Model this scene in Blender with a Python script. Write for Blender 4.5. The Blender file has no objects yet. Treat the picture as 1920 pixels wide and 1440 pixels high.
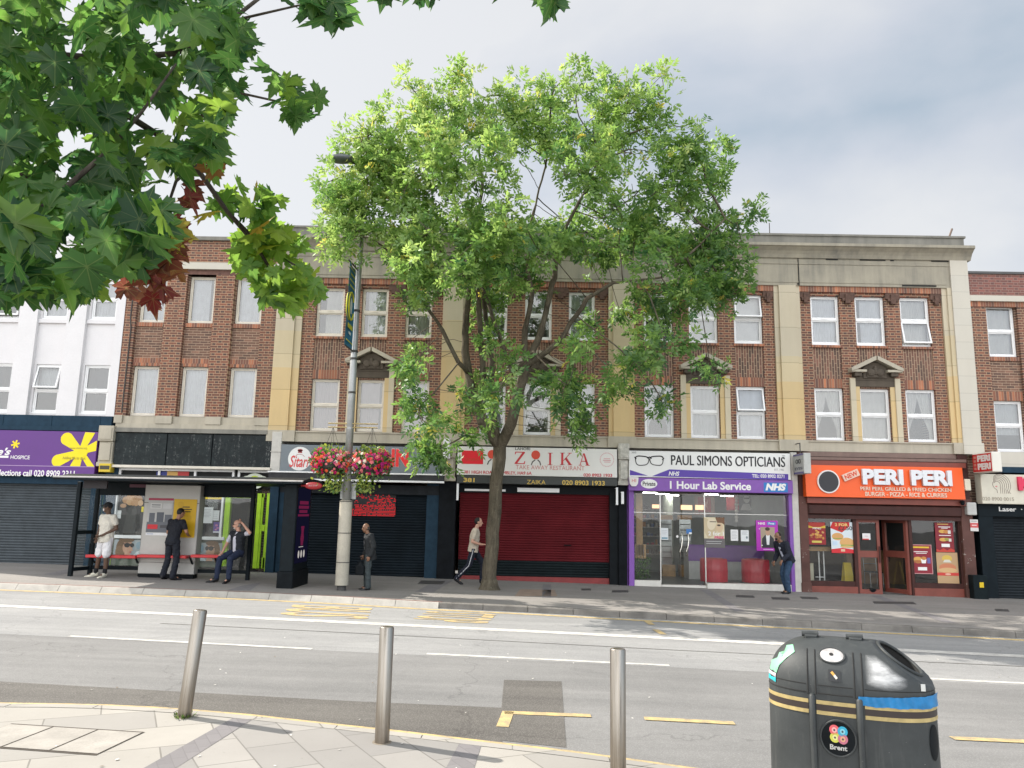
import bpy, bmesh, math, random
import numpy as np
from mathutils import Vector, Matrix

S = bpy.context.scene
COL = S.collection
RAD = math.radians
rnd = random.Random(7)

# ------------------------------------------------------------------ camera
PITCH, YAW, ROLL, CAMH, GRADE, FPX = RAD(9.3934), RAD(.5287), RAD(1.1256), 1.9166, .01492, 1442.0
_f = Vector((-math.sin(YAW)*math.cos(PITCH), math.cos(YAW)*math.cos(PITCH), math.sin(PITCH)))
_r0 = Vector((math.cos(YAW), math.sin(YAW), 0)); _u0 = _r0.cross(_f)
_r = _r0*math.cos(ROLL)+_u0*math.sin(ROLL); _u = -_r0*math.sin(ROLL)+_u0*math.cos(ROLL)
cd = bpy.data.cameras.new('camera'); cam = bpy.data.objects.new('camera', cd); COL.objects.link(cam)
cam.matrix_world = Matrix(((_r.x, _u.x, -_f.x, 0), (_r.y, _u.y, -_f.y, 0), (_r.z, _u.z, -_f.z, CAMH), (0, 0, 0, 1)))
cd.sensor_width = 36; cd.lens = FPX/1920*36; cd.clip_start = .05; cd.clip_end = 3000
S.camera = cam

# ------------------------------------------------------------------ light
SUNV = Vector((-.97, .36, .95)).normalized()
EL = math.asin(SUNV.z); AZ = math.atan2(SUNV.x, SUNV.y)
sd = bpy.data.lights.new('sun', 'SUN'); sd.energy = 5.3; sd.angle = RAD(.6); sd.color = (1, .93, .83)
so = bpy.data.objects.new('sun', sd); COL.objects.link(so); so.location = (0, 0, 40)
so.rotation_euler = SUNV.to_track_quat('Z', 'Y').to_euler()
w = bpy.data.worlds.new('World'); S.world = w; w.use_nodes = True
nt = w.node_tree; N = nt.nodes; L = nt.links; N.clear()
def nn(t, **k):
    n = N.new(t)
    for a, b in k.items(): setattr(n, a, b)
    return n
sky = nn('ShaderNodeTexSky', sky_type='NISHITA', sun_disc=False, sun_elevation=EL, sun_rotation=AZ, air_density=1.2, dust_density=2.0)
bg1 = nn('ShaderNodeBackground'); bg1.inputs[1].default_value = .12; L.new(sky.outputs[0], bg1.inputs[0])
tc = nn('ShaderNodeTexCoord'); sep = nn('ShaderNodeSeparateXYZ'); L.new(tc.outputs['Generated'], sep.inputs[0])
mp = nn('ShaderNodeMapping'); mp.inputs['Scale'].default_value = (1, 1, 2.2); mp.inputs['Location'].default_value = (.35, .2, .1); L.new(tc.outputs['Generated'], mp.inputs[0])
n1 = nn('ShaderNodeTexNoise'); n1.inputs['Scale'].default_value = 1.7; n1.inputs['Detail'].default_value = 7; n1.inputs['Roughness'].default_value = .5; n1.inputs['Distortion'].default_value = .35; L.new(mp.outputs[0], n1.inputs['Vector'])
def wm(op, a, b=0.0, c=None):
    n = nn('ShaderNodeMath', operation=op)
    for i, v in enumerate((a, b, c)):
        if v is None: continue
        if isinstance(v, (int, float)): n.inputs[i].default_value = v
        else: L.new(v, n.inputs[i])
    return n.outputs[0]
# thicker blue-grey bank of cloud towards +x, bright thin cloud low down and around the sun side
cx = wm('MULTIPLY', wm('ADD', sep.outputs[0], -.10), 1.05)
dz = wm('MULTIPLY', wm('ABSOLUTE', wm('ADD', sep.outputs[2], -.45)), 2.6)
thick = wm('ADD', wm('SUBTRACT', wm('ADD', wm('MULTIPLY', n1.outputs[0], 1.7), cx), dz), -.35)
rp = nn('ShaderNodeValToRGB'); L.new(thick, rp.inputs[0])
e = rp.color_ramp.elements; e[0].position = .15; e[0].color = (1.0, 1.0, 1.0, 1); e[1].position = .95; e[1].color = (.38, .49, .60, 1)
q = e.new(.45); q.color = (.78, .82, .89, 1)
q = e.new(.7); q.color = (.55, .65, .75, 1)
# sunlit cloud behind the viewer is brighter than the back-lit cloud over the roofs
front = wm('ADD', wm('MULTIPLY', wm('MAXIMUM', wm('ADD', wm('MULTIPLY', sep.outputs[1], -1.0), .25), 0.0), 1.32), .60)
bg2 = nn('ShaderNodeBackground'); L.new(rp.outputs[0], bg2.inputs[0]); L.new(front, bg2.inputs[1])
mx = nn('ShaderNodeMixShader'); mx.inputs[0].default_value = .86
L.new(bg1.outputs[0], mx.inputs[1]); L.new(bg2.outputs[0], mx.inputs[2])
ow = nn('ShaderNodeOutputWorld'); L.new(mx.outputs[0], ow.inputs[0])
S.view_settings.view_transform = 'Standard'; S.view_settings.look = 'None'; S.view_settings.gamma = 1
S.view_settings.exposure = .55
try:
    S.cycles.max_bounces = 8; S.cycles.transparent_max_bounces = 12; S.cycles.caustics_reflective = False; S.cycles.caustics_refractive = False
    S.cycles.use_denoising = True
except Exception: pass

# ------------------------------------------------------------------ measuring helpers (ray through a picture point onto a real plane)
def ray(px, py): return _r*((px-960)/FPX) - _u*((py-720)/FPX) + _f
def F(px, py, Y=22.0):
    d = ray(px, py); t = Y/d.y; return d.x*t, d.z*t+CAMH
def P3(px, py, Y):
    x, z = F(px, py, Y); return Vector((x, Y, z))
def G(px, py, z0=0.0):
    d = ray(px, py); t = (z0-CAMH)/(d.z+GRADE*d.x); return Vector((d.x*t, d.y*t, CAMH+d.z*t))
def rect(l, t, r, b, Y):
    my = (t+b)/2; mxx = (l+r)/2
    return F(l, my, Y)[0], F(r, my, Y)[0], F(mxx, b, Y)[1], F(mxx, t, Y)[1]
def gz(x, z0=0.0): return z0-GRADE*x

# ------------------------------------------------------------------ materials
MATS = {}
class NT:
    def __init__(s, name):
        s.m = bpy.data.materials.new(name); s.m.use_nodes = True; s.t = s.m.node_tree; s.t.nodes.clear()
        s.out = s.t.nodes.new('ShaderNodeOutputMaterial')
    def n(s, t, **k):
        x = s.t.nodes.new(t)
        for a, b in k.items(): setattr(x, a, b)
        return x
    def l(s, a, b): s.t.links.new(a, b)
    def m_(s, op, a, b=0.0, c=None):
        n = s.n('ShaderNodeMath', operation=op)
        for i, v in enumerate((a, b, c)):
            if v is None: continue
            if isinstance(v, (int, float)): n.inputs[i].default_value = v
            else: s.l(v, n.inputs[i])
        return n.outputs[0]
    def mix(s, f, a, b, blend='MIX'):
        n = s.n('ShaderNodeMixRGB', blend_type=blend)
        for i, v in enumerate((f, a, b)):
            if isinstance(v, (int, float)): n.inputs[i].default_value = v
            elif isinstance(v, tuple): n.inputs[i].default_value = (*v[:3], 1)
            else: s.l(v, n.inputs[i])
        return n.outputs[0]
    def noise(s, vec, scale, detail=4, rough=.55, dist=0):
        n = s.n('ShaderNodeTexNoise'); n.inputs['Scale'].default_value = scale; n.inputs['Detail'].default_value = detail
        n.inputs['Roughness'].default_value = rough; n.inputs['Distortion'].default_value = dist
        if vec is not None: s.l(vec, n.inputs['Vector'])
        return n.outputs[0]
    def ramp(s, f, *stops):
        n = s.n('ShaderNodeValToRGB'); s.l(f, n.inputs[0]); e = n.color_ramp.elements
        e[0].position, e[0].color = stops[0][0], (*stops[0][1], 1)
        e[1].position, e[1].color = stops[-1][0], (*stops[-1][1], 1)
        for p, c in stops[1:-1]:
            q = e.new(p); q.color = (*c, 1)
        return n.outputs[0]
    def obj(s):
        return s.n('ShaderNodeTexCoord').outputs['Object']
    def bsdf(s, col, rough=.7, metal=0.0, spec=.5, bump=None, bs=.3, bd=.01):
        b = s.n('ShaderNodeBsdfPrincipled')
        for k, v in (('Base Color', col), ('Roughness', rough), ('Metallic', metal), ('Specular IOR Level', spec)):
            if isinstance(v, tuple): b.inputs[k].default_value = (*v[:3], 1)
            elif isinstance(v, (int, float)): b.inputs[k].default_value = v
            else: s.l(v, b.inputs[k])
        if bump is not None:
            bn = s.n('ShaderNodeBump'); bn.inputs['Strength'].default_value = bs; bn.inputs['Distance'].default_value = bd
            s.l(bump, bn.inputs['Height']); s.l(bn.outputs[0], b.inputs['Normal'])
        s.l(b.outputs[0], s.out.inputs[0]); return b

def mat(name, col, rough=.6, metal=0.0, var=.12, scale=5.0, spec=.4, bs=.0, fine=None):
    """painted / plain surface with uneven tone and a little wear"""
    if name in MATS: return MATS[name]
    t = NT(name); o = t.obj()
    a = t.noise(o, scale, 5, .6); 
    c1 = tuple(max(0, c*(1-var)) for c in col); c2 = tuple(min(1, c*(1+var)) for c in col)
    c = t.ramp(a, (.3, c1), (.7, c2))
    rr = t.m_('ADD', t.m_('MULTIPLY', a, .2), rough-.1)
    if fine:
        f = t.noise(o, fine, 3, .7); c = t.mix(t.m_('MULTIPLY', f, .5), c, c1, 'MULTIPLY')
    t.bsdf(c, rr, metal, spec, bump=(t.noise(o, fine or scale*8, 3, .6) if bs else None), bs=bs)
    MATS[name] = t.m; return t.m

def emit(name, col, s):
    if name in MATS: return MATS[name]
    t = NT(name); e = t.n('ShaderNodeEmission'); e.inputs[0].default_value = (*col, 1); e.inputs[1].default_value = s
    t.l(e.outputs[0], t.out.inputs[0]); MATS[name] = t.m; return t.m

def brick(name, mode='flemish', c1=(.215, .066, .038), c2=(.135, .046, .034), hd=(.052, .028, .03), mo=(.50, .34, .21), H=.075, white=None):
    t = NT(name); o = t.obj(); s = t.n('ShaderNodeSeparateXYZ'); t.l(o, s.inputs[0])
    u, v = s.outputs[0], s.outputs[2]
    jit = t.m_('MULTIPLY', t.noise(o, 3.0, 2), .012)
    v = t.m_('ADD', v, jit)
    if mode == 'vertical': u, v = v, u
    if mode == 'soldier': H = 1.0; u = t.m_('MULTIPLY', u, 1.0)
    wv = t.m_('DIVIDE', v, H); row = t.m_('FLOOR', wv); fv = t.m_('FRACT', wv)
    rm = t.m_('MODULO', t.m_('ABSOLUTE', row), 2.0)
    if mode == 'flemish': U = .345
    elif mode == 'soldier': U = .078
    else: U = .235
    uu = t.m_('ADD', t.m_('DIVIDE', u, U), t.m_('MULTIPLY', rm, .5)); cell = t.m_('FLOOR', uu); fu = t.m_('FRACT', uu)
    mj = t.m_('LESS_THAN', fu, .012/U)
    if mode == 'flemish':
        head = t.m_('GREATER_THAN', fu, .68)
        mj = t.m_('MAXIMUM', mj, t.m_('LESS_THAN', t.m_('ABSOLUTE', t.m_('SUBTRACT', fu, .69)), .018))
    else: head = 0.0
    mh = t.m_('LESS_THAN', fv, .21) if mode != 'soldier' else 0.0
    mort = t.m_('MAXIMUM', mj, mh)
    cx = t.n('ShaderNodeCombineXYZ'); t.l(t.m_('ADD', t.m_('MULTIPLY', cell, 2.0), head), cx.inputs[0]); t.l(row, cx.inputs[1])
    wn = t.n('ShaderNodeTexWhiteNoise', noise_dimensions='2D'); t.l(cx.outputs[0], wn.inputs['Vector'])
    r = wn.outputs['Value']
    if mode == 'flemish':
        base = t.ramp(r, (0, c2), (.5, c1), (1, tuple(min(1, c*1.35) for c in c1)))
        hcol = t.ramp(r, (0, hd), (.7, tuple(c*1.3 for c in hd)), (1, c2))
        base = t.mix(head, base, hcol)
        rw = t.n('ShaderNodeTexWhiteNoise', noise_dimensions='1D'); t.l(row, rw.inputs['W']); base = t.mix(t.m_('MULTIPLY', rw.outputs['Value'], .45), base, hd)
    else:
        base = t.ramp(r, (0, hd), (.35, c2), (.75, c1), (1, tuple(min(1, c*1.7) for c in c1)))
    c = t.mix(mort, base, mo)
    big = t.noise(o, .9, 5, .6)
    ms = t.n('ShaderNodeMapping'); ms.inputs['Scale'].default_value = (2.6, 2, .45); t.l(o, ms.inputs[0]); sk = t.noise(ms.outputs[0], 1.7, 5, .65)
    c = t.mix(t.m_('MULTIPLY', big, .6), c, t.mix(.5, c, (.11, .085, .065)))
    c = t.mix(t.m_('MULTIPLY', t.ramp(sk, (.5, (0, 0, 0)), (.72, (1, 1, 1))), .5), c, t.mix(.6, c, (.035, .03, .028)))
    c = t.mix(t.m_('MULTIPLY', t.ramp(t.noise(o, .6, 4, .6), (.55, (0, 0, 0)), (.75, (1, 1, 1))), .35), c, t.mix(.5, c, (.34, .24, .17)))
    sp = t.noise(o, 30, 3, .7); c = t.mix(t.m_('MULTIPLY', sp, .35), c, t.mix(.5, c, (.5, .35, .28)))
    t.bsdf(c, .85, 0, .25, bump=t.m_('SUBTRACT', 1.0, mort), bs=.5, bd=.006)
    MATS[name] = t.m; return t.m

def stone(name, base, dark, hi=None, joint=.95, stain=.6, banded=False):
    t = NT(name); o = t.obj(); s = t.n('ShaderNodeSeparateXYZ'); t.l(o, s.inputs[0])
    a = t.noise(o, 1.1, 6, .62); mp = t.n('ShaderNodeMapping'); mp.inputs['Scale'].default_value = (3.2, 3, .35); t.l(o, mp.inputs[0])
    st = t.noise(mp.outputs[0], 1.6, 5, .6)
    blk = t.m_('FLOOR', t.m_('DIVIDE', s.outputs[2], joint)); fr = t.m_('FRACT', t.m_('DIVIDE', s.outputs[2], joint))
    wn = t.n('ShaderNodeTexWhiteNoise', noise_dimensions='1D'); t.l(blk, wn.inputs['W'])
    c = t.mix(wn.outputs['Value'], base, hi or tuple(x*.85 for x in base))
    f = t.m_('MULTIPLY', t.m_('MULTIPLY', st, a), stain*2.0)
    c = t.mix(f, c, dark)
    if banded:
        c = t.mix(t.m_('LESS_THAN', fr, .012), c, tuple(x*.45 for x in base))
    g = t.noise(o, 45, 3, .7); c = t.mix(t.m_('MULTIPLY', g, .3), c, tuple(x*.6 for x in base))
    t.bsdf(c, .9, 0, .2, bump=g, bs=.25)
    MATS[name] = t.m; return t.m

def glass(name, tint=(.86, .9, .9), refl=1.0, dirt=.04):
    t = NT(name); tr = t.n('ShaderNodeBsdfTransparent'); tr.inputs[0].default_value = (*tint, 1)
    gl = t.n('ShaderNodeBsdfGlossy'); gl.inputs['Roughness'].default_value = .015; gl.inputs[0].default_value = (1, 1, 1, 1)
    fr = t.n('ShaderNodeFresnel'); fr.inputs[0].default_value = 1.5
    wob = t.noise(t.obj(), .8, 2); b = t.n('ShaderNodeBump'); b.inputs['Strength'].default_value = .05; b.inputs['Distance'].default_value = .1; t.l(wob, b.inputs['Height']); t.l(b.outputs[0], gl.inputs['Normal'])
    mx = t.n('ShaderNodeMixShader'); t.l(t.m_('MINIMUM', t.m_('MULTIPLY', fr.outputs[0], 1.7*refl), 1.0), mx.inputs[0])
    t.l(tr.outputs[0], mx.inputs[1]); t.l(gl.outputs[0], mx.inputs[2])
    df = t.n('ShaderNodeBsdfDiffuse'); df.inputs[0].default_value = (.6, .6, .58, 1)
    m2 = t.n('ShaderNodeMixShader'); t.l(t.m_('MULTIPLY', t.noise(t.obj(), 2.5, 5, .7), dirt*2), m2.inputs[0]); t.l(mx.outputs[0], m2.inputs[1]); t.l(df.outputs[0], m2.inputs[2])
    t.l(m2.outputs[0], t.out.inputs[0]); MATS[name] = t.m; return t.m

def leafmat(name, ramp, trans=.45, gloss=.08, rough=.45):
    t = NT(name); at = t.n('ShaderNodeAttribute'); at.attribute_name = 'tint'
    c = t.ramp(at.outputs['Fac'], *ramp)
    c = t.mix(t.m_('MULTIPLY', t.noise(t.obj(), 40, 3), .5), c, t.mix(.4, c, (.02, .05, .02)))
    va = t.n('ShaderNodeAttribute'); va.attribute_name = 'vein'; bl = t.noise(t.obj(), 9, 5, .7)
    c = t.mix(t.m_('MULTIPLY', t.ramp(bl, (.58, (0, 0, 0)), (.7, (1, 1, 1))), .35), c, t.mix(.5, c, (.10, .075, .02)))
    c = t.mix(t.m_('MULTIPLY', t.ramp(va.outputs['Fac'], (.86, (0, 0, 0)), (.97, (1, 1, 1))), .5), c, t.mix(.55, c, (.30, .34, .12)))
    d = t.n('ShaderNodeBsdfDiffuse'); t.l(c, d.inputs[0])
    r = t.n('ShaderNodeBsdfTranslucent'); hs = t.n('ShaderNodeHueSaturation'); hs.inputs['Hue'].default_value = .492; hs.inputs['Saturation'].default_value = 1.0; hs.inputs['Value'].default_value = 1.8; t.l(c, hs.inputs['Color']); t.l(hs.outputs[0], r.inputs[0])
    m1 = t.n('ShaderNodeMixShader'); m1.inputs[0].default_value = trans; t.l(d.outputs[0], m1.inputs[1]); t.l(r.outputs[0], m1.inputs[2])
    g = t.n('ShaderNodeBsdfGlossy'); g.inputs['Roughness'].default_value = rough; g.inputs[0].default_value = (.9, 1, .9, 1)
    m2 = t.n('ShaderNodeMixShader'); m2.inputs[0].default_value = gloss; t.l(m1.outputs[0], m2.inputs[1]); t.l(g.outputs[0], m2.inputs[2])
    t.l(m2.outputs[0], t.out.inputs[0]); MATS[name] = t.m; return t.m

# ------------------------------------------------------------------ mesh helpers
def root_loc(o):
    while o.parent: o = o.parent
    return o.location.copy()
SPLIT = {'purple_frame', 'window_glass', 'surround_pilasters', 'shutter_frame', 'door_posts', 'window_frame', 'stall_riser', 'brick_brackets', 'steel_mullions', 'white_base', 'green_frame', 'transom_frame', 'awning_rail', 'open_joints', 'floors', 'marble_fascia', 'panel_seams', 'window_sill', 'green_door', 'pier_base', 'end_rail', 'movement_joint', 'window_surround', 'legs', 'brick_lintel'}
class MB:
    def __init__(s): s.v = []; s.f = []; s.m = []; s.g = []
    def build_each(s, name, mats, parent, smooth, local):
        """one object for each piece that touches no other piece"""
        bx = [(np.array(s.v[a:b]).min(0)-.004, np.array(s.v[a:b]).max(0)+.004) for a, b, _, _ in s.g]; n = len(bx); own = list(range(n))
        def rt(i):
            while own[i] != i: i = own[i]
            return i
        for i in range(n):
            for k in range(i):
                if (bx[i][0] <= bx[k][1]).all() and (bx[k][0] <= bx[i][1]).all(): own[rt(i)] = rt(k)
        sets = {}
        for i in range(n): sets.setdefault(rt(i), []).append(i)
        nm = name[:-1] if name.endswith('s') and not name.endswith('ss') else name; o = None
        for ids in sets.values():
            q = MB()
            for i in ids:
                a, b, c, d = s.g[i]; base = len(q.v); q.v += s.v[a:b]; q.f += [tuple(x-a+base for x in f) for f in s.f[c:d]]; q.m += s.m[c:d]
            o = q.build(nm, mats, parent, smooth, local)
        return o
    def add(s, vs, fs, mi=0):
        b = len(s.v); s.v += [tuple(p) for p in vs]
        f0 = len(s.f)
        for f in fs: s.f.append(tuple(b+i for i in f)); s.m.append(mi)
        s.g.append((b, len(s.v), f0, len(s.f)))
        return s
    def box(s, x0, x1, y0, y1, z0, z1, mi=0):
        x0, x1 = min(x0, x1), max(x0, x1); y0, y1 = min(y0, y1), max(y0, y1); z0, z1 = min(z0, z1), max(z0, z1)
        return s.add([(x0, y0, z0), (x1, y0, z0), (x1, y1, z0), (x0, y1, z0), (x0, y0, z1), (x1, y0, z1), (x1, y1, z1), (x0, y1, z1)],
                     [(0, 3, 2, 1), (4, 5, 6, 7), (0, 1, 5, 4), (1, 2, 6, 5), (2, 3, 7, 6), (3, 0, 4, 7)], mi)
    def cbox(s, x0, x1, y0, y1, z0, z1, c=.01, mi=0):
        """box with chamfered front edges"""
        a = [(x0, y1, z0), (x1, y1, z0), (x1, y1, z1), (x0, y1, z1)]; b = [(x0, y0+c, z0), (x1, y0+c, z0), (x1, y0+c, z1), (x0, y0+c, z1)]
        d = [(x0+c, y0, z0+c), (x1-c, y0, z0+c), (x1-c, y0, z1-c), (x0+c, y0, z1-c)]
        fs = [(3, 2, 1, 0), (8, 9, 10, 11)]
        for i in range(4):
            j = (i+1) % 4; fs += [(i, j, 4+j, 4+i), (4+i, 4+j, 8+j, 8+i)]
        return s.add(a+b+d, fs, mi)
    def quad(s, a, b, c, d, mi=0): return s.add([a, b, c, d], [(0, 1, 2, 3)], mi)
    def tube(s, pts, rad, n=8, mi=0, cap=True):
        pts = [Vector(p) for p in pts]
        if isinstance(rad, (int, float)): rad = [rad]*len(pts)
        vs = []; prev = None
        for i, p in enumerate(pts):
            d = (pts[min(i+1, len(pts)-1)]-pts[max(i-1, 0)]).normalized()
            if prev is None:
                a = d.orthogonal().normalized()
            else:
                a = (prev-d*prev.dot(d)); a = a.normalized() if a.length > 1e-6 else d.orthogonal().normalized()
            prev = a; b = d.cross(a)
            for k in range(n):
                t = 2*math.pi*k/n; vs.append(p+(a*math.cos(t)+b*math.sin(t))*rad[i])
        fs = []
        for i in range(len(pts)-1):
            for k in range(n):
                k2 = (k+1) % n; fs.append((i*n+k, i*n+k2, (i+1)*n+k2, (i+1)*n+k))
        if cap:
            fs.append(tuple(range(n-1, -1, -1))); fs.append(tuple((len(pts)-1)*n+k for k in range(n)))
        return s.add(vs, fs, mi)
    def lathe(s, c, prof, n=16, mi=0):
        """prof: list of (r,z) above c"""
        vs = []; c = Vector(c)
        for r, z in prof:
            for k in range(n):
                t = 2*math.pi*k/n; vs.append(c+Vector((r*math.cos(t), r*math.sin(t), z)))
        fs = []
        for i in range(len(prof)-1):
            for k in range(n):
                k2 = (k+1) % n; fs.append((i*n+k, i*n+k2, (i+1)*n+k2, (i+1)*n+k))
        fs.append(tuple(range(n-1, -1, -1))); fs.append(tuple((len(prof)-1)*n+k for k in range(n)))
        return s.add(vs, fs, mi)
    def ell(s, c, r, n=12, mi=0, M=None):
        vs = []; fs = []; c = Vector(c); h = n//2
        for i in range(1, h):
            a = math.pi*i/h
            for k in range(n):
                t = 2*math.pi*k/n; p = Vector((r[0]*math.sin(a)*math.cos(t), r[1]*math.sin(a)*math.sin(t), r[2]*math.cos(a)))
                vs.append(c+(M @ p if M else p))
        for sg in (1, -1):
            p = Vector((0, 0, sg*r[2])); vs.append(c+(M @ p if M else p))
        T = len(vs)-2
        for i in range(h-2):
            for k in range(n):
                k2 = (k+1) % n; fs.append((i*n+k, (i+1)*n+k, (i+1)*n+k2, i*n+k2))
        for k in range(n):
            k2 = (k+1) % n; fs.append((T, k, k2)); fs.append((T+1, (h-2)*n+k2, (h-2)*n+k))
        return s.add(vs, fs, mi)
    def extr(s, pts, y0, y1, mi=0):
        """polygon in x,z (any orientation) extruded from y0 (front) to y1"""
        ar = sum(pts[i][0]*pts[(i+1) % len(pts)][1]-pts[(i+1) % len(pts)][0]*pts[i][1] for i in range(len(pts)))
        if ar < 0: pts = pts[::-1]
        n = len(pts); vs = [(x, y0, z) for x, z in pts]+[(x, y1, z) for x, z in pts]
        fs = [tuple(range(n)), tuple(range(2*n-1, n-1, -1))]+[(i, n+i, n+(i+1) % n, (i+1) % n) for i in range(n)]
        return s.add(vs, fs, mi)
    def profx(s, prof, x0, x1, mi=0):
        """profile of (y,z) swept along x, ends closed"""
        n = len(prof); vs = [(x0, y, z) for y, z in prof]+[(x1, y, z) for y, z in prof]
        fs = [(i, n+i, n+i+1, i+1) for i in range(n-1)]+[(n-1, 2*n-1, n, 0), tuple(range(n)), tuple(range(2*n-1, n-1, -1))]
        return s.add(vs, fs, mi)
    def ribbon(s, pts, wd, y, mi=0, th=.004):
        """flat stroke in the x,z plane"""
        for (a, b) in zip(pts[:-1], pts[1:]):
            d = Vector((b[0]-a[0], b[1]-a[1])); l = d.length
            if l < 1e-6: continue
            d /= l; n = Vector((-d.y, d.x))*wd/2; e = d*wd*.25
            s.extr([(a[0]-n.x-e.x, a[1]-n.y-e.y), (b[0]-n.x+e.x, b[1]-n.y+e.y), (b[0]+n.x+e.x, b[1]+n.y+e.y), (a[0]+n.x-e.x, a[1]+n.y-e.y)], y, y+th, mi)
        return s
    def disc(s, x, z, rx, rz, y, th=.004, n=28, mi=0):
        return s.extr([(x+rx*math.cos(2*math.pi*k/n), z+rz*math.sin(2*math.pi*k/n)) for k in range(n)], y, y+th, mi)
    def holes(s, x0, x1, z0, z1, hs, y, depth, mi=0, rev=None):
        xs = sorted({x0, x1, *[c for h in hs for c in h[:2] if x0 < c < x1]}); zs = sorted({z0, z1, *[c for h in hs for c in h[2:4] if z0 < c < z1]})
        for a, b in zip(xs[:-1], xs[1:]):
            for c, d in zip(zs[:-1], zs[1:]):
                mxx, mz = (a+b)/2, (c+d)/2
                if any(h[0] < mxx < h[1] and h[2] < mz < h[3] for h in hs): continue
                s.quad((a, y, c), (b, y, c), (b, y, d), (a, y, d), mi)
        for (a, b, c, d) in [h[:4] for h in hs]:
            k = mi if rev is None else rev; Y = y+depth
            s.quad((a, y, c), (a, y, d), (a, Y, d), (a, Y, c), k); s.quad((b, y, c), (b, Y, c), (b, Y, d), (b, y, d), k)
            s.quad((a, y, c), (a, Y, c), (b, Y, c), (b, y, c), k); s.quad((a, y, d), (b, y, d), (b, Y, d), (a, Y, d), k)
        return s
    def build(s, name, mats, parent=None, smooth=False, local=False, origin=None):
        if parent is not None and name in SPLIT and len(s.g) > 1:
            return s.build_each(name, mats, parent, smooth, local)
        me = bpy.data.meshes.new(name)
        off = Vector((0, 0, 0))
        if not local:
            if parent is not None: off = root_loc(parent)
            elif origin is not None: off = Vector(origin)
            elif s.v:
                a = np.array(s.v); off = Vector(((a[:, 0].min()+a[:, 0].max())/2, (a[:, 1].min()+a[:, 1].max())/2, a[:, 2].min()))
        me.from_pydata([(p[0]-off.x, p[1]-off.y, p[2]-off.z) for p in s.v], [], s.f)
        if not isinstance(mats, (list, tuple)): mats = [mats]
        for m in mats: me.materials.append(m)
        if len(mats) > 1: me.polygons.foreach_set('material_index', s.m)
        if smooth: me.polygons.foreach_set('use_smooth', [True]*len(me.polygons))
        me.update()
        o = bpy.data.objects.new(name, me); COL.objects.link(o)
        if parent is not None: o.parent = parent
        else: o.location = off
        return o
def tag(o, label, cat, group=None):
    o['label'] = label; o['category'] = cat
    if group: o['group'] = group
    return o
def thing(name, label, cat, loc=(0, 0, 0), rotz=0.0, group=None):
    o = bpy.data.objects.new(name, None); COL.objects.link(o); o.empty_display_size = .2
    o.location = loc; o.rotation_euler = (0, 0, rotz); return tag(o, label, cat, group)
def struct(o): o['kind'] = 'structure'; return o
def bevel(o, w=.01, seg=2):
    m = o.modifiers.new('bevel', 'BEVEL'); m.width = w; m.segments = seg; m.limit_method = 'ANGLE'; m.angle_limit = RAD(40); return o

def text(body, x0, x1, z0, z1, y, m, parent, wt=0.0, ext=.004, name='lettering', shear=0.0, local=False, rot=0.0):
    heavy = wt if 'M' in body else 0.0           # the letter M does not take an outline offset: thicken it with shifted copies
    cu = bpy.data.curves.new('t', 'FONT'); cu.body = body; cu.offset = 0 if heavy else wt; cu.extrude = .01; cu.resolution_u = 4; cu.shear = shear
    o = bpy.data.objects.new('t', cu); COL.objects.link(o); dg = bpy.context.evaluated_depsgraph_get()
    me = bpy.data.meshes.new_from_object(o.evaluated_get(dg)); bpy.data.objects.remove(o); bpy.data.curves.remove(cu)
    if heavy:
        bm = bmesh.new(); bm.from_mesh(me); me2 = me.copy()
        for i_, dx in enumerate((-heavy, heavy)):
            me2.clear_geometry(); bm2 = bmesh.new(); bm2.from_mesh(me); bmesh.ops.translate(bm2, vec=(dx, (i_-.5)*heavy*.6, .001*(i_+1)), verts=bm2.verts); bm2.to_mesh(me2); bm.from_mesh(me2); bm2.free()
        bm.to_mesh(me); bm.free(); bpy.data.meshes.remove(me2)
    n = len(me.vertices); a = np.empty(n*3); me.vertices.foreach_get('co', a); a = a.reshape(-1, 3)
    lo, hi = a.min(0), a.max(0)
    u = (a[:, 0]-lo[0])/(hi[0]-lo[0])*(x1-x0)+x0; v = (a[:, 1]-lo[1])/(hi[1]-lo[1])*(z1-z0)+z0
    if rot:
        cx, cz = (x0+x1)/2, (z0+z1)/2; c, s_ = math.cos(rot), math.sin(rot)
        u, v = cx+(u-cx)*c-(v-cz)*s_, cz+(u-cx)*s_+(v-cz)*c
    d = y-(a[:, 2]-lo[2])/(hi[2]-lo[2])*ext
    b = np.stack([u, d, v], 1)
    if not local: b -= np.array(root_loc(parent))
    me.vertices.foreach_set('co', b.astype(np.float32).ravel()); me.materials.clear(); me.materials.append(m); me.update()
    me.name = name; t = bpy.data.objects.new(name, me); COL.objects.link(t); t.parent = parent
    return t
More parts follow.
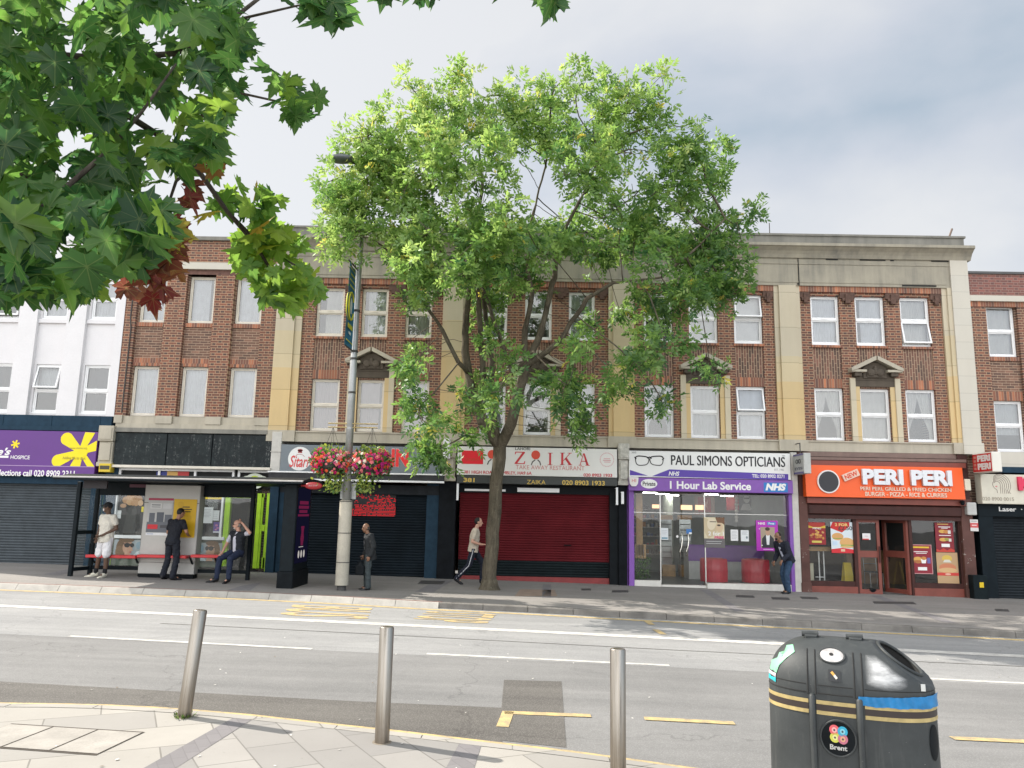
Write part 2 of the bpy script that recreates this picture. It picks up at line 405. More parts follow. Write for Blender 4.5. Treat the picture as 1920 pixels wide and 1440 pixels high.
# ------------------------------------------------------------------ ground
RZ, NZ = -.105, -.07
def asphalt(name, c1, c2, grit=.5):
    t = NT(name); o = t.obj(); a = t.noise(o, .35, 6, .6); f = t.noise(o, 140, 2, .8); g = t.noise(o, 9, 5, .7)
    mp = t.n('ShaderNodeMapping'); mp.inputs['Scale'].default_value = (.08, 1.2, 1); t.l(o, mp.inputs[0]); tr = t.noise(mp.outputs[0], 2.2, 4, .6)
    c = t.ramp(t.m_('ADD', t.m_('MULTIPLY', a, .5), t.m_('MULTIPLY', tr, .5)), (.39, c1), (.61, c2))
    oil = t.ramp(t.noise(o, 1.1, 5, .7, .6), (.60, (0, 0, 0)), (.74, (1, 1, 1))); c = t.mix(t.m_('MULTIPLY', oil, .38), c, tuple(x*.5 for x in c1))
    c = t.mix(t.m_('MULTIPLY', g, .45), c, tuple(x*.55 for x in c1))
    vo = t.n('ShaderNodeTexVoronoi'); vo.inputs['Scale'].default_value = 60; t.l(o, vo.inputs['Vector'])
    c = t.mix(t.m_('MULTIPLY', t.ramp(vo.outputs['Distance'], (.1, (1, 1, 1)), (.5, (0, 0, 0))), grit*.5), c, tuple(min(1, x*1.9) for x in c2))
    # thin sealed cracks
    v2 = t.n('ShaderNodeTexVoronoi', feature='DISTANCE_TO_EDGE'); v2.inputs['Scale'].default_value = .22
    wv = t.n('ShaderNodeVectorMath', operation='ADD'); t.l(o, wv.inputs[0]); nz = t.n('ShaderNodeTexNoise'); nz.inputs['Scale'].default_value = 1.5; nz.inputs['Detail'].default_value = 5; t.l(o, nz.inputs['Vector']); t.l(nz.outputs['Color'], wv.inputs[1]); t.l(wv.outputs[0], v2.inputs['Vector'])
    ck = t.m_('MULTIPLY', t.m_('LESS_THAN', v2.outputs['Distance'], .0022), .3); c = t.mix(ck, c, tuple(x*.4 for x in c1))
    t.bsdf(c, .88, 0, .3, bump=f, bs=.35, bd=.004); return t.m
def paving(name, c1, c2, bw, bh, ang, joint=.012, dirt=.4, offs=.5, jc=.35):
    t = NT(name); o = t.obj(); mp = t.n('ShaderNodeMapping'); mp.inputs['Rotation'].default_value = (0, 0, ang); t.l(o, mp.inputs[0])
    s = t.n('ShaderNodeSeparateXYZ'); t.l(mp.outputs[0], s.inputs[0])
    rv = t.m_('DIVIDE', s.outputs[1], bh); row = t.m_('FLOOR', rv); fv = t.m_('FRACT', rv)
    uu = t.m_('ADD', t.m_('DIVIDE', s.outputs[0], bw), t.m_('MULTIPLY', t.m_('MODULO', t.m_('ABSOLUTE', row), 2.0), offs)); fu = t.m_('FRACT', uu); cell = t.m_('FLOOR', uu)
    j = t.m_('MAXIMUM', t.m_('LESS_THAN', fu, joint/bw), t.m_('LESS_THAN', fv, joint/bh))
    cx = t.n('ShaderNodeCombineXYZ'); t.l(cell, cx.inputs[0]); t.l(row, cx.inputs[1]); wn = t.n('ShaderNodeTexWhiteNoise', noise_dimensions='2D'); t.l(cx.outputs[0], wn.inputs['Vector'])
    c = t.mix(wn.outputs['Value'], c1, c2)
    a = t.noise(o, 1.3, 6, .65); c = t.mix(t.m_('MULTIPLY', a, dirt), c, tuple(x*.5 for x in c1))
    sp = t.noise(o, 14, 4, .75); c = t.mix(t.m_('MULTIPLY', t.ramp(sp, (.62, (0, 0, 0)), (.75, (1, 1, 1))), .35), c, tuple(x*.4 for x in c1))
    j2 = t.m_('MULTIPLY', j, t.m_('ADD', .35, t.noise(o, 2.0, 3)))
    c = t.mix(j2, c, tuple(x*jc for x in c1))
    t.bsdf(c, .85, 0, .3, bump=t.m_('SUBTRACT', t.noise(o, 80, 2), j), bs=.3, bd=.004); return t.m
def paint(name, col, wear=.5):
    t = NT(name); o = t.obj(); a = t.noise(o, 7, 6, .75); b = t.noise(o, 90, 2, .7)
    k = t.ramp(t.m_('ADD', t.m_('MULTIPLY', a, .7), t.m_('MULTIPLY', b, .3)), (.5-.12*wear, (0, 0, 0)), (.62, (1, 1, 1)))
    c = t.mix(t.m_('MULTIPLY', k, wear), col, (.17, .16, .15)); t.bsdf(c, .75, 0, .3); return t.m
m_road1 = asphalt('asphalt_pale', (.222, .224, .225), (.305, .306, .303)); m_road2 = asphalt('asphalt_brown', (.160, .160, .159), (.222, .221, .218))
m_road3 = asphalt('asphalt_dark', (.085, .08, .075), (.135, .128, .118), 1.0)
m_pave = asphalt('pavement_tarmac', (.20, .19, .178), (.27, .255, .24), .6)
m_flag = paving('pale_flagstones', (.395, .375, .34), (.285, .275, .26), .9, .6, RAD(-27), .013, .55, .5, .42)
m_flag2 = paving('grey_flagstones', (.345, .33, .31), (.245, .238, .23), .62, .42, RAD(58), .012, .5, .5, .42)
m_sett = paving('dark_setts', (.215, .205, .21), (.18, .172, .178), .22, .11, RAD(60), .008, .4, .5, .7)
m_kerb = mat('kerb_granite', (.20, .188, .172), .85, var=.3, scale=3, fine=60, bs=.3); m_kerb2 = mat('kerb_pale', (.43, .41, .375), .85, var=.2, scale=3, fine=60, bs=.3)
m_white = paint('line_white', (.55, .54, .51), .6); m_yel = paint('line_yellow', (.55, .41, .18), .75)

def cf(pts, z0, sl=0.0):
    q = sorted([(G(x, y, z0).x, G(x, y, z0).y) for x, y in pts]); xs = [a for a, b in q]; ys = [b for a, b in q]
    def f(x):
        if x < xs[0]: return ys[0]+sl*(x-xs[0])
        if x > xs[-1]: return ys[-1]+sl*(x-xs[-1])
        return float(np.interp(x, xs, ys))
    return f
kY = cf([(0, 1094), (240, 1103), (475, 1112), (640, 1120), (793, 1129), (1000, 1139), (1203, 1150), (1500, 1165), (1920, 1186)], 0.0, -.02)
nY = cf([(0, 1319), (150, 1320), (300, 1327), (450, 1339), (600, 1356), (750, 1372), (900, 1390), (1100, 1413), (1330, 1446)], NZ, -.08)
midY = cf([(0, 1188), (640, 1221), (1280, 1252), (1920, 1285)], RZ, -.05)
XS = [-70, -50, -35, -25]+[round(-20+i*.5, 2) for i in range(81)]+[25, 35, 50, 70]
def strip(fa, fb, z0, xs=XS, mb=None, mi=0):
    mb = mb or MB()
    for a, b in zip(xs[:-1], xs[1:]):
        mb.quad((a, fa(a), gz(a, z0)), (b, fa(b), gz(b, z0)), (b, fb(b), gz(b, z0)), (a, fb(a), gz(a, z0)), mi)
    return mb
g = MB(); g.quad((-600, -600, gz(-600, -.5)), (600, -600, gz(600, -.5)), (600, 600, gz(600, -.5)), (-600, 600, gz(-600, -.5))); struct(g.build('ground', m_road2, origin=(0, 0, 0)))
struct(strip(lambda x: nY(x)-.3, lambda x: midY(x), RZ).build('road', m_road2, origin=(0, 0, 0)))
struct(strip(midY, lambda x: kY(x)+.05, RZ).build('bus_lane', m_road1, origin=(0, 0, 0)))
struct(strip(lambda x: kY(x)+.14, lambda x: 22.35, 0).build('far_pavement', m_pave, origin=(0, 0, 0)))
pm = MB(); struct(strip(lambda x: -9, lambda x: nY(x)-.13, NZ, mb=pm).build('near_pavement', m_flag, origin=(0, 0, 0)))
# far kerb: pale high bus-stop kerb on the left, weathered granite on the right
def kerbrun(fy, z0, drop, xs0, xs1, n, mats, splitx, name, near=False):
    mb = MB(); x = xs0
    while x < xs1:
        x2 = x+n; j = .005
        for a, b in ((x+j, x+n/2), (x+n/2, x2-j)):
            ya, yb = fy(a), fy(b); w_ = -.14 if near else .16; mi = 0 if x < splitx else 1
            za, zb = gz(a, z0)+(.012 if not near else .004), gz(b, z0)+(.012 if not near else .004)
            s_ = (.10 if x < splitx else .02) if not near else -.02
            A = [(a, ya-s_, za-drop), (a, ya, za-.015), (a, ya+.02*(1 if not near else -1), za), (a, ya+w_, za)]; B = [(b, yb-s_, zb-drop), (b, yb, zb-.015), (b, yb+.02*(1 if not near else -1), zb), (b, yb+w_, zb)]
            for i in range(3): mb.quad(A[i], B[i], B[i+1], A[i+1], mi)
            mb.add(A, [(0, 1, 2, 3)], mi); mb.add(B, [(3, 2, 1, 0)], mi)
        x = x2
    return struct(mb.build(name, mats, origin=(0, 0, 0)))
kerbrun(kY, 0, .14, -40, 40, .915, [m_kerb2, m_kerb], -1.75, 'far_kerb')
kerbrun(nY, NZ, .08, -40, 40, .8, [m_flag, m_flag], -50, 'near_kerb', True)
m_redl = mat('kerb_red_line', (.22, .10, .085), .8, var=.3)
struct(strip(lambda x: kY(x)+.03, lambda x: kY(x)+.10, .016, [x for x in XS if -20 <= x <= -1.5]).build('kerb_edge_line', m_redl, origin=(0, 0, 0)))
# markings
def gpoly(pts, z0, m, name, dz=.004):
    mb = MB(); q = [G(x, y, z0) for x, y in pts]; q = [(p.x, p.y, gz(p.x, z0+dz)) for p in q]
    n = Vector((0, 0, 0)); 
    ar = sum(q[i][0]*q[(i+1) % len(q)][1]-q[(i+1) % len(q)][0]*q[i][1] for i in range(len(q)))
    if ar < 0: q = q[::-1]
    mb.add(q, [tuple(range(len(q)))]); return struct(mb.build(name, m, origin=(0, 0, 0)))
def gline(pts, wd, z0, m, name, dz=.004):
    mb = MB(); q = [G(x, y, z0) for x, y in pts]
    for a, b in zip(q[:-1], q[1:]):
        d = (b-a); d.z = 0; d.normalize(); n = Vector((-d.y, d.x, 0))*wd/2
        mb.add([(p.x, p.y, gz(p.x, z0+dz)) for p in (a-n, b-n, b+n, a+n)], [(0, 1, 2, 3)])
    return struct(mb.build(name, m, origin=(0, 0, 0)))
wl = cf([(0, 1136), (690, 1169), (1280, 1198), (1920, 1231)], RZ, -.06)
struct(strip(lambda x: wl(x)-.14, lambda x: wl(x)+.14, RZ+.004).build('bus_lane_line', m_white, origin=(0, 0, 0)))
struct(strip(lambda x: kY(x)-.36, lambda x: kY(x)-.19, RZ+.004).build('kerb_line', m_yel, origin=(0, 0, 0)))
struct(strip(lambda x: nY(x)+.09, lambda x: nY(x)+.145, RZ+.006).build('kerb_line', m_yel, origin=(0, 0, 0)))
for a, b in (((130, 1193), (585, 1217)), ((800, 1226), (1255, 1248)), ((1745, 1273), (2210, 1296)), ((-480, 1166), (-60, 1185))): gline([a, b], .11, RZ, m_white, 'centre_line')
gpoly([(945, 1275), (1053, 1278), (1062, 1402), (935, 1388)], RZ, m_road3, 'road_patch', .003)
dk = cf([(0, 1278), (300, 1295), (640, 1314), (933, 1327)], RZ, 0.0)
struct(strip(lambda x: nY(x)-.1, dk, RZ+.002, [-30, -20, -12, -8]+[round(-6+.4*i, 2) for i in range(15)]+[-.22, -.09]).build('road_strip', m_road3, origin=(0, 0, 0)))
for pts in ([(946, 1337), (1108, 1343)], [(942, 1364), (953, 1335)], [(1208, 1348), (1377, 1357)], [(1500, 1366), (1640, 1374)], [(1785, 1385), (1960, 1393)], [(1212, 1164), (1222, 1172)], [(1229, 1181), (1244, 1190)]): gline(pts, .12, RZ, m_yel, 'bay_line', .0075)
gline([(300, 1169), (640, 1186), (1280, 1220), (1920, 1250)], .03, RZ, m_road3, 'road_seam')
def roadtext(body, px, z0=RZ):
    cu = bpy.data.curves.new('t', 'FONT'); cu.body = body; cu.resolution_u = 4; cu.offset = .012
    o = bpy.data.objects.new('t', cu); COL.objects.link(o); me = bpy.data.meshes.new_from_object(o.evaluated_get(bpy.context.evaluated_depsgraph_get())); bpy.data.objects.remove(o)
    a, b, c, d = [G(x, y, z0) for x, y in px]   # bottom far, top far, top near, bottom near: letters stand along +x for the driver
    vs = np.array([v.co[:] for v in me.vertices]); lo, hi = vs.min(0), vs.max(0)
    for v in me.vertices:
        s_ = (v.co.x-lo[0])/(hi[0]-lo[0]); t_ = (v.co.y-lo[1])/(hi[1]-lo[1])
        p = a.lerp(b, t_).lerp(d.lerp(c, t_), s_); v.co = (p.x, p.y, gz(p.x, z0+.006))
    me.materials.clear(); me.materials.append(m_yel); me.name = 'bus_stop_marking'; return struct(bpy.data.objects.new('bus_stop_marking', me))
for bdy, px in (('BUS', [(548, 1134), (700, 1141), (690, 1162), (522, 1153)]), ('STOP', [(800, 1146), (932, 1152), (915, 1170), (768, 1163)])): COL.objects.link(roadtext(bdy, px))
for pts in ([(820, 1088), (850, 1088), (812, 1111), (778, 1110)], [(1018, 1096), (1033, 1096), (1033, 1121), (1016, 1121)], [(1312, 1106), (1332, 1107), (1397, 1147), (1378, 1147)], [(1632, 1117), (1650, 1117), (1795, 1169), (1768, 1167)], [(455, 1098), (490, 1092), (470, 1107), (425, 1107)], [(80, 1077), (150, 1063), (180, 1062), (110, 1079)]): gpoly(pts, 0, m_sett, 'paving_strip', .003)
gpoly([(443, 1343), (478, 1346), (300, 1460), (235, 1460)], NZ, m_sett, 'paving_strip', .003); gpoly([(862, 1393), (903, 1396), (880, 1470), (820, 1470)], NZ, m_sett, 'paving_strip', .003)
gpoly([(478, 1347), (600, 1360), (862, 1392), (820, 1470), (300, 1460)], NZ, m_flag2, 'paving_panel', .0015)
gpoly([(975, 1105), (1040, 1106), (1045, 1118), (965, 1118)], 0, mat('paving_brown', (.25, .19, .15), .9, var=.2), 'paving_panel', .003)
m_iron = mat('cover_iron', (.085, .082, .08), .7, .2, var=.25, fine=60, bs=.3)
for pts, lb in (([(790, 1089), (835, 1090), (828, 1096), (783, 1095)], 'dark square utility cover in the pavement left of the big tree'), ([(1148, 1107), (1178, 1107), (1178, 1111), (1147, 1111)], 'small dark utility cover before the purple shopfront corner'), ([(1380, 1116), (1412, 1117), (1415, 1121), (1380, 1120)], 'dark utility cover on the pavement left of the man in the mask'), ([(1446, 1120), (1478, 1121), (1481, 1125), (1449, 1124)], 'dark utility cover at the feet of the man in the mask'), ([(1500, 1119), (1531, 1120), (1535, 1124), (1504, 1123)], 'dark utility cover before the left window of the chicken shop'), ([(1636, 1128), (1712, 1129), (1718, 1133), (1640, 1132)], 'wide dark utility cover before the door of the chicken shop'), ([(1090, 1104), (1108, 1104), (1108, 1107), (1090, 1107)], 'tiny utility cover on the pavement below the maroon shutter'), ([(1865, 1142), (1890, 1143), (1893, 1147), (1868, 1146)], 'utility cover at the far right of the pavement')):
    q = [G(x, y, 0) for x, y in pts]; mb = MB(); up = Vector((0, 0, .008)); c = sum(q, Vector())/4
    if (q[1]-q[0]).cross(q[2]-q[1]).z < 0: q = q[::-1]
    t_ = [p+up for p in q]; mb.add([*q, *t_], [(4, 5, 6, 7), (0, 1, 5, 4), (1, 2, 6, 5), (2, 3, 7, 6), (3, 0, 4, 7)]); tag(mb.build('utility_cover', m_iron), lb, 'utility cover', 'utility covers in the pavement')
# long recessed three-panel cover in the near pavement
q = [G(x, y, NZ) for x, y in ((22, 1357), (272, 1373), (180, 1417), (-92, 1397))]
ic = thing('inspection_cover', 'long paved inspection cover of three panels with dark metal edges at the lower left', 'cover', tuple((q[0]+q[2])/2))
m_gap = mat('gap_dark', (.06, .05, .04), .9); m_fl3 = mat('cover_infill', (.37, .35, .32), .85, var=.18, scale=3, fine=50)
for k in range(3):
    a, b = k/3+.008, (k+1)/3-.008; P_ = lambda u, v: q[0].lerp(q[1], u).lerp(q[3].lerp(q[2], u), v)+Vector((0, 0, .006))
    mb = MB(); c4 = [P_(a, .95), P_(b, .95), P_(b, .05), P_(a, .05)]; mb.add(c4, [(0, 1, 2, 3)]); mb.build('cover_panel', m_fl3, ic)
mb = MB(); mb.add([p+Vector((0, 0, .003)) for p in (q[3], q[2], q[1], q[0])], [(0, 1, 2, 3)]); mb.build('frame', m_gap, ic)

lt = MB(); lr_ = random.Random(31)
for i in range(70):
    x_ = lr_.uniform(-6, 7); y_ = lr_.uniform(nY(x_)+.3, 12.5) if i < 45 else lr_.uniform(5.6, nY(x_)-.2); s_ = lr_.uniform(.008, .022); a_ = lr_.uniform(0, 3); z_ = gz(x_, (RZ if i < 45 else NZ)+.007); c_, n_ = math.cos(a_)*s_, math.sin(a_)*s_
    lt.add([(x_-c_, y_-n_, z_), (x_+n_*.6, y_-c_*.6, z_+.003), (x_+c_, y_+n_, z_+.004), (x_-n_*.6, y_+c_*.6, z_)], [(0, 1, 2, 3)], 0 if lr_.random() < .7 else 1)
lo_ = lt.build('litter_specks', [mat('litter_white', (.6, .58, .54)), mat('litter_brown', (.14, .10, .06))], origin=(0, 0, 0)); lo_['kind'] = 'stuff'; lo_['label'] = 'scattered white and brown specks of litter on the road'
# ------------------------------------------------------------------ building materials
m_brick = brick('brick_red'); m_brickv = brick('brick_upright', 'vertical', (.145, .062, .045), (.10, .048, .038), (.055, .032, .03), (.46, .34, .23)); m_sold = brick('brick_soldier', 'soldier', (.34, .12, .06), (.22, .075, .05), (.10, .05, .045), (.42, .3, .2))
m_brick2 = brick('brick_brown', 'stretcher', (.16, .08, .055), (.12, .06, .045), (.075, .042, .036), (.44, .32, .22)); m_brickp = brick('brick_purple', 'flemish', (.24, .075, .065), (.17, .06, .06), (.11, .045, .05), (.33, .22, .18))
m_stone = stone('stone_cream', (.66, .58, .43), (.40, .35, .26), (.55, .49, .38), 1.05, .5, True)
m_ochre = stone('stone_ochre', (.70, .52, .27), (.46, .35, .2), (.60, .48, .29), 1.05, .45, True)
m_mid = stone('stone_mid', (.68, .56, .36), (.44, .36, .24), (.58, .5, .34), 1.05, .45, True)
m_frieze = stone('stone_frieze', (.54, .48, .36), (.15, .15, .14), (.44, .40, .32), 20, 1.0)
m_corn = stone('stone_cornice', (.36, .34, .29), (.10, .10, .095), (.29, .28, .25), 20, .9)
m_pale = stone('stone_painted', (.62, .58, .50), (.4, .37, .32), (.6, .57, .5), .5, .25, True)
m_darkstone = stone('stone_sooty', (.14, .115, .09), (.04, .036, .032), (.19, .15, .11), 5, .8)
m_ledge = stone('stone_ledge', (.62, .56, .45), (.25, .23, .19), (.55, .5, .4), 20, .85)
m_upvc = mat('white_upvc', (.80, .80, .80), .35, var=.03, spec=.5); m_cream = mat('cream_frame', (.66, .61, .52), .5, var=.06)
m_glass = glass('window_glass', (.93, .95, .96), 2.0, .04); m_shopglass = glass('shop_glass', (.93, .95, .94), .75, .025)
m_room = mat('room_plaster', (.30, .28, .25), .9)
def cloth(name, col, tr=.35):
    t = NT(name); d = t.n('ShaderNodeBsdfDiffuse'); r = t.n('ShaderNodeBsdfTranslucent'); o = t.obj()
    c = t.ramp(t.noise(o, 3, 5), (.3, tuple(x*.85 for x in col)), (.7, col)); t.l(c, d.inputs[0]); t.l(c, r.inputs[0])
    m = t.n('ShaderNodeMixShader'); m.inputs[0].default_value = tr; t.l(d.outputs[0], m.inputs[1]); t.l(r.outputs[0], m.inputs[2]); t.l(m.outputs[0], t.out.inputs[0]); return t.m
CUR = dict(net=cloth('curtain_net', (.84, .87, .90)), grey=cloth('curtain_grey', (.62, .65, .65)), pink=cloth('curtain_pink', (.55, .47, .46)), cream=cloth('curtain_cream', (.76, .75, .69)), dark=cloth('unlit_room_sheet', (.10, .10, .11)), blind=cloth('blind_white', (.86, .86, .84)))  # dark: a sheet coloured as the unlit room where no curtain hangs
m_white_wall = mat('white_render', (.74, .725, .73), .8, var=.03, scale=1.5, fine=25, bs=.12)
m_navy = mat('navy_paint', (.020, .043, .068), .6, var=.2, spec=.08); m_black = mat('black_paint', (.008, .010, .012), .5, var=.3, spec=.08); m_dark = mat('dark_void', (.02, .02, .02), .9)
m_roof = mat('roof_felt', (.12, .12, .12), .9)

def curtain(root, x0, x1, z0, z1, y, kind, seed):
    r = random.Random(seed); mb = MB(); n = 44; rows = 6
    if kind == 'tied':                       # a pair drawn back to the sides, darkness between
        for sg in (-1, 1):
            xa = x0 if sg < 0 else x1; W = (x1-x0)*.52; n_, m_ = 20, 10; b0 = len(mb.v)
            for j_ in range(m_+1):
                t_ = j_/m_; sp = W*(1-.72*min(1, t_*1.25)**1.6*(1 if t_ < .8 else .96))
                for i_ in range(n_+1): u_ = i_/n_; mb.v.append((xa-sg*sp*u_, y+.02*math.sin(u_*26+seed)*(1-.2*t_), z1+(z0-z1)*t_))
            for j_ in range(m_):
                for i_ in range(n_): a = b0+j_*(n_+1)+i_; mb.f.append((a, a+1, a+n_+2, a+n_+1)); mb.m.append(0)
        return mb.build('curtain', CUR[r.choice(['net', 'grey', 'cream'])], root, smooth=True)
    if kind == 'blind':
        mb.box(x0, x1, y, y+.004, z0+(z1-z0)*.02, z1); return mb.build('blind', CUR['blind'], root)
    if kind in ('grey', 'pink', 'cream', 'net') and r.random() < .35:      # drawn only part of the way
        if r.random() < .5: x1 = x1-(x1-x0)*r.uniform(.1, .35)
        else: x0 = x0+(x1-x0)*r.uniform(.1, .35)
    elif kind == 'grey' and r.random() < .4: z0 = z0+(z1-z0)*r.uniform(.3, .5)
    k = r.uniform(5, 13)*2*math.pi/(1.0); ph = r.uniform(0, 6); split = kind in ('grey', 'pink') and r.random() < .5
    for j in range(rows+1):
        t = j/rows; z = z1+(z0-z1)*t
        for i in range(n+1):
            u = i/n; x = x0+(x1-x0)*u
            if split: x = x0+(x1-x0)*(u+(.07*math.sin(2*math.pi*u))*t)
            mb.v.append((x, y+.011*math.sin(k*u*(x1-x0)+ph+.6*math.sin(3*t+u*5))*(.5+.5*t)+.01*math.sin(17*u+4*t), z))
    for j in range(rows):
        for i in range(n): a = j*(n+1)+i; mb.f.append((a, a+1, a+n+2, a+n+1)); mb.m.append(0)
    return mb.build('curtain', CUR[kind], root, smooth=True)  # kind dark paints the room's shade on a sheet, not a curtain
WSEED = [0]
def window(parent, x0, x1, z0, z1, y, cur='net', kind='double', tr=.5, fm=None, opn=None):
    """parent > window (outer frame) > sash, pane, curtain"""
    WSEED[0] += 1; fm = fm or m_upvc; b = .048; f = MB()
    f.cbox(x0, x0+b, y, y+.07, z0, z1, .006); f.cbox(x1-b, x1, y, y+.07, z0, z1, .006); f.cbox(x0+b, x1-b, y+.001, y+.07, z1-b, z1, .006); f.cbox(x0+b, x1-b, y+.001, y+.07, z0, z0+b*1.2, .006)
    f.box(x0-.012, x1+.012, y-.045, y+.05, z0-.028, z0)
    zt = z0+(z1-z0)*tr
    if kind == 'double': f.cbox(x0+b, x1-b, y-.006, y+.07, zt-.035, zt+.035, .006); f.box((x0+x1)/2-.09, (x0+x1)/2+.09, y-.018, y, zt+.012, zt+.03)
    w_ = f.build('window', fm, parent)
    cells = [(z0+b*1.2, zt-.035), (zt+.035, z1-b)] if kind == 'double' else [(z0+b*1.2, z1-b)]
    p = MB()
    for k, (a, c) in enumerate(cells):
        if opn == k:  # casement tipped outwards: top hung
            sh = MB(); h = c-a; an = RAD(13); X0, X1 = x0+b*.6, x1-b*.6
            def T(x, yy, zz): return (x, y-.012+(yy)*math.cos(an)-(h-zz)*math.sin(an), a+h-(h-zz)*math.cos(an)-yy*math.sin(an))
            for (xa, xb, za, zb) in ((X0, X0+.045, 0, h), (X1-.045, X1, 0, h), (X0+.045, X1-.045, 0, .045), (X0+.045, X1-.045, h-.045, h)):
                vs = [T(xa, 0, za), T(xb, 0, za), T(xb, .05, za), T(xa, .05, za), T(xa, 0, zb), T(xb, 0, zb), T(xb, .05, zb), T(xa, .05, zb)]
                sh.add(vs, [(0, 3, 2, 1), (4, 5, 6, 7), (0, 1, 5, 4), (1, 2, 6, 5), (2, 3, 7, 6), (3, 0, 4, 7)])
            sh.build('open_sash', fm, w_); p.add([T(X0+.04, .025, .04), T(X1-.04, .025, .04), T(X1-.04, .025, h-.04), T(X0+.04, .025, h-.04)], [(0, 1, 2, 3)])
        else:
            s_ = MB(); q = .032; X0, X1 = x0+b, x1-b
            s_.box(X0, X0+q, y+.018, y+.06, a, c); s_.box(X1-q, X1, y+.018, y+.06, a, c); s_.box(X0+q, X1-q, y+.018, y+.06, a, a+q); s_.box(X0+q, X1-q, y+.018, y+.06, c-q, c); s_.build('sash', fm, w_)
            p.quad((X0+q, y+.04, a+q), (X1-q, y+.04, a+q), (X1-q, y+.04, c-q), (X0+q, y+.04, c-q))
    p.build('pane', m_glass, w_)
    if cur: curtain(w_, x0+.02, x1-.02, z0+.03, z1-.03, y+.14, cur, WSEED[0])
    return w_
def shell(root, x0, x1, z0, z1, m, yb=30.0, yi=22.3):
    mb = MB(); mb.box(x0, x1, yb, yb+.25, z0, z1); mb.box(x0, x0+.2, yi, yb, z0, z1); mb.box(x1-.2, x1, yi, yb, z0, z1); mb.build('rear_walls', m, root)
    r = MB(); r.box(x0, x1, 22.12, yb+.25, z1-.02, z1+.1); r.build('flat_roof', m_roof, root)
    fl = MB(); fl.box(x0+.2, x1-.2, 22.2, yb, 3.72, 3.85); fl.box(x0+.2, x1-.2, 22.25, yb, 6.2, 6.35); fl.box(x0+.2, x1-.2, 24.6, 24.7, 3.85, z1-.02); fl.build('floors', m_room, root)

# ------------------------------------------------------------------ stone-fronted parade (four bays)
X0, X1 = -7.15, 13.13
pr = thing('parade_building', 'long three-storey red brick parade with tan stone pilasters and a heavy grey stone cornice', 'building', (3, 22, 0))
BAYS = [(-6.4, -2.27, [(-6.02, -5.2), (-4.68, -3.9), (-3.38, -2.6)]), (-1.55, 2.59, [(-1.13, -.38), (.14, .93), (1.43, 2.2)]), (3.33, 7.44, [(3.63, 4.48), (4.95, 5.8), (6.27, 7.11)]), (8.2, 12.36, [(8.53, 9.37), (9.83, 10.7), (11.15, 12.02)])]
W1, W2 = (4.09, 5.61), (6.9, 8.36)
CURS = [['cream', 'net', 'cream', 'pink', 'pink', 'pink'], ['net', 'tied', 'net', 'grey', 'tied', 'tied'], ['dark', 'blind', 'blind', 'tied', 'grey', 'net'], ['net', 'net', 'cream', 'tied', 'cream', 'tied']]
hs = []
for a, b, ws in BAYS:
    for c, d in ws: hs.append((c, d, W1[0], W2[1]))
mb = MB()
for a, b, ws in BAYS: mb.holes(a-.1, b+.1, 4.05, 8.62, [h for h in hs if a < h[0] < b], 22.0, .26)
mb.build('brick_wall', m_brick, pr)
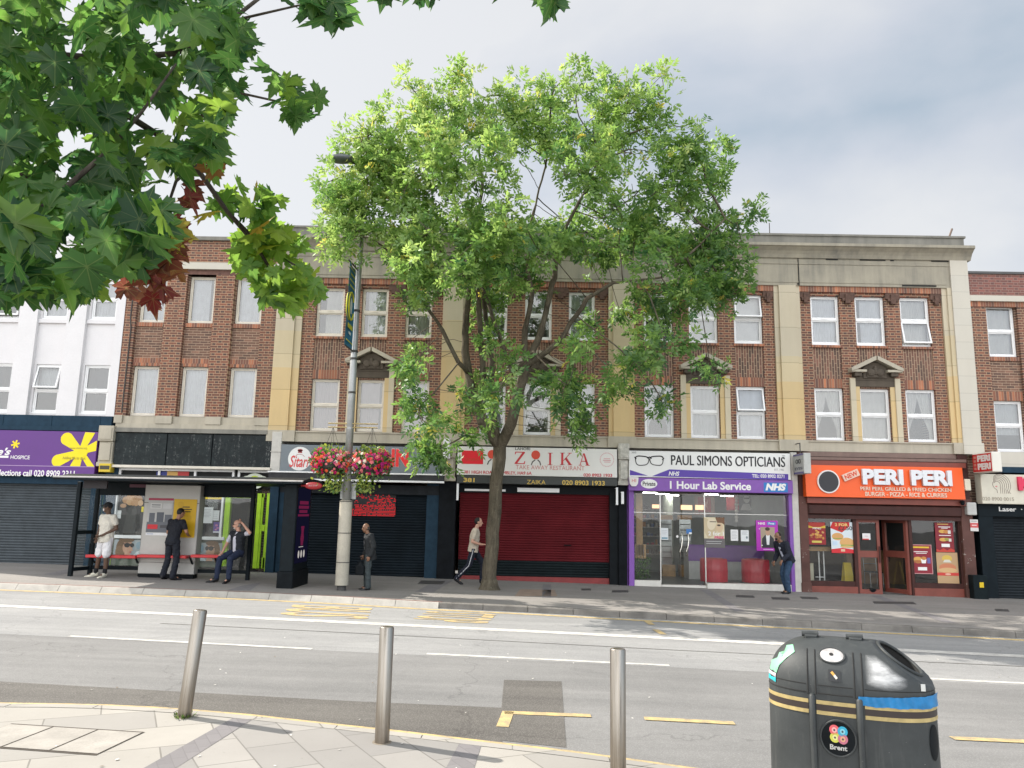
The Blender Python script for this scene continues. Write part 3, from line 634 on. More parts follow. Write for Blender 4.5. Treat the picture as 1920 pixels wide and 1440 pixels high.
for bi, (a, b, ws) in enumerate(BAYS):
    s = MB(); s.box(a, b, 21.93, 22.02, 8.46, 8.63); s.build('soldier_course', m_sold, pr)
    # moulded brick brackets on the piers under the course
    k = MB(); edges = [a]+[v for w_ in ws for v in w_]+[b]
    for i in range(0, len(edges), 2):
        p, q = edges[i], edges[i+1]; c = (p+q)/2; hw = (q-p)/2-.015
        k.box(c-hw, c+hw, 21.94, 22.02, 8.28, 8.455); k.box(c-hw*.72, c+hw*.72, 21.91, 22.02, 8.2, 8.28); k.box(c-hw*.34, c+hw*.34, 21.89, 22.02, 8.12, 8.4)
    k.build('brick_brackets', mat('brick_sooty', (.11, .065, .05), .9, var=.4, scale=9), pr)
    for wi, (c, d) in enumerate(ws):
        mid = wi == 1
        z = MB(); z.box(c, d, 22.03, 22.2, W1[1], W2[0]-.1); z.build('spandrel', m_brickv, pr)
        z = MB(); z.box(c-.02, d+.02, 21.96, 22.19, W2[0]-.1, W2[0]-.03); z.build('brick_sill', m_sold, pr)
        if not mid: z = MB(); z.box(c, d, 22.015, 22.19, W1[1]+.002, W1[1]+.27); z.build('brick_lintel', m_sold, pr)
        opn2 = {(2, 2): 1, (3, 2): 0}.get((bi, wi)); fm = m_cream if bi == 0 else m_upvc
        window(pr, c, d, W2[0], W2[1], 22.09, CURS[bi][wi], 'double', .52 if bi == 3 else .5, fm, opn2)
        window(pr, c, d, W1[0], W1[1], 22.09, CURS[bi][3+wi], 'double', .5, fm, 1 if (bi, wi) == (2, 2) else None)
    # stone surround with broken pediment round the middle first-floor window
    c, d = ws[1]; e = (c+d)/2; hw = (d-c)/2
    s = MB()
    for sg in (-1, 1):
        s.box(e+sg*(hw+.002), e+sg*(hw+.13), 21.96, 22.16, 4.07, 5.66)
    s.build('window_surround', m_ochre, pr); s = MB(); s.box(e-hw-.13, e+hw+.13, 21.955, 22.16, 5.66, 5.84); s.build('lintel', m_darkstone, pr)
    s = MB()
    for sg in (-1, 1): s.box(e+sg*(hw+.132), e+sg*(hw+.285), 21.92, 22.05, 4.07, 5.9)
    s.build('surround_pilasters', m_stone, pr)
    s = MB(); s.box(e-hw-.12, e+hw+.12, 21.94, 22.02, 5.842, 6.04); s.extr([(e-.34, 5.9), (e+.34, 5.9), (e+.34, 6.2), (e+.12, 6.36), (e-.12, 6.36), (e-.34, 6.2)], 21.9, 22.02)
    s.box(e-.24, e+.24, 21.87, 21.93, 5.93, 6.13)
    for sg in (-1, 1): s.ell((e+sg*.13, 21.86, 6.06), (.12, .05, .11), 10); s.box(e+sg*.42, e+sg*.62, 21.80, 22.02, 5.95, 6.07)
    s.ell((e, 21.87, 6.12), (.07, .05, .14), 10)
    s.build('tympanum', m_darkstone, pr)
    s = MB()
    for sg in (-1, 1):
        s.extr([(e+sg*.74, 6.09), (e+sg*.74, 6.17), (e+sg*.02, 6.53), (e+sg*.02, 6.41), (e+sg*.58, 6.13)], 21.72, 22.02)
        s.box(e+sg*.3, e+sg*.73, 21.745, 22.02, 6.06, 6.125)
    s.build('pediment', m_ledge, pr)
    z = MB(); z.box(a-.02, b+.02, 21.9, 22.2, 3.76, 4.06); z.box(a-.02, b+.02, 21.86, 22.0, 4.03, 4.068); z.build('stone_band', m_ledge, pr)
for pi, (a, b) in enumerate(((-7.15, -6.4), (-2.27, -1.55), (2.59, 3.33), (7.44, 8.2), (12.36, 12.62))):
    zsp = (5.9, 6.5, 6.2, 5.75, 6.0)[pi]; zs2 = zsp+(1.1, .9, 1.3, .75, 1.2)[pi]
    for nm, m, za, zb in (('pilaster', m_ochre, 4.07, zsp), ('pilaster', m_mid, zsp, zs2), ('pilaster', m_stone, zs2, 8.63)):
        p = MB()
        if pi == 0: p.box(a, b-.2, 21.86, 22.1, za, zb); p.box(b-.2, b, 21.93, 22.1, za, zb)
        elif pi == 4: p.box(a, b-.12, 21.93, 22.1, za, zb); p.box(b-.12, b, 21.88, 22.1, za, zb)
        else: p.box(a, a+.13, 21.93, 22.1, za, zb); p.box(a+.13, b-.13, 21.86, 22.1, za, zb); p.box(b-.13, b, 21.93, 22.1, za, zb)
        p.build(nm, m, pr)
    p = MB(); p.box(a-.03, b+.03, 21.82, 22.2, 3.758, 4.075); p.build('pilaster_base', m_ledge, pr)
p = MB(); p.box(12.62, 13.13, 21.84, 22.3, 4.07, 9.46); p.build('end_pier', m_pale, pr); p = MB(); p.box(12.6, 13.17, 21.8, 22.3, 3.757, 4.074); p.build('pier_base', m_pale, pr)
fz = MB(); fz.box(X0, 12.62, 21.89, 22.2, 8.63, 9.46); fz.box(X0, 12.62, 21.87, 21.9, 9.28, 9.32); fz.box(X0+.1, 12.5, 21.875, 21.9, 8.72, 8.76); fz.build('frieze', m_frieze, pr)
fz = MB(); fz.profx([(22.1, 9.46), (21.84, 9.46), (21.82, 9.5), (21.79, 9.56), (21.73, 9.64), (21.62, 9.73), (21.57, 9.75), (21.57, 9.83), (21.62, 9.85), (22.1, 9.85)], X0, 13.24); fz.build('cornice', m_frieze, pr)
fz = MB(); fz.box(X0, 13.02, 21.74, 22.1, 9.85, 10.1); fz.box(X0-.02, 13.06, 21.70, 22.14, 10.1, 10.16); fz.build('parapet', m_corn, pr)
for zz, nm in ((9.4, 'open_joint'),):
    j = MB()
    for x, l in ((9.0, .35), (10.0, .75), (12.1, .5), (10.9, .1), (4.4, .3)): j.box(x, x+l, 21.865, 21.9, 9.425, 9.45)
    j.box(11.2, 12.2, 21.872, 21.9, 8.66, 8.70); j.build('open_joints', m_dark, pr)
jm = MB(); jm.box(8.17, 8.185, 21.85, 21.9, 8.63, 9.46); jm.box(8.12, 8.17, 21.868, 21.89, 8.66, 8.69); jm.build('movement_joint', m_dark, pr)
shell(pr, X0, X1, -.35, 9.7, m_brick2)
pp = MB(); pp.tube([(12.66, 21.9, 10.12), (12.8, 21.9, 10.46)], .03); tag(pp.build('vent_pipe', mat('rust_pipe', (.16, .12, .1), .8)), 'short leaning rusty pipe on the right end of the grey stone parapet', 'pipe')
an = MB(); an.tube([(7.75, 23, 9.8), (7.75, 23, 10.98)], .014); an.tube([(7.75, 23, 9.8), (7.75, 23, 10.2)], .022); tag(an.build('roof_aerial', m_iron), 'thin upright rod aerial standing on the roof above the opticians', 'aerial')

# ------------------------------------------------------------------ left brick building
lb = thing('brick_building', 'red brick three-storey building with tall narrow windows between brick piers, left of the stone parade', 'building', (-9.4, 22, 0))
LW = [(-11.27, -10.5), (-9.84, -9.07), (-8.43, -7.65)]
mb = MB(); mb.holes(-11.63, -7.15, 4.42, 8.66, [(a-.04, b+.04, 4.42, 8.66) for a, b in LW], 21.92, .12); mb.holes(-11.63, -7.15, 9.02, 9.72, [], 21.95, 0); mb.build('brick_wall', m_brick, lb)
bk = MB()
for a, b in LW: bk.holes(a-.04, b+.04, 4.42, 8.66, [(a, b, 4.43, 5.9), (a, b, 7.21, 8.66)], 22.04, .12)
bk.build('brick_panel', m_brick2, lb)
for i, (a, b) in enumerate(LW):
    l = MB(); l.box(a-.03, b+.03, 22.015, 22.06, 5.9, 6.14); l.box(a-.03, b+.03, 22.0, 22.06, 7.08, 7.205); l.build('brick_lintel', m_sold, lb)
    window(lb, a, b, 4.43, 5.9, 22.1, 'net', 'single', fm=m_cream if i == 1 else m_cream); window(lb, a, b, 7.21, 8.64, 22.1, 'net', 'single', fm=m_cream)
s = MB(); s.box(-11.63, -7.15, 21.84, 22.1, 8.81, 9.02); s.build('stone_band', m_pale, lb)
s = MB(); s.box(-11.63, -7.16, 21.915, 22.1, 8.66, 8.81); s.build('soldier_course', mat('brick_dark_course', (.14, .075, .06), .9, var=.4, scale=12), lb)
s = MB(); s.box(-11.65, -7.15, 21.86, 22.25, 9.72, 9.83); s.build('coping', m_corn, lb)
s = MB(); s.box(-11.55, -7.15, 21.88, 22.2, 4.06, 4.2)
for a, b in LW: s.box(a-.1, b+.1, 21.93, 22.2, 4.2, 4.42)
s.build('stone_band', m_ledge, lb); s = MB()
for a, b in ((-11.6, -11.37), (-10.4, -9.94), (-8.97, -8.53), (-7.55, -7.15)): s.box(a, b, 21.85, 22.2, 4.2, 4.425)
s.build('pier_base', m_ledge, lb)
s = MB(); s.box(-11.5, -7.15, 21.8, 22.2, 3.94, 4.06); s.build('fascia_cap', m_corn, lb)
c = MB(); c.tube([(-11.42, 21.9, 9.0), (-11.44, 21.89, 7.3), (-11.40, 21.9, 7.0), (-11.42, 21.9, 4.5)], .018); c.build('downpipe', m_iron, lb)
shell(lb, -11.63, -7.15, -.2, 9.55, m_brick2)

# ------------------------------------------------------------------ white building
wb = thing('white_building', 'white painted three-storey building at the far left edge with white framed windows', 'building', (-15, 22, 0))
WC = [(-18.4, -17.65), (-16.96, -16.22), (-15.55, -14.8), (-14.13, -13.38), (-12.7, -11.94)]
mb = MB(); mb.holes(-20, -11.63, 4.38, 9.6, [(a-.06, b+.06, 4.38, 8.6) for a, b in WC], 21.9, .14)
for a, b in WC: mb.holes(a-.06, b+.06, 4.38, 8.6, [(a, b, 4.46, 5.9), (a, b, 7.27, 8.46)], 22.04, .1)
mb.build('rendered_wall', m_white_wall, wb)
for i, (a, b) in enumerate(WC):
    s = MB(); s.box(a-.06, b+.06, 21.97, 22.1, 7.13, 7.24); s.build('sill', m_white_wall, wb)
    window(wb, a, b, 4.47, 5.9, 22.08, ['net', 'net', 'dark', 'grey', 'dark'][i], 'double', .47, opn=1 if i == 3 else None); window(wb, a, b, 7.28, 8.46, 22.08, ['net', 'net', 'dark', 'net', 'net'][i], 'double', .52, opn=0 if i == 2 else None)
s = MB(); s.box(-20, -11.63, 21.86, 22.2, 9.6, 9.75); s.build('coping', m_white_wall, wb)
s = MB(); s.box(-20, -11.66, 21.86, 22.2, 4.02, 4.38); s.box(-20, -11.66, 21.8, 22.2, 3.94, 4.06)
for x in (-19, -17.6, -16.2, -14.8, -13.4, -12.0): s.box(x-.02, x+.02, 21.845, 21.87, 4.06, 4.38)
s.build('navy_band', m_navy, wb); shell(wb, -20, -11.63, -.1, 9.5, m_brick2)

# ------------------------------------------------------------------ right brick building
rb = thing('brick_building', 'red brick building with a purple-brown brick parapet beyond the pale stone corner', 'building', (15.5, 22, 0))
RW = [(13.67, 14.5), (15.25, 16.05), (16.8, 17.6)]
mb = MB(); mb.holes(13.13, 19, 3.7, 8.2, [(a-.04, b+.04, 3.84, 8.2) for a, b in RW], 21.95, .1); mb.build('brick_wall', m_brick, rb)
bk = MB()
for a, b in RW: bk.holes(a-.04, b+.04, 3.84, 8.2, [(a, b, 3.86, 5.33), (a, b, 6.63, 8.16)], 22.04, .1)
bk.build('brick_panel', m_brick2, rb)
mb = MB(); mb.holes(13.13, 19, 8.42, 9.1, [], 21.97, 0); mb.build('parapet', m_brickp, rb)
s = MB(); s.box(13.14, 19, 21.86, 22.1, 8.25, 8.42); s.build('stone_band', m_pale, rb)
s = MB(); s.box(13.14, 19, 21.92, 22.1, 9.1, 9.17); s.build('coping', mat('coping_dark', (.10, .10, .10), .8), rb)
s = MB(); s.box(13.14, 19, 21.93, 22.05, 8.1, 8.25); s.build('soldier_course', m_sold, rb)
for i, (a, b) in enumerate(RW):
    l = MB(); l.box(a-.03, b+.03, 22.015, 22.06, 5.33, 5.6); l.box(a-.03, b+.03, 22.0, 22.06, 6.5, 6.62); l.build('brick_lintel', m_sold, rb)
    window(rb, a, b, 3.86, 5.33, 22.1, 'grey', 'double', .52); window(rb, a, b, 6.63, 8.16, 22.1, 'cream', 'double', .5)
s = MB(); s.box(13.35, 19, 21.85, 22.2, 3.42, 3.84); s.build('stone_band', m_pale, rb)
s = MB(); s.box(13.3, 19, 21.82, 22.2, 3.26, 3.42); s.build('fascia_cap', m_navy, rb)
shell(rb, 13.13, 19, -.5, 9.0, m_brick2)
# ------------------------------------------------------------------ shopfronts
flat_cache = {}
def fm(c, r=.45, sp=.4):
    k = 'sign_paint_%02x%02x%02x' % tuple(int(min(1, v)*255) for v in c)
    return mat(k, c, r, var=.04, scale=3, spec=sp)
WH = (.78, .77, .75); RD = (.62, .015, .02); BK = (.015, .014, .018)
def shutter(x0, x1, z0, z1, y, m, parent, pitch=.078, name='roller_shutter', local=False):
    mb = MB(); n = max(1, int(round((z1-z0)/pitch))); p = (z1-z0)/n; pr_ = []
    for i in range(n):
        z = z0+i*p
        pr_ += [(y+.012, z), (y-.004, z+p*.12), (y-.012, z+p*.45), (y-.004, z+p*.8), (y+.010, z+p*.92)]
    pr_.append((y+.012, z1))
    xs = (x0, x1)
    for (a, b) in zip(pr_[:-1], pr_[1:]): mb.quad((x0, a[0], a[1]), (x1, a[0], a[1]), (x1, b[0], b[1]), (x0, b[0], b[1]))
    mb.box(x0, x1, y+.02, y+.05, z0, z1)
    return mb.build(name, m, parent, local=local)
def poster(label, x0, x1, z0, z1, y, base, els, cat='poster', group=None, yaw=0.0):
    """flat printed sheet: els are ('r',x0,y0,x1,y1,col) ('e',cx,cy,rx,ry,col) ('p',[(x,y)..],col) ('t',text,x0,y0,x1,y1,col[,wt]) in 0..1 sheet coordinates"""
    cx = (x0+x1)/2; W, H = x1-x0, z1-z0
    t = thing('poster' if cat == 'poster' else cat.replace(' ', '_'), label, cat, (cx, y, z0), yaw, group)
    MB().box(-W/2, W/2, 0, .004, 0, H).build('sheet', fm(base), t, local=True)
    px = MB(); mats = []; k = 0
    X = lambda u: -W/2+u*W; Z = lambda v: v*H
    for e in els:
        k += 1; d = -.001-.0006*k
        if e[0] == 't':
            text(e[1], X(e[2]), X(e[4]), Z(e[3]), Z(e[5]), d, fm(e[6]), t, e[7] if len(e) > 7 else .01, .001, local=True); continue
        m = fm(e[-1]); 
        if m not in mats: mats.append(m)
        mi = mats.index(m)
        if e[0] == 'r': px.box(X(e[1]), X(e[3]), d, -.0003, Z(e[2]), Z(e[4]), mi)
        elif e[0] == 'e': px.disc(X(e[1]), Z(e[2]), e[3]*W, e[4]*H, d, -d-.0003, 18, mi)
        else: px.extr([(X(a), Z(b)) for a, b in e[1]], d, -.0003, mi)
    if px.v: px.build('picture', mats, t, local=True)
    return t
def frontthing(name, label, cx, group=None): return thing(name, label, 'shopfront', (cx, 22, gz(cx)), 0, group)

# --- shop 1: hospice charity shop with grey shutter
s1 = frontthing('shopfront', 'closed charity shop with a grey-blue roller shutter at the far left, under the purple sign', -15)
shutter(-20, -12.1, .17, 2.45, 22.12, mat('shutter_grey', (.058, .069, .078), .55, .0, var=.2, spec=.25), s1, .075)
s_ = MB(); s_.box(-20, -11.75, 21.95, 22.3, 2.43, 2.66); s_.box(-12.1, -11.72, 21.97, 22.3, .1, 2.43); s_.build('shutter_frame', m_navy, s1)
sg = thing('shop_sign', 'purple fascia sign with a big yellow flower and hospice lettering', 'sign', (-15, 21.8, 2.65))
PUR = mat('sign_purple', (.115, .035, .21), .4, var=.06, scale=1)
MB().cbox(-20, -11.96, 21.78, 22.0, 2.66, 3.92, .01).build('panel', PUR, sg); yS = 21.78
l = MB(); l.box(-20, -11.97, yS-.005, yS, 2.915, 2.93); l.build('trim_line', fm((.45, .33, .5)), sg)
def SX(px, py, Y=yS): return F(px, py, Y)
c0 = SX(152, 847); pet = MB()
for (ex, ey, wd, rnd_) in ((126, 823, .36, 1), (168, 812, .3, 0), (196, 837, .3, 0), (170, 880, .34, 0), (141, 880, .3, 0), (109, 864, .36, 1)):
    e_ = SX(ex, ey); d = Vector((e_[0]-c0[0], e_[1]-c0[1])); L_ = d.length; d.normalize(); n_ = Vector((-d.y, d.x)); pts = [(c0[0]-n_.x*.07, c0[1]-n_.y*.07)]
    steps = 12 if rnd_ else 1
    for i in range(steps+1):
        a = -math.pi/2+math.pi*i/steps if rnd_ else (-math.pi/2+math.pi*i)
        cxx = L_-wd/2*0 ; o_ = d*(L_+(wd*.5*math.cos(a) if rnd_ else .06))+n_*(wd/2*math.sin(a)); pts.append((c0[0]+o_.x, c0[1]+o_.y))
    pts.append((c0[0]+n_.x*.07, c0[1]+n_.y*.07))
    pts = [(min(x, -11.97), min(max(z, 2.935), 3.905)) for x, z in pts]; pet.extr(pts, yS-.006-.001*len(pet.v)/100, yS)
pet.disc(c0[0], c0[1], .2, .17, yS-.012, .012); pet.build('flower_emblem', fm((.80, .66, .01)), sg)
def st(body, l, t, r, b, m, par, wt=0.0, Y=yS, sh=0.0, ext=.004, rot=0.0, nm='lettering'):
    x0, x1, z0, z1 = rect(l, t, r, b, Y); return text(body, x0, x1, z0, z1, Y, m, par, wt, ext, nm, sh, rot=rot)
st('www.stlukes.org', 131, 838, 163, 843, fm((.42, .36, .06)), sg, Y=yS-.013); st('Adding life to days', 117, 856, 160, 863, fm((.42, .36, .06)), sg, Y=yS-.013)
st("Luke's", -42, 839, 21, 853, fm(WH), sg, .03, sh=.35); r_ = rect(-40, 854, 16, 858, yS); MB().box(r_[0], r_[1], yS-.004, yS, r_[2], r_[3]).build('underline', fm(WH), sg)
st('HOSPICE', 20, 854, 56, 861, fm(WH), sg, .01); st('For collections call 020 8909 2311', -38, 881, 140, 893, fm(WH), sg, .02)
sm = MB(); c1 = SX(29, 833)
for k in range(6):
    a = k*math.pi/3+.25; sm.ribbon([(c1[0], c1[1]), (c1[0]+.11*math.cos(a), c1[1]+.11*math.sin(a))], .045, yS-.005-.0004*k)
sm.build('small_flower', fm((.80, .62, .01)), sg)
def console(label, x0, x1, zt, zb, m1, y0=21.7):
    t = thing('console_bracket', label, 'bracket', ((x0+x1)/2, 21.8, zb), 0, 'stone console brackets between the shop signs')
    k = MB(); h = zt-zb
    k.box(x0, x1, y0+.02, 22.1, zb+h*.62, zt); k.box(x0+.04, x1-.04, y0, y0+.02, zb+h*.66, zt-.06); k.box(x0+.02, x1-.02, y0+.1, 22.1, zb+.1*h, zb+h*.62); k.box(x0+.06, x1-.06, y0+.06, y0+.1, zb+.14*h, zb+h*.58); k.box(x0-.01, x1+.01, y0+.08, 22.1, zb, zb+.1*h)
    bevel(k.build('bracket_block', m1, t), .01, 1); return t
console('stone console bracket between the purple sign and the black marble fascia', -11.93, -11.5, 4.1, 2.95, m_ledge)
pierm = mat('shop_pier_black', (.010, .012, .015), .6, var=.5, scale=3, fine=40, spec=.08)
def pier(label, x0, x1, zt, m=None, y0=21.9):
    c = (x0+x1)/2; t = thing('shop_pier', label, 'pier', (c, 21.95, gz(c)), 0, 'piers between the shopfronts'); k = MB(); k.cbox(x0, x1, y0, 22.5, gz(c, -.03), zt, .012); k.build('pier_face', m or pierm, t); return t
pier('dark pier behind the bus shelter between the purple shop and the green shop', -11.7, -11.35, 2.95, m_navy)
ys = thing('warning_sign', 'small yellow and black sign on the pier beside the purple sign', 'sign', (*F(195, 880, 21.6)[:1], 21.7, 2.7))
r_ = rect(185, 869, 207, 885, 21.68); MB().cbox(r_[0], r_[1], 21.68, 21.9, r_[2], r_[3], .01).build('plate', fm((.62, .45, .03)), ys); r_ = rect(187, 873, 205, 880, 21.675); MB().box(r_[0], r_[1], 21.674, 21.68, r_[2], r_[3]).build('black_panel', fm((.05, .045, .03)), ys)

# --- shop 2: lime green shop, black marble fascia
s2 = frontthing('shopfront', 'lime green framed shop behind the bus shelter with a black marble fascia', -9.2)
def marble():
    t = NT('black_marble'); o = t.obj(); a = t.noise(o, 2.5, 7, .75, 1.5); b = t.noise(o, 14, 4, .8); mp = t.n('ShaderNodeMapping'); mp.inputs['Scale'].default_value = (7, 1, .8); t.l(o, mp.inputs[0]); st_ = t.noise(mp.outputs[0], 2, 5, .7)
    c = t.ramp(a, (.4, (.006, .010, .012)), (.75, (.022, .032, .033))); c = t.mix(t.m_('MULTIPLY', t.ramp(t.m_('MULTIPLY', b, st_), (.3, (0, 0, 0)), (.45, (1, 1, 1))), .55), c, (.3, .31, .30)); t.bsdf(c, .5, 0, .22); return t.m
k = MB()
for a, b in ((-11.5, -10.02), (-10.0, -8.72), (-8.7, -7.02)): k.cbox(a, b, 21.86, 22.1, 3.0, 3.92, .008)
k.build('marble_fascia', marble(), s2)
k = MB(); k.box(-11.5, -6.98, 21.74, 22.0, 2.93, 3.0); k.build('fascia_trim', m_cream, s2)
GRN = mat('lime_paint', (.42, .66, .03), .45, var=.12, fine=30)
k = MB(); k.box(-11.5, -7.0, 22.02, 22.08, 2.42, 2.93); k.build('transom_void', m_dark, s2)
k = MB()
for a, b in ((-11.35, -8.05), (-7.95, -6.98)):
    k.box(a, b, 21.95, 22.02, 2.86, 2.93); k.box(a, b, 21.95, 22.02, 2.5, 2.58); k.box(a, a+.06, 21.95, 22.02, 2.58, 2.86); k.box(b-.06, b, 21.95, 22.02, 2.58, 2.86)
for x in (-10.2, -9.17): k.box(x-.03, x+.03, 21.95, 22.02, 2.58, 2.86)
k.build('transom_frame', m_upvc, s2)
for (l, r, col) in ((293, 313, (.02, .03, .2)), (313, 333, (.55, .32, .08)), (333, 354, (.45, .03, .03))): r_ = rect(l, 884, r, 898, 22.0); MB().box(r_[0], r_[1], 22.0, 22.012, r_[2], r_[3]).build('transom_sticker', fm(col), s2)
k = MB()   # white scalloped badge over the door
bx = F(478, 893, 21.93)
for i, (dx, rr) in enumerate(((-.42, .1), (-.22, .14), (0, .22), (.22, .14), (.42, .1))): k.disc(bx[0]+dx, 2.62, rr*1.3, rr, 21.93-.002*i, .02)
k.build('scalloped_badge', fm((.62, .66, .55)), s2)
lb_ = MB(); lb_.disc(bx[0], 2.72, .1, .05, 21.915, .01); lb_.build('badge_motif', fm((.45, .55, .05)), s2)
fr = MB()
def pxbox(mb, l, t, r, b, Y, d, mi=0): r_ = rect(l, t, r, b, Y); mb.cbox(r_[0], r_[1], Y, Y+d, r_[2], r_[3], .006, mi)
for (l, t, r, b) in ((187, 915, 207, 1066), (207, 915, 213, 1060), (418, 925, 428, 1062), (428, 925, 472, 934), (466, 934, 472, 1066), (478, 925, 486, 1066), (500, 925, 515, 1072)): pxbox(fr, l, t, r, b, 21.95, .15)
fr.build('green_frame', GRN, s2)
dn = MB()
for (l, t, r, b) in ((486, 925, 490, 1066), (496, 925, 501, 1066), (490, 925, 496, 933), (490, 984, 496, 996), (490, 1045, 496, 1066)): pxbox(dn, l, t, r, b, 21.98, .06)
dn.build('green_door', GRN, s2)
gl = MB(); gl.quad((-11.3, 22.04, gz(-9)), (-7.0, 22.04, gz(-9)), (-7.0, 22.04, 2.5), (-11.3, 22.04, 2.5)); gl.build('window_glass', m_shopglass, s2)
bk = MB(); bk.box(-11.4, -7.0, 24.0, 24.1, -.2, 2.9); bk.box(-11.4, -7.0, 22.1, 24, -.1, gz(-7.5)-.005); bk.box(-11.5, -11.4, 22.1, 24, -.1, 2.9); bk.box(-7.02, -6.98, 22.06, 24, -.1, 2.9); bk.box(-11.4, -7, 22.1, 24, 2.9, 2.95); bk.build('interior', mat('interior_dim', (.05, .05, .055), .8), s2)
sl = MB(); pxbox(sl, 213, 1005, 420, 1011, 21.9, .12); pxbox(sl, 213, 918, 217, 1005, 21.93, .08); pxbox(sl, 413, 925, 417, 1008, 21.93, .08); sl.build('window_sill', m_upvc, s2)
st_ = MB(); pxbox(st_, 207, 1011, 420, 1062, 21.98, .05); st_.build('stall_riser', mat('riser_mixed', (.10, .12, .09), .7, var=.4, scale=2), s2)
tw = MB()
for i in range(9):
    r_ = rect(505-i*.3, 932+i*8.5, 512-i*.3, 938+i*8.5, 21.945); tw.disc((r_[0]+r_[1])/2, (r_[2]+r_[3])/2, .035+.012*(i % 2), .04, 21.945, .003)
tw.build('white_motifs', fm((.72, .74, .68)), s2)
SK = (.52, .30, .2); HR = (.16, .09, .045)
def shades_ad(label, l, t, r, b, flip):
    x0, x1, z0, z1 = rect(l, t, r, b, 21.93); f = (lambda u: 1-u) if flip else (lambda u: u)
    poster(label, x0, x1, z0, z1, 21.93, (.30, .34, .36), [('e', f(.28), .55, .2, .5, HR), ('e', f(.2), .3, .14, .38, (.22, .13, .07)), ('p', [(f(.35), 0), (f(.62), 0), (f(.58), .25), (f(.4), .3)], SK), ('e', f(.47), .6, .17, .4, SK), ('p', [(f(.6), .5), (f(.69), .42), (f(.6), .38)], SK), ('e', f(.42), .98, .26, .14, HR),
      ('e', f(.45), .7, .1, .13, (.02, .02, .02)), ('e', f(.62), .7, .07, .12, (.02, .02, .02)), ('r', min(f(.3), f(.66)), .74, max(f(.3), f(.66)), .79, (.02, .02, .02)), ('e', f(.58), .32, .05, .035, (.45, .1, .1)), ('p', [(f(.62), 0), (f(1), 0), (f(1), .5), (f(.8), .35)], (.55, .6, .62)), ('e', f(.85), .7, .1, .2, (.2, .3, .36))])
shades_ad('low poster of a woman in sunglasses, behind the person in white shorts', 213, 1012, 268, 1046, False)
shades_ad('low poster of a woman in sunglasses, beside the seated person', 370, 1018, 416, 1052, True)
x0, x1, z0, z1 = rect(220, 922, 270, 1000, 22.02); poster('dark window poster with a heap of golden brown biscuits', x0, x1, z0, z1, 22.02, (.02, .022, .022), [('e', .3, .8, .16, .09, (.36, .19, .08)), ('e', .5, .87, .2, .09, (.42, .22, .09)), ('e', .72, .82, .18, .1, (.33, .17, .07)), ('e', .45, .75, .15, .08, (.45, .27, .13)), ('e', .63, .73, .16, .08, (.40, .22, .1)), ('e', .84, .73, .1, .07, (.5, .32, .18)), ('e', .2, .66, .12, .05, (.38, .22, .12)), ('p', [(.25, 0), (.75, 0), (.72, .55), (.62, .68), (.4, .6)], (.045, .045, .043))])
def sheetp(label, l, t, r, b, Y, col=(.62, .63, .62), els=(), cat='notice'):
    x0, x1, z0, z1 = rect(l, t, r, b, Y); return poster(label, x0, x1, z0, z1, Y, col, list(els), cat)
LN = (.3, .3, .32)
def lines(n, a=.15, b=.85, top=.85, bot=.2, col=LN): return [('r', a, top-(top-bot)*i/max(1, n-1)-.012, b-(.12 if i % 3 == 2 else 0), top-(top-bot)*i/max(1, n-1)+.012, col) for i in range(n)]
sheetp('small yellow notice in the window beside the grey information panel', 265, 950, 275, 960, 22.0, (.7, .55, .02))
sheetp('white notice low in the window behind the man in the black cap', 218, 957, 227, 972, 22.0, els=lines(3))
sheetp('larger of two white notices in the window right of the yellow poster', 376, 951, 399, 981, 22.0, els=lines(6, bot=.4))
sheetp('smaller white notice overlapping the larger one in the window', 398, 957, 411, 976, 22.01, els=lines(4))
sheetp('purple notice with pink figures in the window above the seated man', 400, 979, 414, 999, 22.0, (.10, .06, .25), [('r', 0, 0, 1, .14, (.6, .6, .65)), ('e', .4, .7, .18, .1, (.45, .15, .3)), ('e', .6, .45, .2, .1, (.4, .15, .35)), ('e', .35, .3, .15, .08, (.5, .2, .3))])
sheetp('yellow header strip at the top of the window right of the panel', 380, 926, 419, 936, 22.0, (.72, .52, .01), [('r', .25, .3, .8, .42, (.3, .2, .02)), ('r', .35, .6, .75, .7, (.3, .2, .02))])
k = thing('shop_pier', 'white painted pilaster between the black marble fascia and the grey sign', 'pier', (-6.86, 21.9, gz(-6.86)), 0, 'piers between the shopfronts')
wp = mat('pier_white', (.60, .58, .54), .8, var=.12, fine=40, bs=.2)
q_ = MB(); q_.cbox(-7.0, -6.72, 21.8, 22.4, 2.6, 4.02, .012); q_.box(-7.02, -6.7, 21.78, 22.2, 3.45, 3.47); q_.build('upper_block', wp, k); q_ = MB(); q_.box(-6.98, -6.74, 21.9, 22.4, 0, 2.6); q_.build('lower_shaft', m_navy, k)

# --- shop 3: grey sign, awning and dark shutter
s3 = frontthing('shopfront', 'closed restaurant with a dark navy roller shutter behind the lamp post, under the grey sign', -4.4)
SHN = mat('shutter_navy', (.009, .014, .019), .55, .0, var=.3, scale=1.2, spec=.08)
shutter(-6.5, -2.55, gz(-4.5, -.02), 2.35, 22.14, SHN, s3, .075)
k = MB(); k.box(-2.55, -2.2, 21.98, 22.4, -.05, 2.66); k.box(-6.72, -6.5, 21.98, 22.4, -.02, 2.66); k.build('shutter_frame', m_navy, s3)
k = MB(); k.box(-6.72, -2.2, 21.97, 22.4, 2.32, 2.58); k.build('shutter_box', mat('shutter_box_grey', (.025, .028, .032), .6, var=.3, spec=.08), s3)
k = MB(); k.cbox(-6.95, -2.05, 21.55, 22.0, 2.70, 2.87, .02); k.build('awning_cassette', mat('awning_grey', (.05, .05, .053), .8, var=.2, spec=.08), s3)
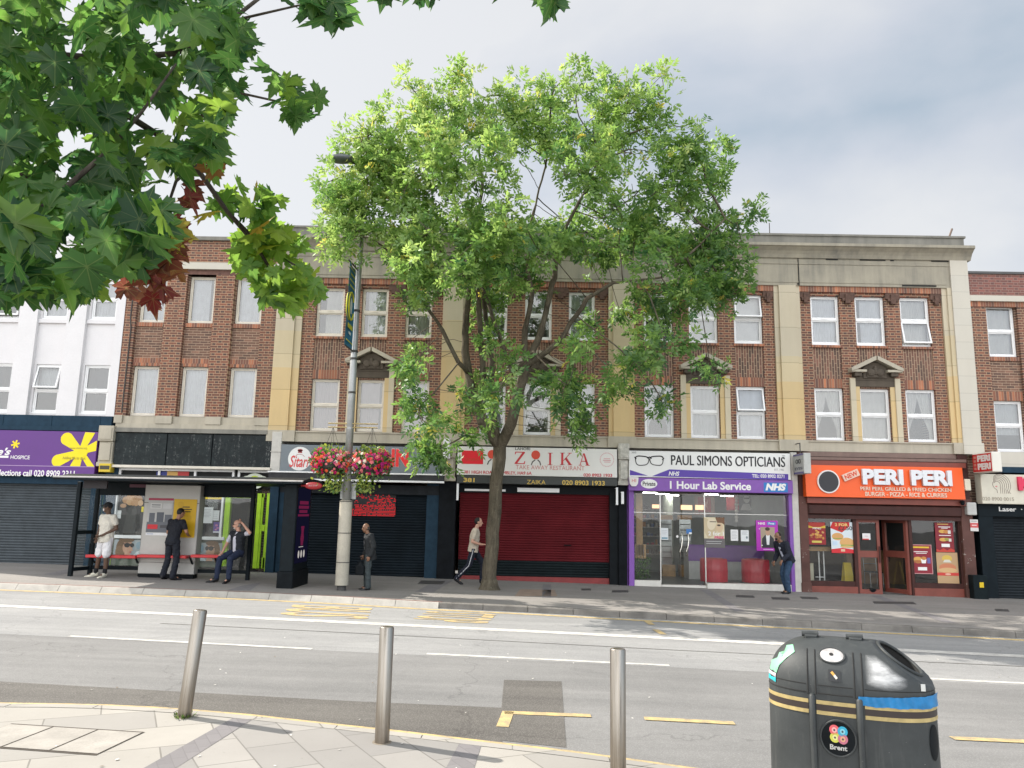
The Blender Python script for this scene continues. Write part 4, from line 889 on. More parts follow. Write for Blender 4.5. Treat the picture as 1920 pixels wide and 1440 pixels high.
k = MB(); k.cbox(-6.97, -2.03, 21.52, 21.6, 2.86, 2.90, .008); k.cbox(-6.97, -2.03, 21.5, 21.58, 2.645, 2.70, .008); k.build('awning_rail', m_upvc, s3)
gs = thing('shop_sign', 'grey restaurant fascia sign with a round white emblem, partly behind the flower baskets', 'sign', (-4.4, 21.75, 2.9))
yS3 = 21.74; MB().cbox(-6.70, -2.2, yS3, 22.0, 2.9, 3.66, .01).build('panel', mat('sign_grey', (.16, .185, .205), .45, var=.06, scale=1), gs)
cx, cz = F(562, 860, yS3); MB().disc(cx, cz, .33, .335, yS3-.006, .006).build('round_emblem', fm((.72, .72, .70)), gs)
st('Sitari', 543, 854, 580, 876, fm((.6, .06, .06)), gs, .012, Y=yS3-.007, sh=.3, nm='emblem_lettering'); h_ = MB(); h_.box(cx-.06, cx+.06, yS3-.009, yS3-.006, cz+.16, cz+.19); h_.disc(cx, cz+.235, .075, .04, yS3-.009, .003); h_.extr([(cx-.05, cz+.19), (cx+.05, cz+.19), (cx+.065, cz+.24), (cx-.065, cz+.24)], yS3-.009, yS3-.006); h_.ribbon([(cx-.13, cz+.06), (cx-.08, cz+.11), (cx, cz+.125), (cx+.08, cz+.11), (cx+.13, cz+.06)], .012, yS3-.009); h_.ribbon([(cx-.08, cz-.17), (cx+.1, cz-.17)], .02, yS3-.009); h_.build('chef_hat_motif', fm((.35, .06, .06)), gs)
st('INN', 708, 842, 766, 875, fm((.72, .02, .02)), gs, .04, Y=yS3, ext=.03); st('INN', 707.4, 841.2, 766.6, 875.8, fm((.7, .62, .6)), gs, .055, Y=yS3, ext=.012, nm='lettering_rim')
console('weathered stone console bracket between the grey sign and the white sign', -2.15, -1.74, 3.78, 2.72, m_ledge, 21.68)
pier('black scuffed pier left of the maroon shutter', -2.2, -1.72, 2.75)
ab = MB(); r_ = rect(831, 822, 844, 860, 21.6); ab.cbox(r_[0], r_[1], 21.55, 21.75, r_[2], r_[3], .03); tag(ab.build('alarm_box', m_upvc), 'white alarm box on the bracket between the grey sign and the white sign', 'alarm box')
rs = thing('neon_sign', 'red lettered panel glowing at the top of the navy shutter, right of the lamp post', 'sign', (-3.75, 22.1, 1.75)); x0, x1, z0, z1 = rect(659, 927, 742, 968, 22.09)
MB().box(x0, x1, 22.085, 22.1, z0, z1).build('panel', mat('led_panel_black', (.008, .008, .01), .3), rs)
lr = random.Random(5); k = MB()
for i in range(15):
    for j in range(46):
        u, v = (j+.5)/46, (i+.5)/15
        if (v > .55 and u < .5+.1*math.sin(i)) or (v > .87): 
            if lr.random() < .75: continue
        if u+v*.1 < .12 and v > .3 or lr.random() < (.28 if v > .25 else .12): continue
        k.box(x0+(x1-x0)*u-.012, x0+(x1-x0)*u+.012, 22.079, 22.085, z0+(z1-z0)*v-.009, z0+(z1-z0)*v+.009)
k.build('led_dots', emit('led_red', (1, .03, .04), .55), rs)

# --- shop 4: white sign, maroon shutter
s4 = frontthing('shopfront', 'closed takeaway with a maroon roller shutter behind the big tree, under the white sign', .5)
MAR = mat('shutter_maroon', (.105, .011, .015), .55, 0, var=.2, scale=1.5, spec=.08)
shutter(-1.62, 2.62, .55, 2.45, 22.14, MAR, s4, .068); shutter(-1.62, 2.62, .12, .55, 22.14, mat('shutter_black_green', (.010, .015, .017), .55, 0, var=.25, spec=.08), s4, .068, 'lower_shutter')
k = MB(); k.box(-1.62, 2.62, 22.1, 22.2, -.04, .12); k.build('shutter_foot', mat('foot_red', (.22, .03, .03), .5, var=.2), s4)
k = MB(); k.box(-1.72, 2.85, 22.05, 22.4, 2.42, 2.68); k.box(2.62, 2.86, 21.99, 22.4, -.1, 2.5); k.build('shutter_frame', m_black, s4)
k = MB(); k.tube([(1.35, 22.1, 1.0), (1.55, 22.1, 1.0)], .016); k.build('shutter_lock', m_black, s4)
for (l, t, r, b) in ((871, 917, 948, 921), (970, 915, 1049, 923)):
    k = MB(); pxbox(k, l, t, r, b, 21.98, .06); tag(k.build('tube_light', m_upvc), 'unlit white tube light above the maroon shutter, '+('left one behind the trunk' if l < 900 else 'right one clear of the trunk'), 'tube light')
zs = thing('shop_sign', 'white takeaway fascia sign with red serif lettering behind the big tree', 'sign', (.5, 21.7, 2.66)); yZ = 21.72
MB().cbox(-1.7, 2.8, yZ, 22.0, 2.9, 3.7, .01).build('panel', mat('sign_offwhite', (.70, .685, .65), .4, var=.05, scale=1), zs); MB().cbox(-1.7, 2.8, yZ-.02, 22.0, 2.665, 2.885, .01).build('lower_band', mat('sign_black_band', (.028, .032, .03), .4, var=.1), zs)
RDZ = fm((.55, .03, .04)); GLD = fm((.62, .42, .08))
def serif(letter, l, t, r, b):
    x0, x1, z0, z1 = rect(l, t, r, b, yZ); w_ = (x1-x0); h = z1-z0; T = w_*.24; t_ = w_*.09; k = MB(); y = yZ-.006
    R = lambda pts: k.extr([(x0+u*w_, z0+v*h) for u, v in pts], y, yZ)
    if letter == 'Z': R([(.05, .93), (.95, .93), (.95, 1), (.05, 1)]); R([(0, 0), (.95, 0), (1, .25), (.93, .25), (.85, .07), (0, .07)]); R([(0, .06), (.25, .06), (.97, .94), (.72, .94)]); R([(.02, .78), (.08, .78), (.14, .94), (.02, .94)])
    if letter == 'I': R([(.3, 0), (.7, 0), (.7, 1), (.3, 1)]); R([(0, 0), (1, 0), (1, .045), (0, .045)]); R([(0, .955), (1, .955), (1, 1), (0, 1)])
    if letter == 'K': R([(.1, 0), (.28, 0), (.28, 1), (.1, 1)]); R([(.28, .38), (.82, .97), (.9, .97), (.3, .32)]); R([(.4, .5), (.55, .62), (1, .03), (.76, .03)]); R([(0, 0), (.4, 0), (.4, .045), (0, .045)]); R([(0, .955), (.4, .955), (.4, 1), (0, 1)]); R([(.65, .955), (1, .955), (1, 1), (.65, 1)]); R([(.66, 0), (1.05, 0), (1.05, .045), (.66, .045)])
    if letter == 'A': R([(.42, 1), (.55, 1), (.95, .03), (.72, .03)]); R([(.42, 1), (.48, 1), (.17, .03), (.1, .03)]); R([(.24, .32), (.76, .32), (.76, .38), (.26, .38)]); R([(0, 0), (.3, 0), (.3, .045), (0, .045)]); R([(.62, 0), (1.05, 0), (1.05, .045), (.62, .045)])
    k.build('lettering', RDZ, zs)
for a in (('Z', 965, 847, 985, 870), ('I', 1027, 849, 1036, 872), ('K', 1050, 849, 1072, 872), ('A', 1085, 850, 1105, 873)): serif(*a)
for dx in (0, -82):
    k = MB(); cx, cz = F(1004.5+dx, 853+(-1 if dx else 0), yZ); k.disc(cx, cz, .125, .125, yZ-.006, .006); k.build('round_motif', fm((.62, .06, .03)), zs); k = MB(); k.ribbon([(cx-.02, cz-.14), (cx-.09, cz-.2), (cx-.12, cz-.28)], .03, yZ-.006); k.ribbon([(cx+.06, cz-.14), (cx+.12, cz-.2), (cx+.14, cz-.28)], .03, yZ-.006); k.build('motif_handles', fm((.07, .06, .05)), zs)
st('LAHORI', 966, 839, 994, 844, fm((.05, .05, .05)), zs, .02, Y=yZ); st('TAKE AWAY RESTAURANT', 967, 873, 1096, 881, fm((.55, .2, .18)), zs, 0, Y=yZ); st('381 HIGH ROAD WEMBLEY, HA9 6A', 870, 883, 997, 890, fm((.5, .04, .05)), zs, .03, Y=yZ); st('020 8903 1933', 1094, 888, 1148, 894, fm((.5, .04, .05)), zs, .03, Y=yZ)
r_ = rect(866, 845, 906, 870, yZ); MB().box(r_[0], r_[1], yZ-.006, yZ, r_[2], r_[3]).build('red_panel', fm((.70, .01, .02)), zs); st('ZAIKA', 873, 859, 899, 864, fm((.5, .05, .02)), zs, Y=yZ-.006)
cx, cz = F(1138, 862, yZ); k = MB(); 
for i in range(28):
    a = 2*math.pi*i/28; k.box(cx+.19*math.cos(a)-.012, cx+.19*math.cos(a)+.012, yZ-.003, yZ, cz+.19*math.sin(a)-.012, cz+.19*math.sin(a)+.012)
k.box(cx-.11, cx+.11, yZ-.003, yZ, cz-.03, cz-.005); k.box(cx-.09, cx+.09, yZ-.003, yZ, cz+.02, cz+.04); k.box(cx-.08, cx+.1, yZ-.003, yZ, cz-.075, cz-.055); k.build('round_stamp', fm((.62, .32, .34)), zs)
st('381', 869, 896, 890, 904, GLD, zs, .03, Y=yZ-.02); st('ZAIKA', 988, 900, 1023, 908, GLD, zs, 0, Y=yZ-.02); st('020 8903 1933', 1054, 901, 1134, 910, GLD, zs, .02, Y=yZ-.02)
console('peeling white stone console bracket between the white takeaway sign and the opticians sign', 2.83, 3.14, 3.86, 2.7, mat('peeling_white', (.55, .53, .48), .85, var=.35, scale=9, fine=30, bs=.3), 21.66)
pier('black peeling pier between the maroon shutter and the purple shopfront', 2.86, 3.1, 2.72)
for (l, t, r, b, lab) in ((856, 903, 860, 938, 'white vertical tube lamp on the left end of the maroon shutter'), (1155, 914, 1159, 947, 'white vertical tube lamp on the pier right of the maroon shutter'), (1165, 922, 1170, 945, 'grey short lamp bar beside the purple shopfront pier')):
    k = MB(); pxbox(k, l, t, r, b, 21.75, .06); k.tube([(k.v[0][0], 21.81, k.v[2][2]-.02), (k.v[0][0], 21.95, k.v[2][2]-.02)], .012); tag(k.build('tube_light', m_upvc), lab, 'tube light')

# --- shop 5: opticians
s5 = frontthing('shopfront', 'purple framed opticians shopfront with a wide glass window and white base', 5.45)
PU2 = mat('purple_frame', (.20, .075, .36), .4, var=.07)
zb = gz(5.45)
k = MB(); k.cbox(3.02, 3.12, 21.93, 22.3, gz(3)-.02, 2.6, .01); k.cbox(3.14, 3.29, 21.87, 22.3, gz(3)-.02, 2.56, .01); k.cbox(7.62, 7.76, 21.87, 22.3, gz(7.7)-.02, 2.54, .01); k.build('purple_frame', PU2, s5)
x0, x1, z0, z1 = rect(1187, 1083, 1221, 1097, 21.95); k = MB(); k.cbox(3.29, 4.03, 21.9, 22.2, gz(4)-.1, .1, .01); k.cbox(5.3, 7.62, 21.88, 22.2, gz(7)-.1, .06, .01); k.box(4.03, 5.3, 21.95, 22.2, gz(5)-.1, gz(4)+.05); k.build('white_base', mat('base_white', (.66, .64, .60), .6, var=.08, fine=30), s5)
g5 = MB()
for a, b in ((3.3, 4.02), (4.06, 4.62), (4.66, 5.27), (5.31, 7.6)): g5.quad((a, 22.0, .02), (b, 22.0, .02), (b, 22.0, 2.5), (a, 22.0, 2.5))
g5.build('window_glass', m_shopglass, s5); k = MB(); k.box(4.025, 4.055, 21.98, 22.02, .02, 2.5); k.box(5.275, 5.305, 21.98, 22.02, .02, 2.5); k.box(3.29, 7.62, 21.99, 22.012, 1.95, 1.965); k.build('steel_mullions', mat('steel_satin', (.5, .5, .48), .3, .9), s5)
for px in (1278, 1290):
    a, b = P3(px, 1001, 21.92), P3(px-2, 1042, 21.92); k = MB(); k.tube([a+Vector((0, .07, 0)), a, a.lerp(b, .25)+Vector((.03, 0, 0)), a.lerp(b, .6)+Vector((.02, 0, 0)), a.lerp(b, .8)+Vector((-.02, 0, 0)), b, b+Vector((0, .07, 0))], .017); k.build('door_handle', mat('steel_bright', (.7, .68, .62), .2, 1), s5, smooth=True)
WALLC = mat('optician_wall', (.24, .27, .25), .8, var=.1); k = MB(); k.box(3.15, 7.75, 27.5, 27.6, -.2, 2.6); k.box(3.05, 3.15, 22.25, 27.6, -.3, 2.6); k.box(7.75, 7.85, 22.25, 27.6, -.3, 2.6); k.box(3.1, 7.8, 22.2, 27.6, 2.56, 2.66); k.box(3.1, 7.8, 22.2, 27.6, -.3, zb+.02); k.build('interior', [WALLC], s5)
k = MB(); k.quad((3.15, 22.2, zb+.025), (7.75, 22.2, zb+.025), (7.75, 27.5, zb+.025), (3.15, 27.5, zb+.025)); k.build('shop_floor', mat('shop_floor', (.13, .14, .14), .35, var=.2), s5)
for x, y in ((4.0, 23.4), (4.6, 24.6), (6.0, 24.0), (6.9, 25.6), (5.2, 26)): tag(MB().box(x-.2, x+.2, y-.035, y+.035, 2.535, 2.558).build('ceiling_light', emit('ceiling_lamp', (1, .97, .9), 16.0)), 'lit ceiling strip inside the opticians, '+{4.0: 'nearest the window on the left', 4.6: 'second from the window on the left', 6.0: 'over the red armchairs', 6.9: 'at the back right', 5.2: 'at the back middle'}[x], 'ceiling light')
k = MB(); k.box(5.4, 7.74, 24.6, 25.3, zb, .85); k.build('counter', mat('counter_white', (.6, .6, .58), .4), s5); k = MB(); k.box(5.38, 7.74, 24.57, 24.6, .5, 1.0); k.build('counter_panel', PU2, s5)
WD = mat('oak_wood', (.40, .24, .10), .5, var=.25, scale=6)
for (l, t, r, b, lab) in ((1238, 966, 1262, 1045, 'left tall display stand with a wooden head inside the opticians'), (1273, 966, 1298, 1045, 'right tall display stand with a wooden head inside the opticians')):
    x0, x1, z0, z1 = rect(l, t, r, b, 25.8); t_ = thing('display_stand', lab, 'stand', ((x0+x1)/2, 25.9, zb), 0, 'display stands inside the opticians'); MB().box(x0, x1, 25.8, 26, z1-.14, z1).build('header', WD, t_); k = MB(); k.box(x0+.03, x1-.03, 25.85, 26, zb, z1-.14); k.build('mirror_panel', mat('mirror_grey', (.42, .45, .45), .15, .6), t_)
    k = MB(); k.box(x0, x1, 25.5, 26, zb, .3); k.build('drawer_base', WD, t_)
    k = MB()
    for i in range(7): k.box(x0+.05, x1-.05, 25.82, 25.85, .5+i*.18, .53+i*.18)
    k.build('shelf_bars', m_iron, t_)
for (px, lab) in ((1340, 'left red tub armchair behind the opticians window'), (1418, 'right red tub armchair behind the opticians window')):
    x = F(px, 1065, 22.7)[0]; t_ = thing('tub_armchair', lab, 'armchair', (x, 22.72, zb+.03), 0, 'red tub armchairs in the opticians'); RC = mat('red_leather', (.55, .03, .05), .4, var=.12); n = 20
    k = MB(); R = .37
    for i in range(n):
        a0, a1 = math.pi*(1.12+i/n*.0)+i*(2*math.pi*.78)/n, math.pi*1.12+(i+1)*(2*math.pi*.78)/n
        a0 -= math.pi*.9; a1 -= math.pi*.9; pr_ = []
        for a in (a0, a1):
            for (r_, z_) in ((R, .1), (R+.01, .4), (R, .72), (R-.04, .75), (R-.09, .72), (R-.09, .4)): pr_.append((r_*math.cos(a)*1.1, -r_*math.sin(a)*.9, z_))
        k.add(pr_, [(j, j+1, 7+j, 6+j) for j in range(5)])
    k.build('back_shell', RC, t_, smooth=True, local=True); k = MB(); k.lathe((0, 0, .08), [(.26, 0), (.33, .02), (.33, .28), (.3, .33), (0.01, .34)], 24); k.build('seat', RC, t_, smooth=True, local=True)
    for sx in (-1, 1):
        for sy in (-1, 1): MB().tube([(sx*.25, sy*.2, 0), (sx*.22, sy*.18, .12)], .02).build('leg', WD, t_, local=True)
k = MB(); k.box(*[F(1192, 990, 22.5)[0], F(1204, 990, 22.5)[0]], 22.4, 22.5, .75, 2.5); dsh = thing('display_shelf', 'long wall shelves with spectacles and boxes at the left inside the opticians', 'shelf', (4.0, 26.9, zb)); lr = random.Random(21)
sk_ = MB(); it = MB()
for i in range(6):
    z_ = .55+i*.3; sk_.box(3.2, 5.1, 27.0, 27.4, z_, z_+.025)
    for q_ in range(13): x_ = 3.25+q_*.14; it.box(x_, x_+lr.uniform(.05, .11), 27.02, 27.2, z_+.026, z_+lr.uniform(.07, .2), lr.randrange(5))
sk_.build('shelf_boards', mat('shelf_white', (.6, .6, .57), .5), dsh); it.build('stock', [fm((.5, .22, .05)), fm((.62, .6, .55)), fm((.05, .12, .3)), fm((.1, .09, .09)), fm((.45, .05, .08))], dsh)
for (l, t, r, b, lab) in ((1223, 946, 1236, 953, 'small glowing orange strip high at the left inside the opticians'), (1277, 947, 1298, 956, 'glowing orange strip over the right display stand inside the opticians'), (1304, 947, 1322, 956, 'glowing orange strip beside the framed red picture inside the opticians')):
    x_0, x_1, z_0, z_1 = rect(l, t, r, b, 25.0); tag(MB().box(x_0, x_1, 25.0, 25.03, z_0, z_1).build('strip_sign', emit('strip_orange', (1, .55, .3), 1.3)), lab, 'lit sign')  # plain orange panels that emit, no lettering
pc = MB(); x_0, x_1, z_0, z_1 = rect(1240, 928, 1262, 964, 26.2); pc.tube([((x_0+x_1)/2, 26.2, zb), ((x_0+x_1)/2, 26.2, 2.55)], .19, 20); tag(pc.build('round_column', mat('column_pale_green', (.52, .58, .50), .6), smooth=True), 'pale green round column inside the opticians', 'column')
tag(k.build('timber_post', WD), 'tall upright timber post at the left end of the opticians window', 'post')
t_ = thing('wooden_crate', 'upright slatted wooden crate on the green planting in the left of the opticians window', 'crate', (3.6, 22.5, .45)); x0, x1, z0, z1 = rect(1191, 1021, 1212, 1047, 22.4); k = MB()
for i in range(4): u = x0+(x1-x0)*i/4; k.box(u+.01, u+(x1-x0)/4-.01, 22.4, 22.43, z0, z1)
k.build('slats', WD, t_); k = MB(); k.box(x0, x1, 22.43, 22.7, z0, z0+.03); k.box(x0, x1, 22.43, 22.7, z1-.03, z1); k.build('shelf', WD, t_)
ht = thing('artificial_hedge', 'clump of green artificial leaves low in the left of the opticians window', 'plant', (3.65, 22.45, .03)); lr = random.Random(3); k = MB(); x0, x1, z0, z1 = rect(1190, 1046, 1219, 1085, 22.4)
for i in range(420):
    p = Vector((lr.uniform(x0, x1), 22.4+lr.uniform(-.1, .25), lr.uniform(z0, z1))); a = Vector((lr.gauss(0, 1), lr.gauss(0, 1), lr.gauss(0, 1))).normalized()*.05; b = a.orthogonal().normalized()*.022; k.add([p, p+a*.5+b, p+a, p+a*.5-b], [(0, 1, 2, 3)], i % 3)
k.build('leaves', [fm((.06, .16, .03)), fm((.12, .26, .05)), fm((.03, .09, .02))], ht)
def inposter(label, l, t, r, b, Y, col, els, cat='poster'): x0, x1, z0, z1 = rect(l, t, r, b, Y); return poster(label, x0, x1, z0, z1, Y, col, els, cat)
inposter('framed red picture high on the back wall inside the opticians', 1302, 926, 1340, 966, 26.5, (.30, .20, .16), [('r', .18, .15, .82, .85, (.38, .04, .04)), ('p', [(.3, .5), (.6, .62), (.7, .8), (.62, .45), (.7, .25), (.55, .42)], (.6, .25, .2))], 'picture')
inposter('dark framed portrait hanging in the upper right of the opticians', 1385, 926, 1412, 957, 25.8, (.03, .03, .03), [('e', .55, .68, .22, .24, (.55, .55, .52)), ('p', [(.1, 0), (.9, 0), (.75, .4), (.3, .4)], (.45, .45, .44)), ('r', .35, .68, .75, .78, (.03, .03, .03))], 'picture')
inposter('red wall panel beside the dark portrait inside the opticians', 1362, 926, 1386, 957, 25.9, (.30, .02, .03), [('r', .3, .1, .7, .9, (.4, .05, .05))], 'picture'); inposter('pale red wall panel in the top right of the opticians', 1432, 926, 1470, 955, 25.9, (.42, .14, .10), [], 'picture')
inposter('pale yellow two for one offer poster in the opticians window', 1320, 970, 1359, 1027, 21.975, (.12, .11, .11), [('r', .0, .3, .98, 1, (.60, .53, .36)), ('p', [(0, 1), (.3, .9), (.55, .75), (.62, .55), (.5, .4), (.2, .3), (0, .55)], (.52, .42, .27)), ('e', .36, .78, .2, .2, (.64, .55, .40)), ('e', .75, .68, .17, .17, (.56, .42, .27)), ('p', [(.55, 1), (1, 1), (1, .75), (.85, .82), (.65, .82)], (.16, .08, .04)), ('e', .72, .74, .09, .03, (.06, .04, .03)), ('r', .28, .84, .6, .865, (.06, .04, .03)), ('t', '2 for 1', .2, .40, .95, .53, (.75, .74, .72), .02), ('t', 'FREE', .5, .30, .94, .38, (.6, .03, .18), .03), ('r', .1, .2, .85, .215, (.5, .5, .5)), ('r', .1, .13, .8, .145, (.5, .5, .5))])
inposter('purple eye care poster with a man in a suit in the opticians window', 1418, 976, 1459, 1033, 21.97, (.40, .03, .40), [('r', .2, .1, .85, .78, (.35, .28, .20)), ('p', [(.24, .1), (.82, .1), (.8, .4), (.65, .52), (.4, .52), (.26, .4)], (.03, .03, .035)), ('p', [(.47, .2), (.58, .2), (.62, .52), (.44, .52)], (.7, .7, .7)), ('e', .53, .62, .1, .12, (.45, .27, .18)), ('e', .52, .72, .11, .06, (.05, .03, .02)), ('t', 'NHS', .1, .86, .42, .94, WH, .03), ('r', .52, .85, .9, .95, (.05, .2, .5)), ('t', 'Free', .58, .87, .84, .94, WH, .02), ('r', .3, .04, .75, .06, (.7, .6, .7)), ('e', .15, .72, .02, .015, WH), ('e', .25, .18, .03, .02, WH)])
inposter('white and blue notice on the left door of the opticians', 1239, 990, 1253, 1012, 21.98, (.62, .64, .66), lines(3, top=.8, bot=.5)+[('r', .1, .08, .9, .2, (.08, .22, .3))], 'notice'); inposter('left of the two white notices in the middle of the opticians window', 1370, 993, 1384, 1014, 21.97, (.68, .68, .67), lines(6), 'notice'); inposter('right of the two white notices in the middle of the opticians window', 1389, 994, 1404, 1015, 21.97, (.66, .68, .68), lines(4, top=.9, bot=.6)+[('e', .75, .35, .12, .12, (.2, .25, .26))], 'notice'); inposter('small blue sticker above the door handle of the opticians', 1287, 992, 1297, 1001, 21.98, (.04, .16, .42), [('r', .5, 0, 1, .3, WH)], 'sticker')
tag(MB().disc(*F(1270, 1006, 21.98), .035, .035, 21.985, .004).build('sticker', fm(WH)), 'round white sticker left of the opticians door handles', 'sticker')
hl = MB(); x_, z_ = F(1382, 970, 24)
for i in range(9): a = P3(1381, 928+i*6, 24.0); hl.ell(a, (.05+.012*(i % 2), .03, .055), 8)
tag(hl.build('hanging_garland', fm((.6, .57, .5))), 'white hanging garland in the upper middle of the opticians window', 'decoration')
os_ = thing('shop_sign', 'white opticians fascia sign with drawn spectacles above a purple band', 'sign', (5.45, 21.7, 2.55)); yO = 21.72
MB().cbox(3.13, 7.66, yO, 22.0, 2.93, 3.67, .01).build('panel', mat('sign_ivory', (.74, .735, .72), .4, var=.04, scale=1), os_)
BLU = fm((.085, .04, .33)); k = MB()
def pxpoly(pts, Y): return [F(x, y, Y) for x, y in pts]
k.extr(pxpoly([(1255, 880), (1478, 889), (1478, 900), (1222, 893)], yO), yO-.004, yO); k.extr(pxpoly([(1181, 881), (1215, 892), (1181, 891)], yO), yO-.004, yO); k.build('blue_band', BLU, os_)
k = MB()
for cx_, sgn in ((1204, -1), (1231, 1)):
    c = F(cx_, 864, yO); pts = []
    for i in range(25):
        a = 2*math.pi*i/24; rx = .185*(abs(math.cos(a))**.6)*(1 if math.cos(a) > 0 else -1); rz = .125*(abs(math.sin(a))**.7)*(1 if math.sin(a) > 0 else -1)
        pts.append((c[0]+rx*(1+.12*(rz/.125)), c[1]+rz*(1-.12*sgn*rx/.185*(-1))))
    k.ribbon(pts, .024, yO-.005); k.ribbon([(p[0], p[1]+.006) for p in pts if p[1] > c[1]+.05], .03, yO-.006)
a, b = F(1214, 859, yO), F(1221.5, 859.5, yO); k.ribbon([a, ((a[0]+b[0])/2, a[1]+.035), b], .028, yO-.006); a = F(1190, 857, yO); k.ribbon([a, (a[0]+.04, a[1]-.05)], .03, yO-.006); a = F(1244.5, 859, yO); k.ribbon([a, (a[0]-.04, a[1]-.05)], .03, yO-.006); k.build('spectacles_drawing', fm(BK), os_)
st('PAUL SIMONS OPTICIANS', 1258, 855, 1472, 874, fm(BK), os_, .022, Y=yO); st('NHS', 1253.5, 884, 1274, 892, fm(WH), os_, .03, Y=yO-.004, sh=.25); st('TEL: 020 8902 0271', 1410, 889.5, 1470.5, 896, fm(WH), os_, .02, Y=yO-.004); st('EST. 1982', 1452, 879, 1470, 882.5, fm((.25, .25, .28)), os_, Y=yO); st('385', 1184, 846.5, 1193, 850, fm((.25, .25, .25)), os_, Y=yO); st('385', 1466, 853, 1472, 856, fm((.25, .25, .25)), os_, Y=yO)
MB().cbox(3.12, 7.7, yO-.02, 22.0, 2.55, 2.915, .01).build('lower_panel', PU2, os_); yP = yO-.02
st('1 Hour Lab Service', 1256, 903, 1408, 918, fm(WH), os_, .03, Y=yP); r_ = rect(1432, 905, 1477, 923, yP); MB().box(r_[0], r_[1], yP-.004, yP, r_[2], r_[3]).build('blue_panel', fm((.02, .17, .48)), os_); st('NHS', 1435, 906.5, 1474, 920, fm(WH), os_, .06, Y=yP-.004, sh=.25)
c = F(1217, 907, yP); MB().disc(*c, .23, .13, yP-.004, .004).build('white_oval', fm(WH), os_); st('Private', 1205, 903, 1229, 911, fm(BK), os_, .02, Y=yP-.004)
c = F(1187.5, 903, yP); k = MB(); k.extr([(c[0]-.13, c[1]+.12), (c[0]+.13, c[1]+.12), (c[0]+.11, c[1]-.06), (c[0]+.06, c[1]-.13), (c[0]-.06, c[1]-.13), (c[0]-.11, c[1]-.06)], yP-.12, yP); t_ = thing('alarm_box', 'white shield shaped alarm box at the left end of the purple lab service band', 'alarm box', (c[0], yP-.06, c[1]-.13)); k.build('case', fm((.72, .68, .66)), t_); text('HI', c[0]-.06, c[0]+.06, c[1]-.02, c[1]+.07, yP-.12, fm((.6, .25, .25)), t_, .02)
k = thing('shop_pier', 'narrow white pier between the opticians and the chicken shop', 'pier', (7.83, 21.95, gz(7.83)), 0, 'piers between the shopfronts'); q_ = MB(); q_.cbox(7.72, 7.9, 21.86, 22.4, gz(7.8)-.03, 3.72, .01); q_.build('pier_face', wp, k)

# --- shop 6: chicken shop
BR = mat('brown_paint', (.070, .026, .022), .55, var=.25, scale=4, fine=30, spec=.25); BR2 = mat('brown_red_paint', (.20, .055, .04), .5, var=.15, scale=4); BR3 = mat('brown_pale', (.19, .125, .105), .6, var=.15)
s6 = frontthing('shopfront', 'brown framed chicken takeaway with an open glass door, under the orange sign', 10.3)
zc = gz(10.3)
def scuffed():
    t = NT('scuffed_brown'); o = t.obj(); n_ = t.noise(o, 5, 6, .75); c = t.ramp(t.noise(o, 2, 4), (.3, (.075, .035, .028)), (.7, (.13, .06, .05))); c = t.mix(t.ramp(n_, (.62, (0, 0, 0)), (.66, (1, 1, 1))), c, (.42, .39, .35)); t.bsdf(c, .7, 0, .3, bump=n_, bs=.2); return t.m
SCF = scuffed()
for (l, r, lab) in ((7.9, 8.14, 'scuffed brown pier left of the chicken shop with peeling paint'), (12.4, 12.72, 'scuffed brown pier right of the chicken shop window')):
    c = (l+r)/2; t_ = thing('shop_pier', lab, 'pier', (c, 21.95, gz(c)), 0, 'piers between the shopfronts'); q_ = MB(); q_.cbox(l, r, 21.84, 22.4, gz(c)-.04, 2.5, .012); q_.cbox(l-.02, r+.02, 21.82, 22.4, gz(c)-.04, gz(c)+.25, .012); q_.build('pier_face', SCF, t_); q_ = MB(); q_.box(l+.02, r-.02, 21.87, 22.4, 2.5, 3.74); q_.build('upper_block', BR, t_)
k = MB(); k.box(8.12, 12.6, 21.9, 22.4, 3.62, 3.755); k.box(8.1, 12.65, 21.82, 22.4, 3.52, 3.6); k.build('top_cornice', BR3, s6); k = MB(); k.box(8.12, 12.6, 21.78, 22.4, 3.36, 3.5); k.build('upper_band', BR2, s6)
k = MB(); k.cbox(8.1, 12.5, 21.75, 22.4, 2.3, 2.47, .01); k.build('lower_band', BR2, s6); k = MB(); k.cbox(8.14, 12.42, 21.8, 22.4, 2.0, 2.28, .03); k.box(8.14, 12.42, 21.87, 22.4, 1.88, 1.99); k.build('shutter_housing', BR, s6)
yW = 22.02; gm = MB(); fr = MB(); sp = MB(); ex = lambda px: F(px, 1040, yW)[0]
xa, xb, xc, xd, xe, xf = ex(1512), ex(1600), ex(1607), ex(1652), ex(1706), ex(1798)
for (a, b) in ((xa, xb), (xe+.08, xf)):
    gm.quad((a, yW, .15), (b, yW, .15), (b, yW, 1.9), (a, yW, 1.9)); fr.box(a-.05, b+.05, 21.97, 22.07, .02, .18); sp.cbox(a-.05, b+.05, 21.93, 22.1, gz(b)-.05, .02+.02, .01)
fr.build('window_frame', BR, s6); sp.build('stall_riser', BR2, s6); gm.build('window_glass', m_shopglass, s6)
k = MB(); k.cbox(xb, xb+.1, 21.95, 22.1, zc-.03, 1.9, .008); k.cbox(xe-.02, xe+.07, 21.95, 22.1, zc-.03, 1.9, .008); k.cbox(xf, xf+.15, 21.95, 22.1, zc-.05, 1.9, .008); k.build('door_posts', BR, s6)
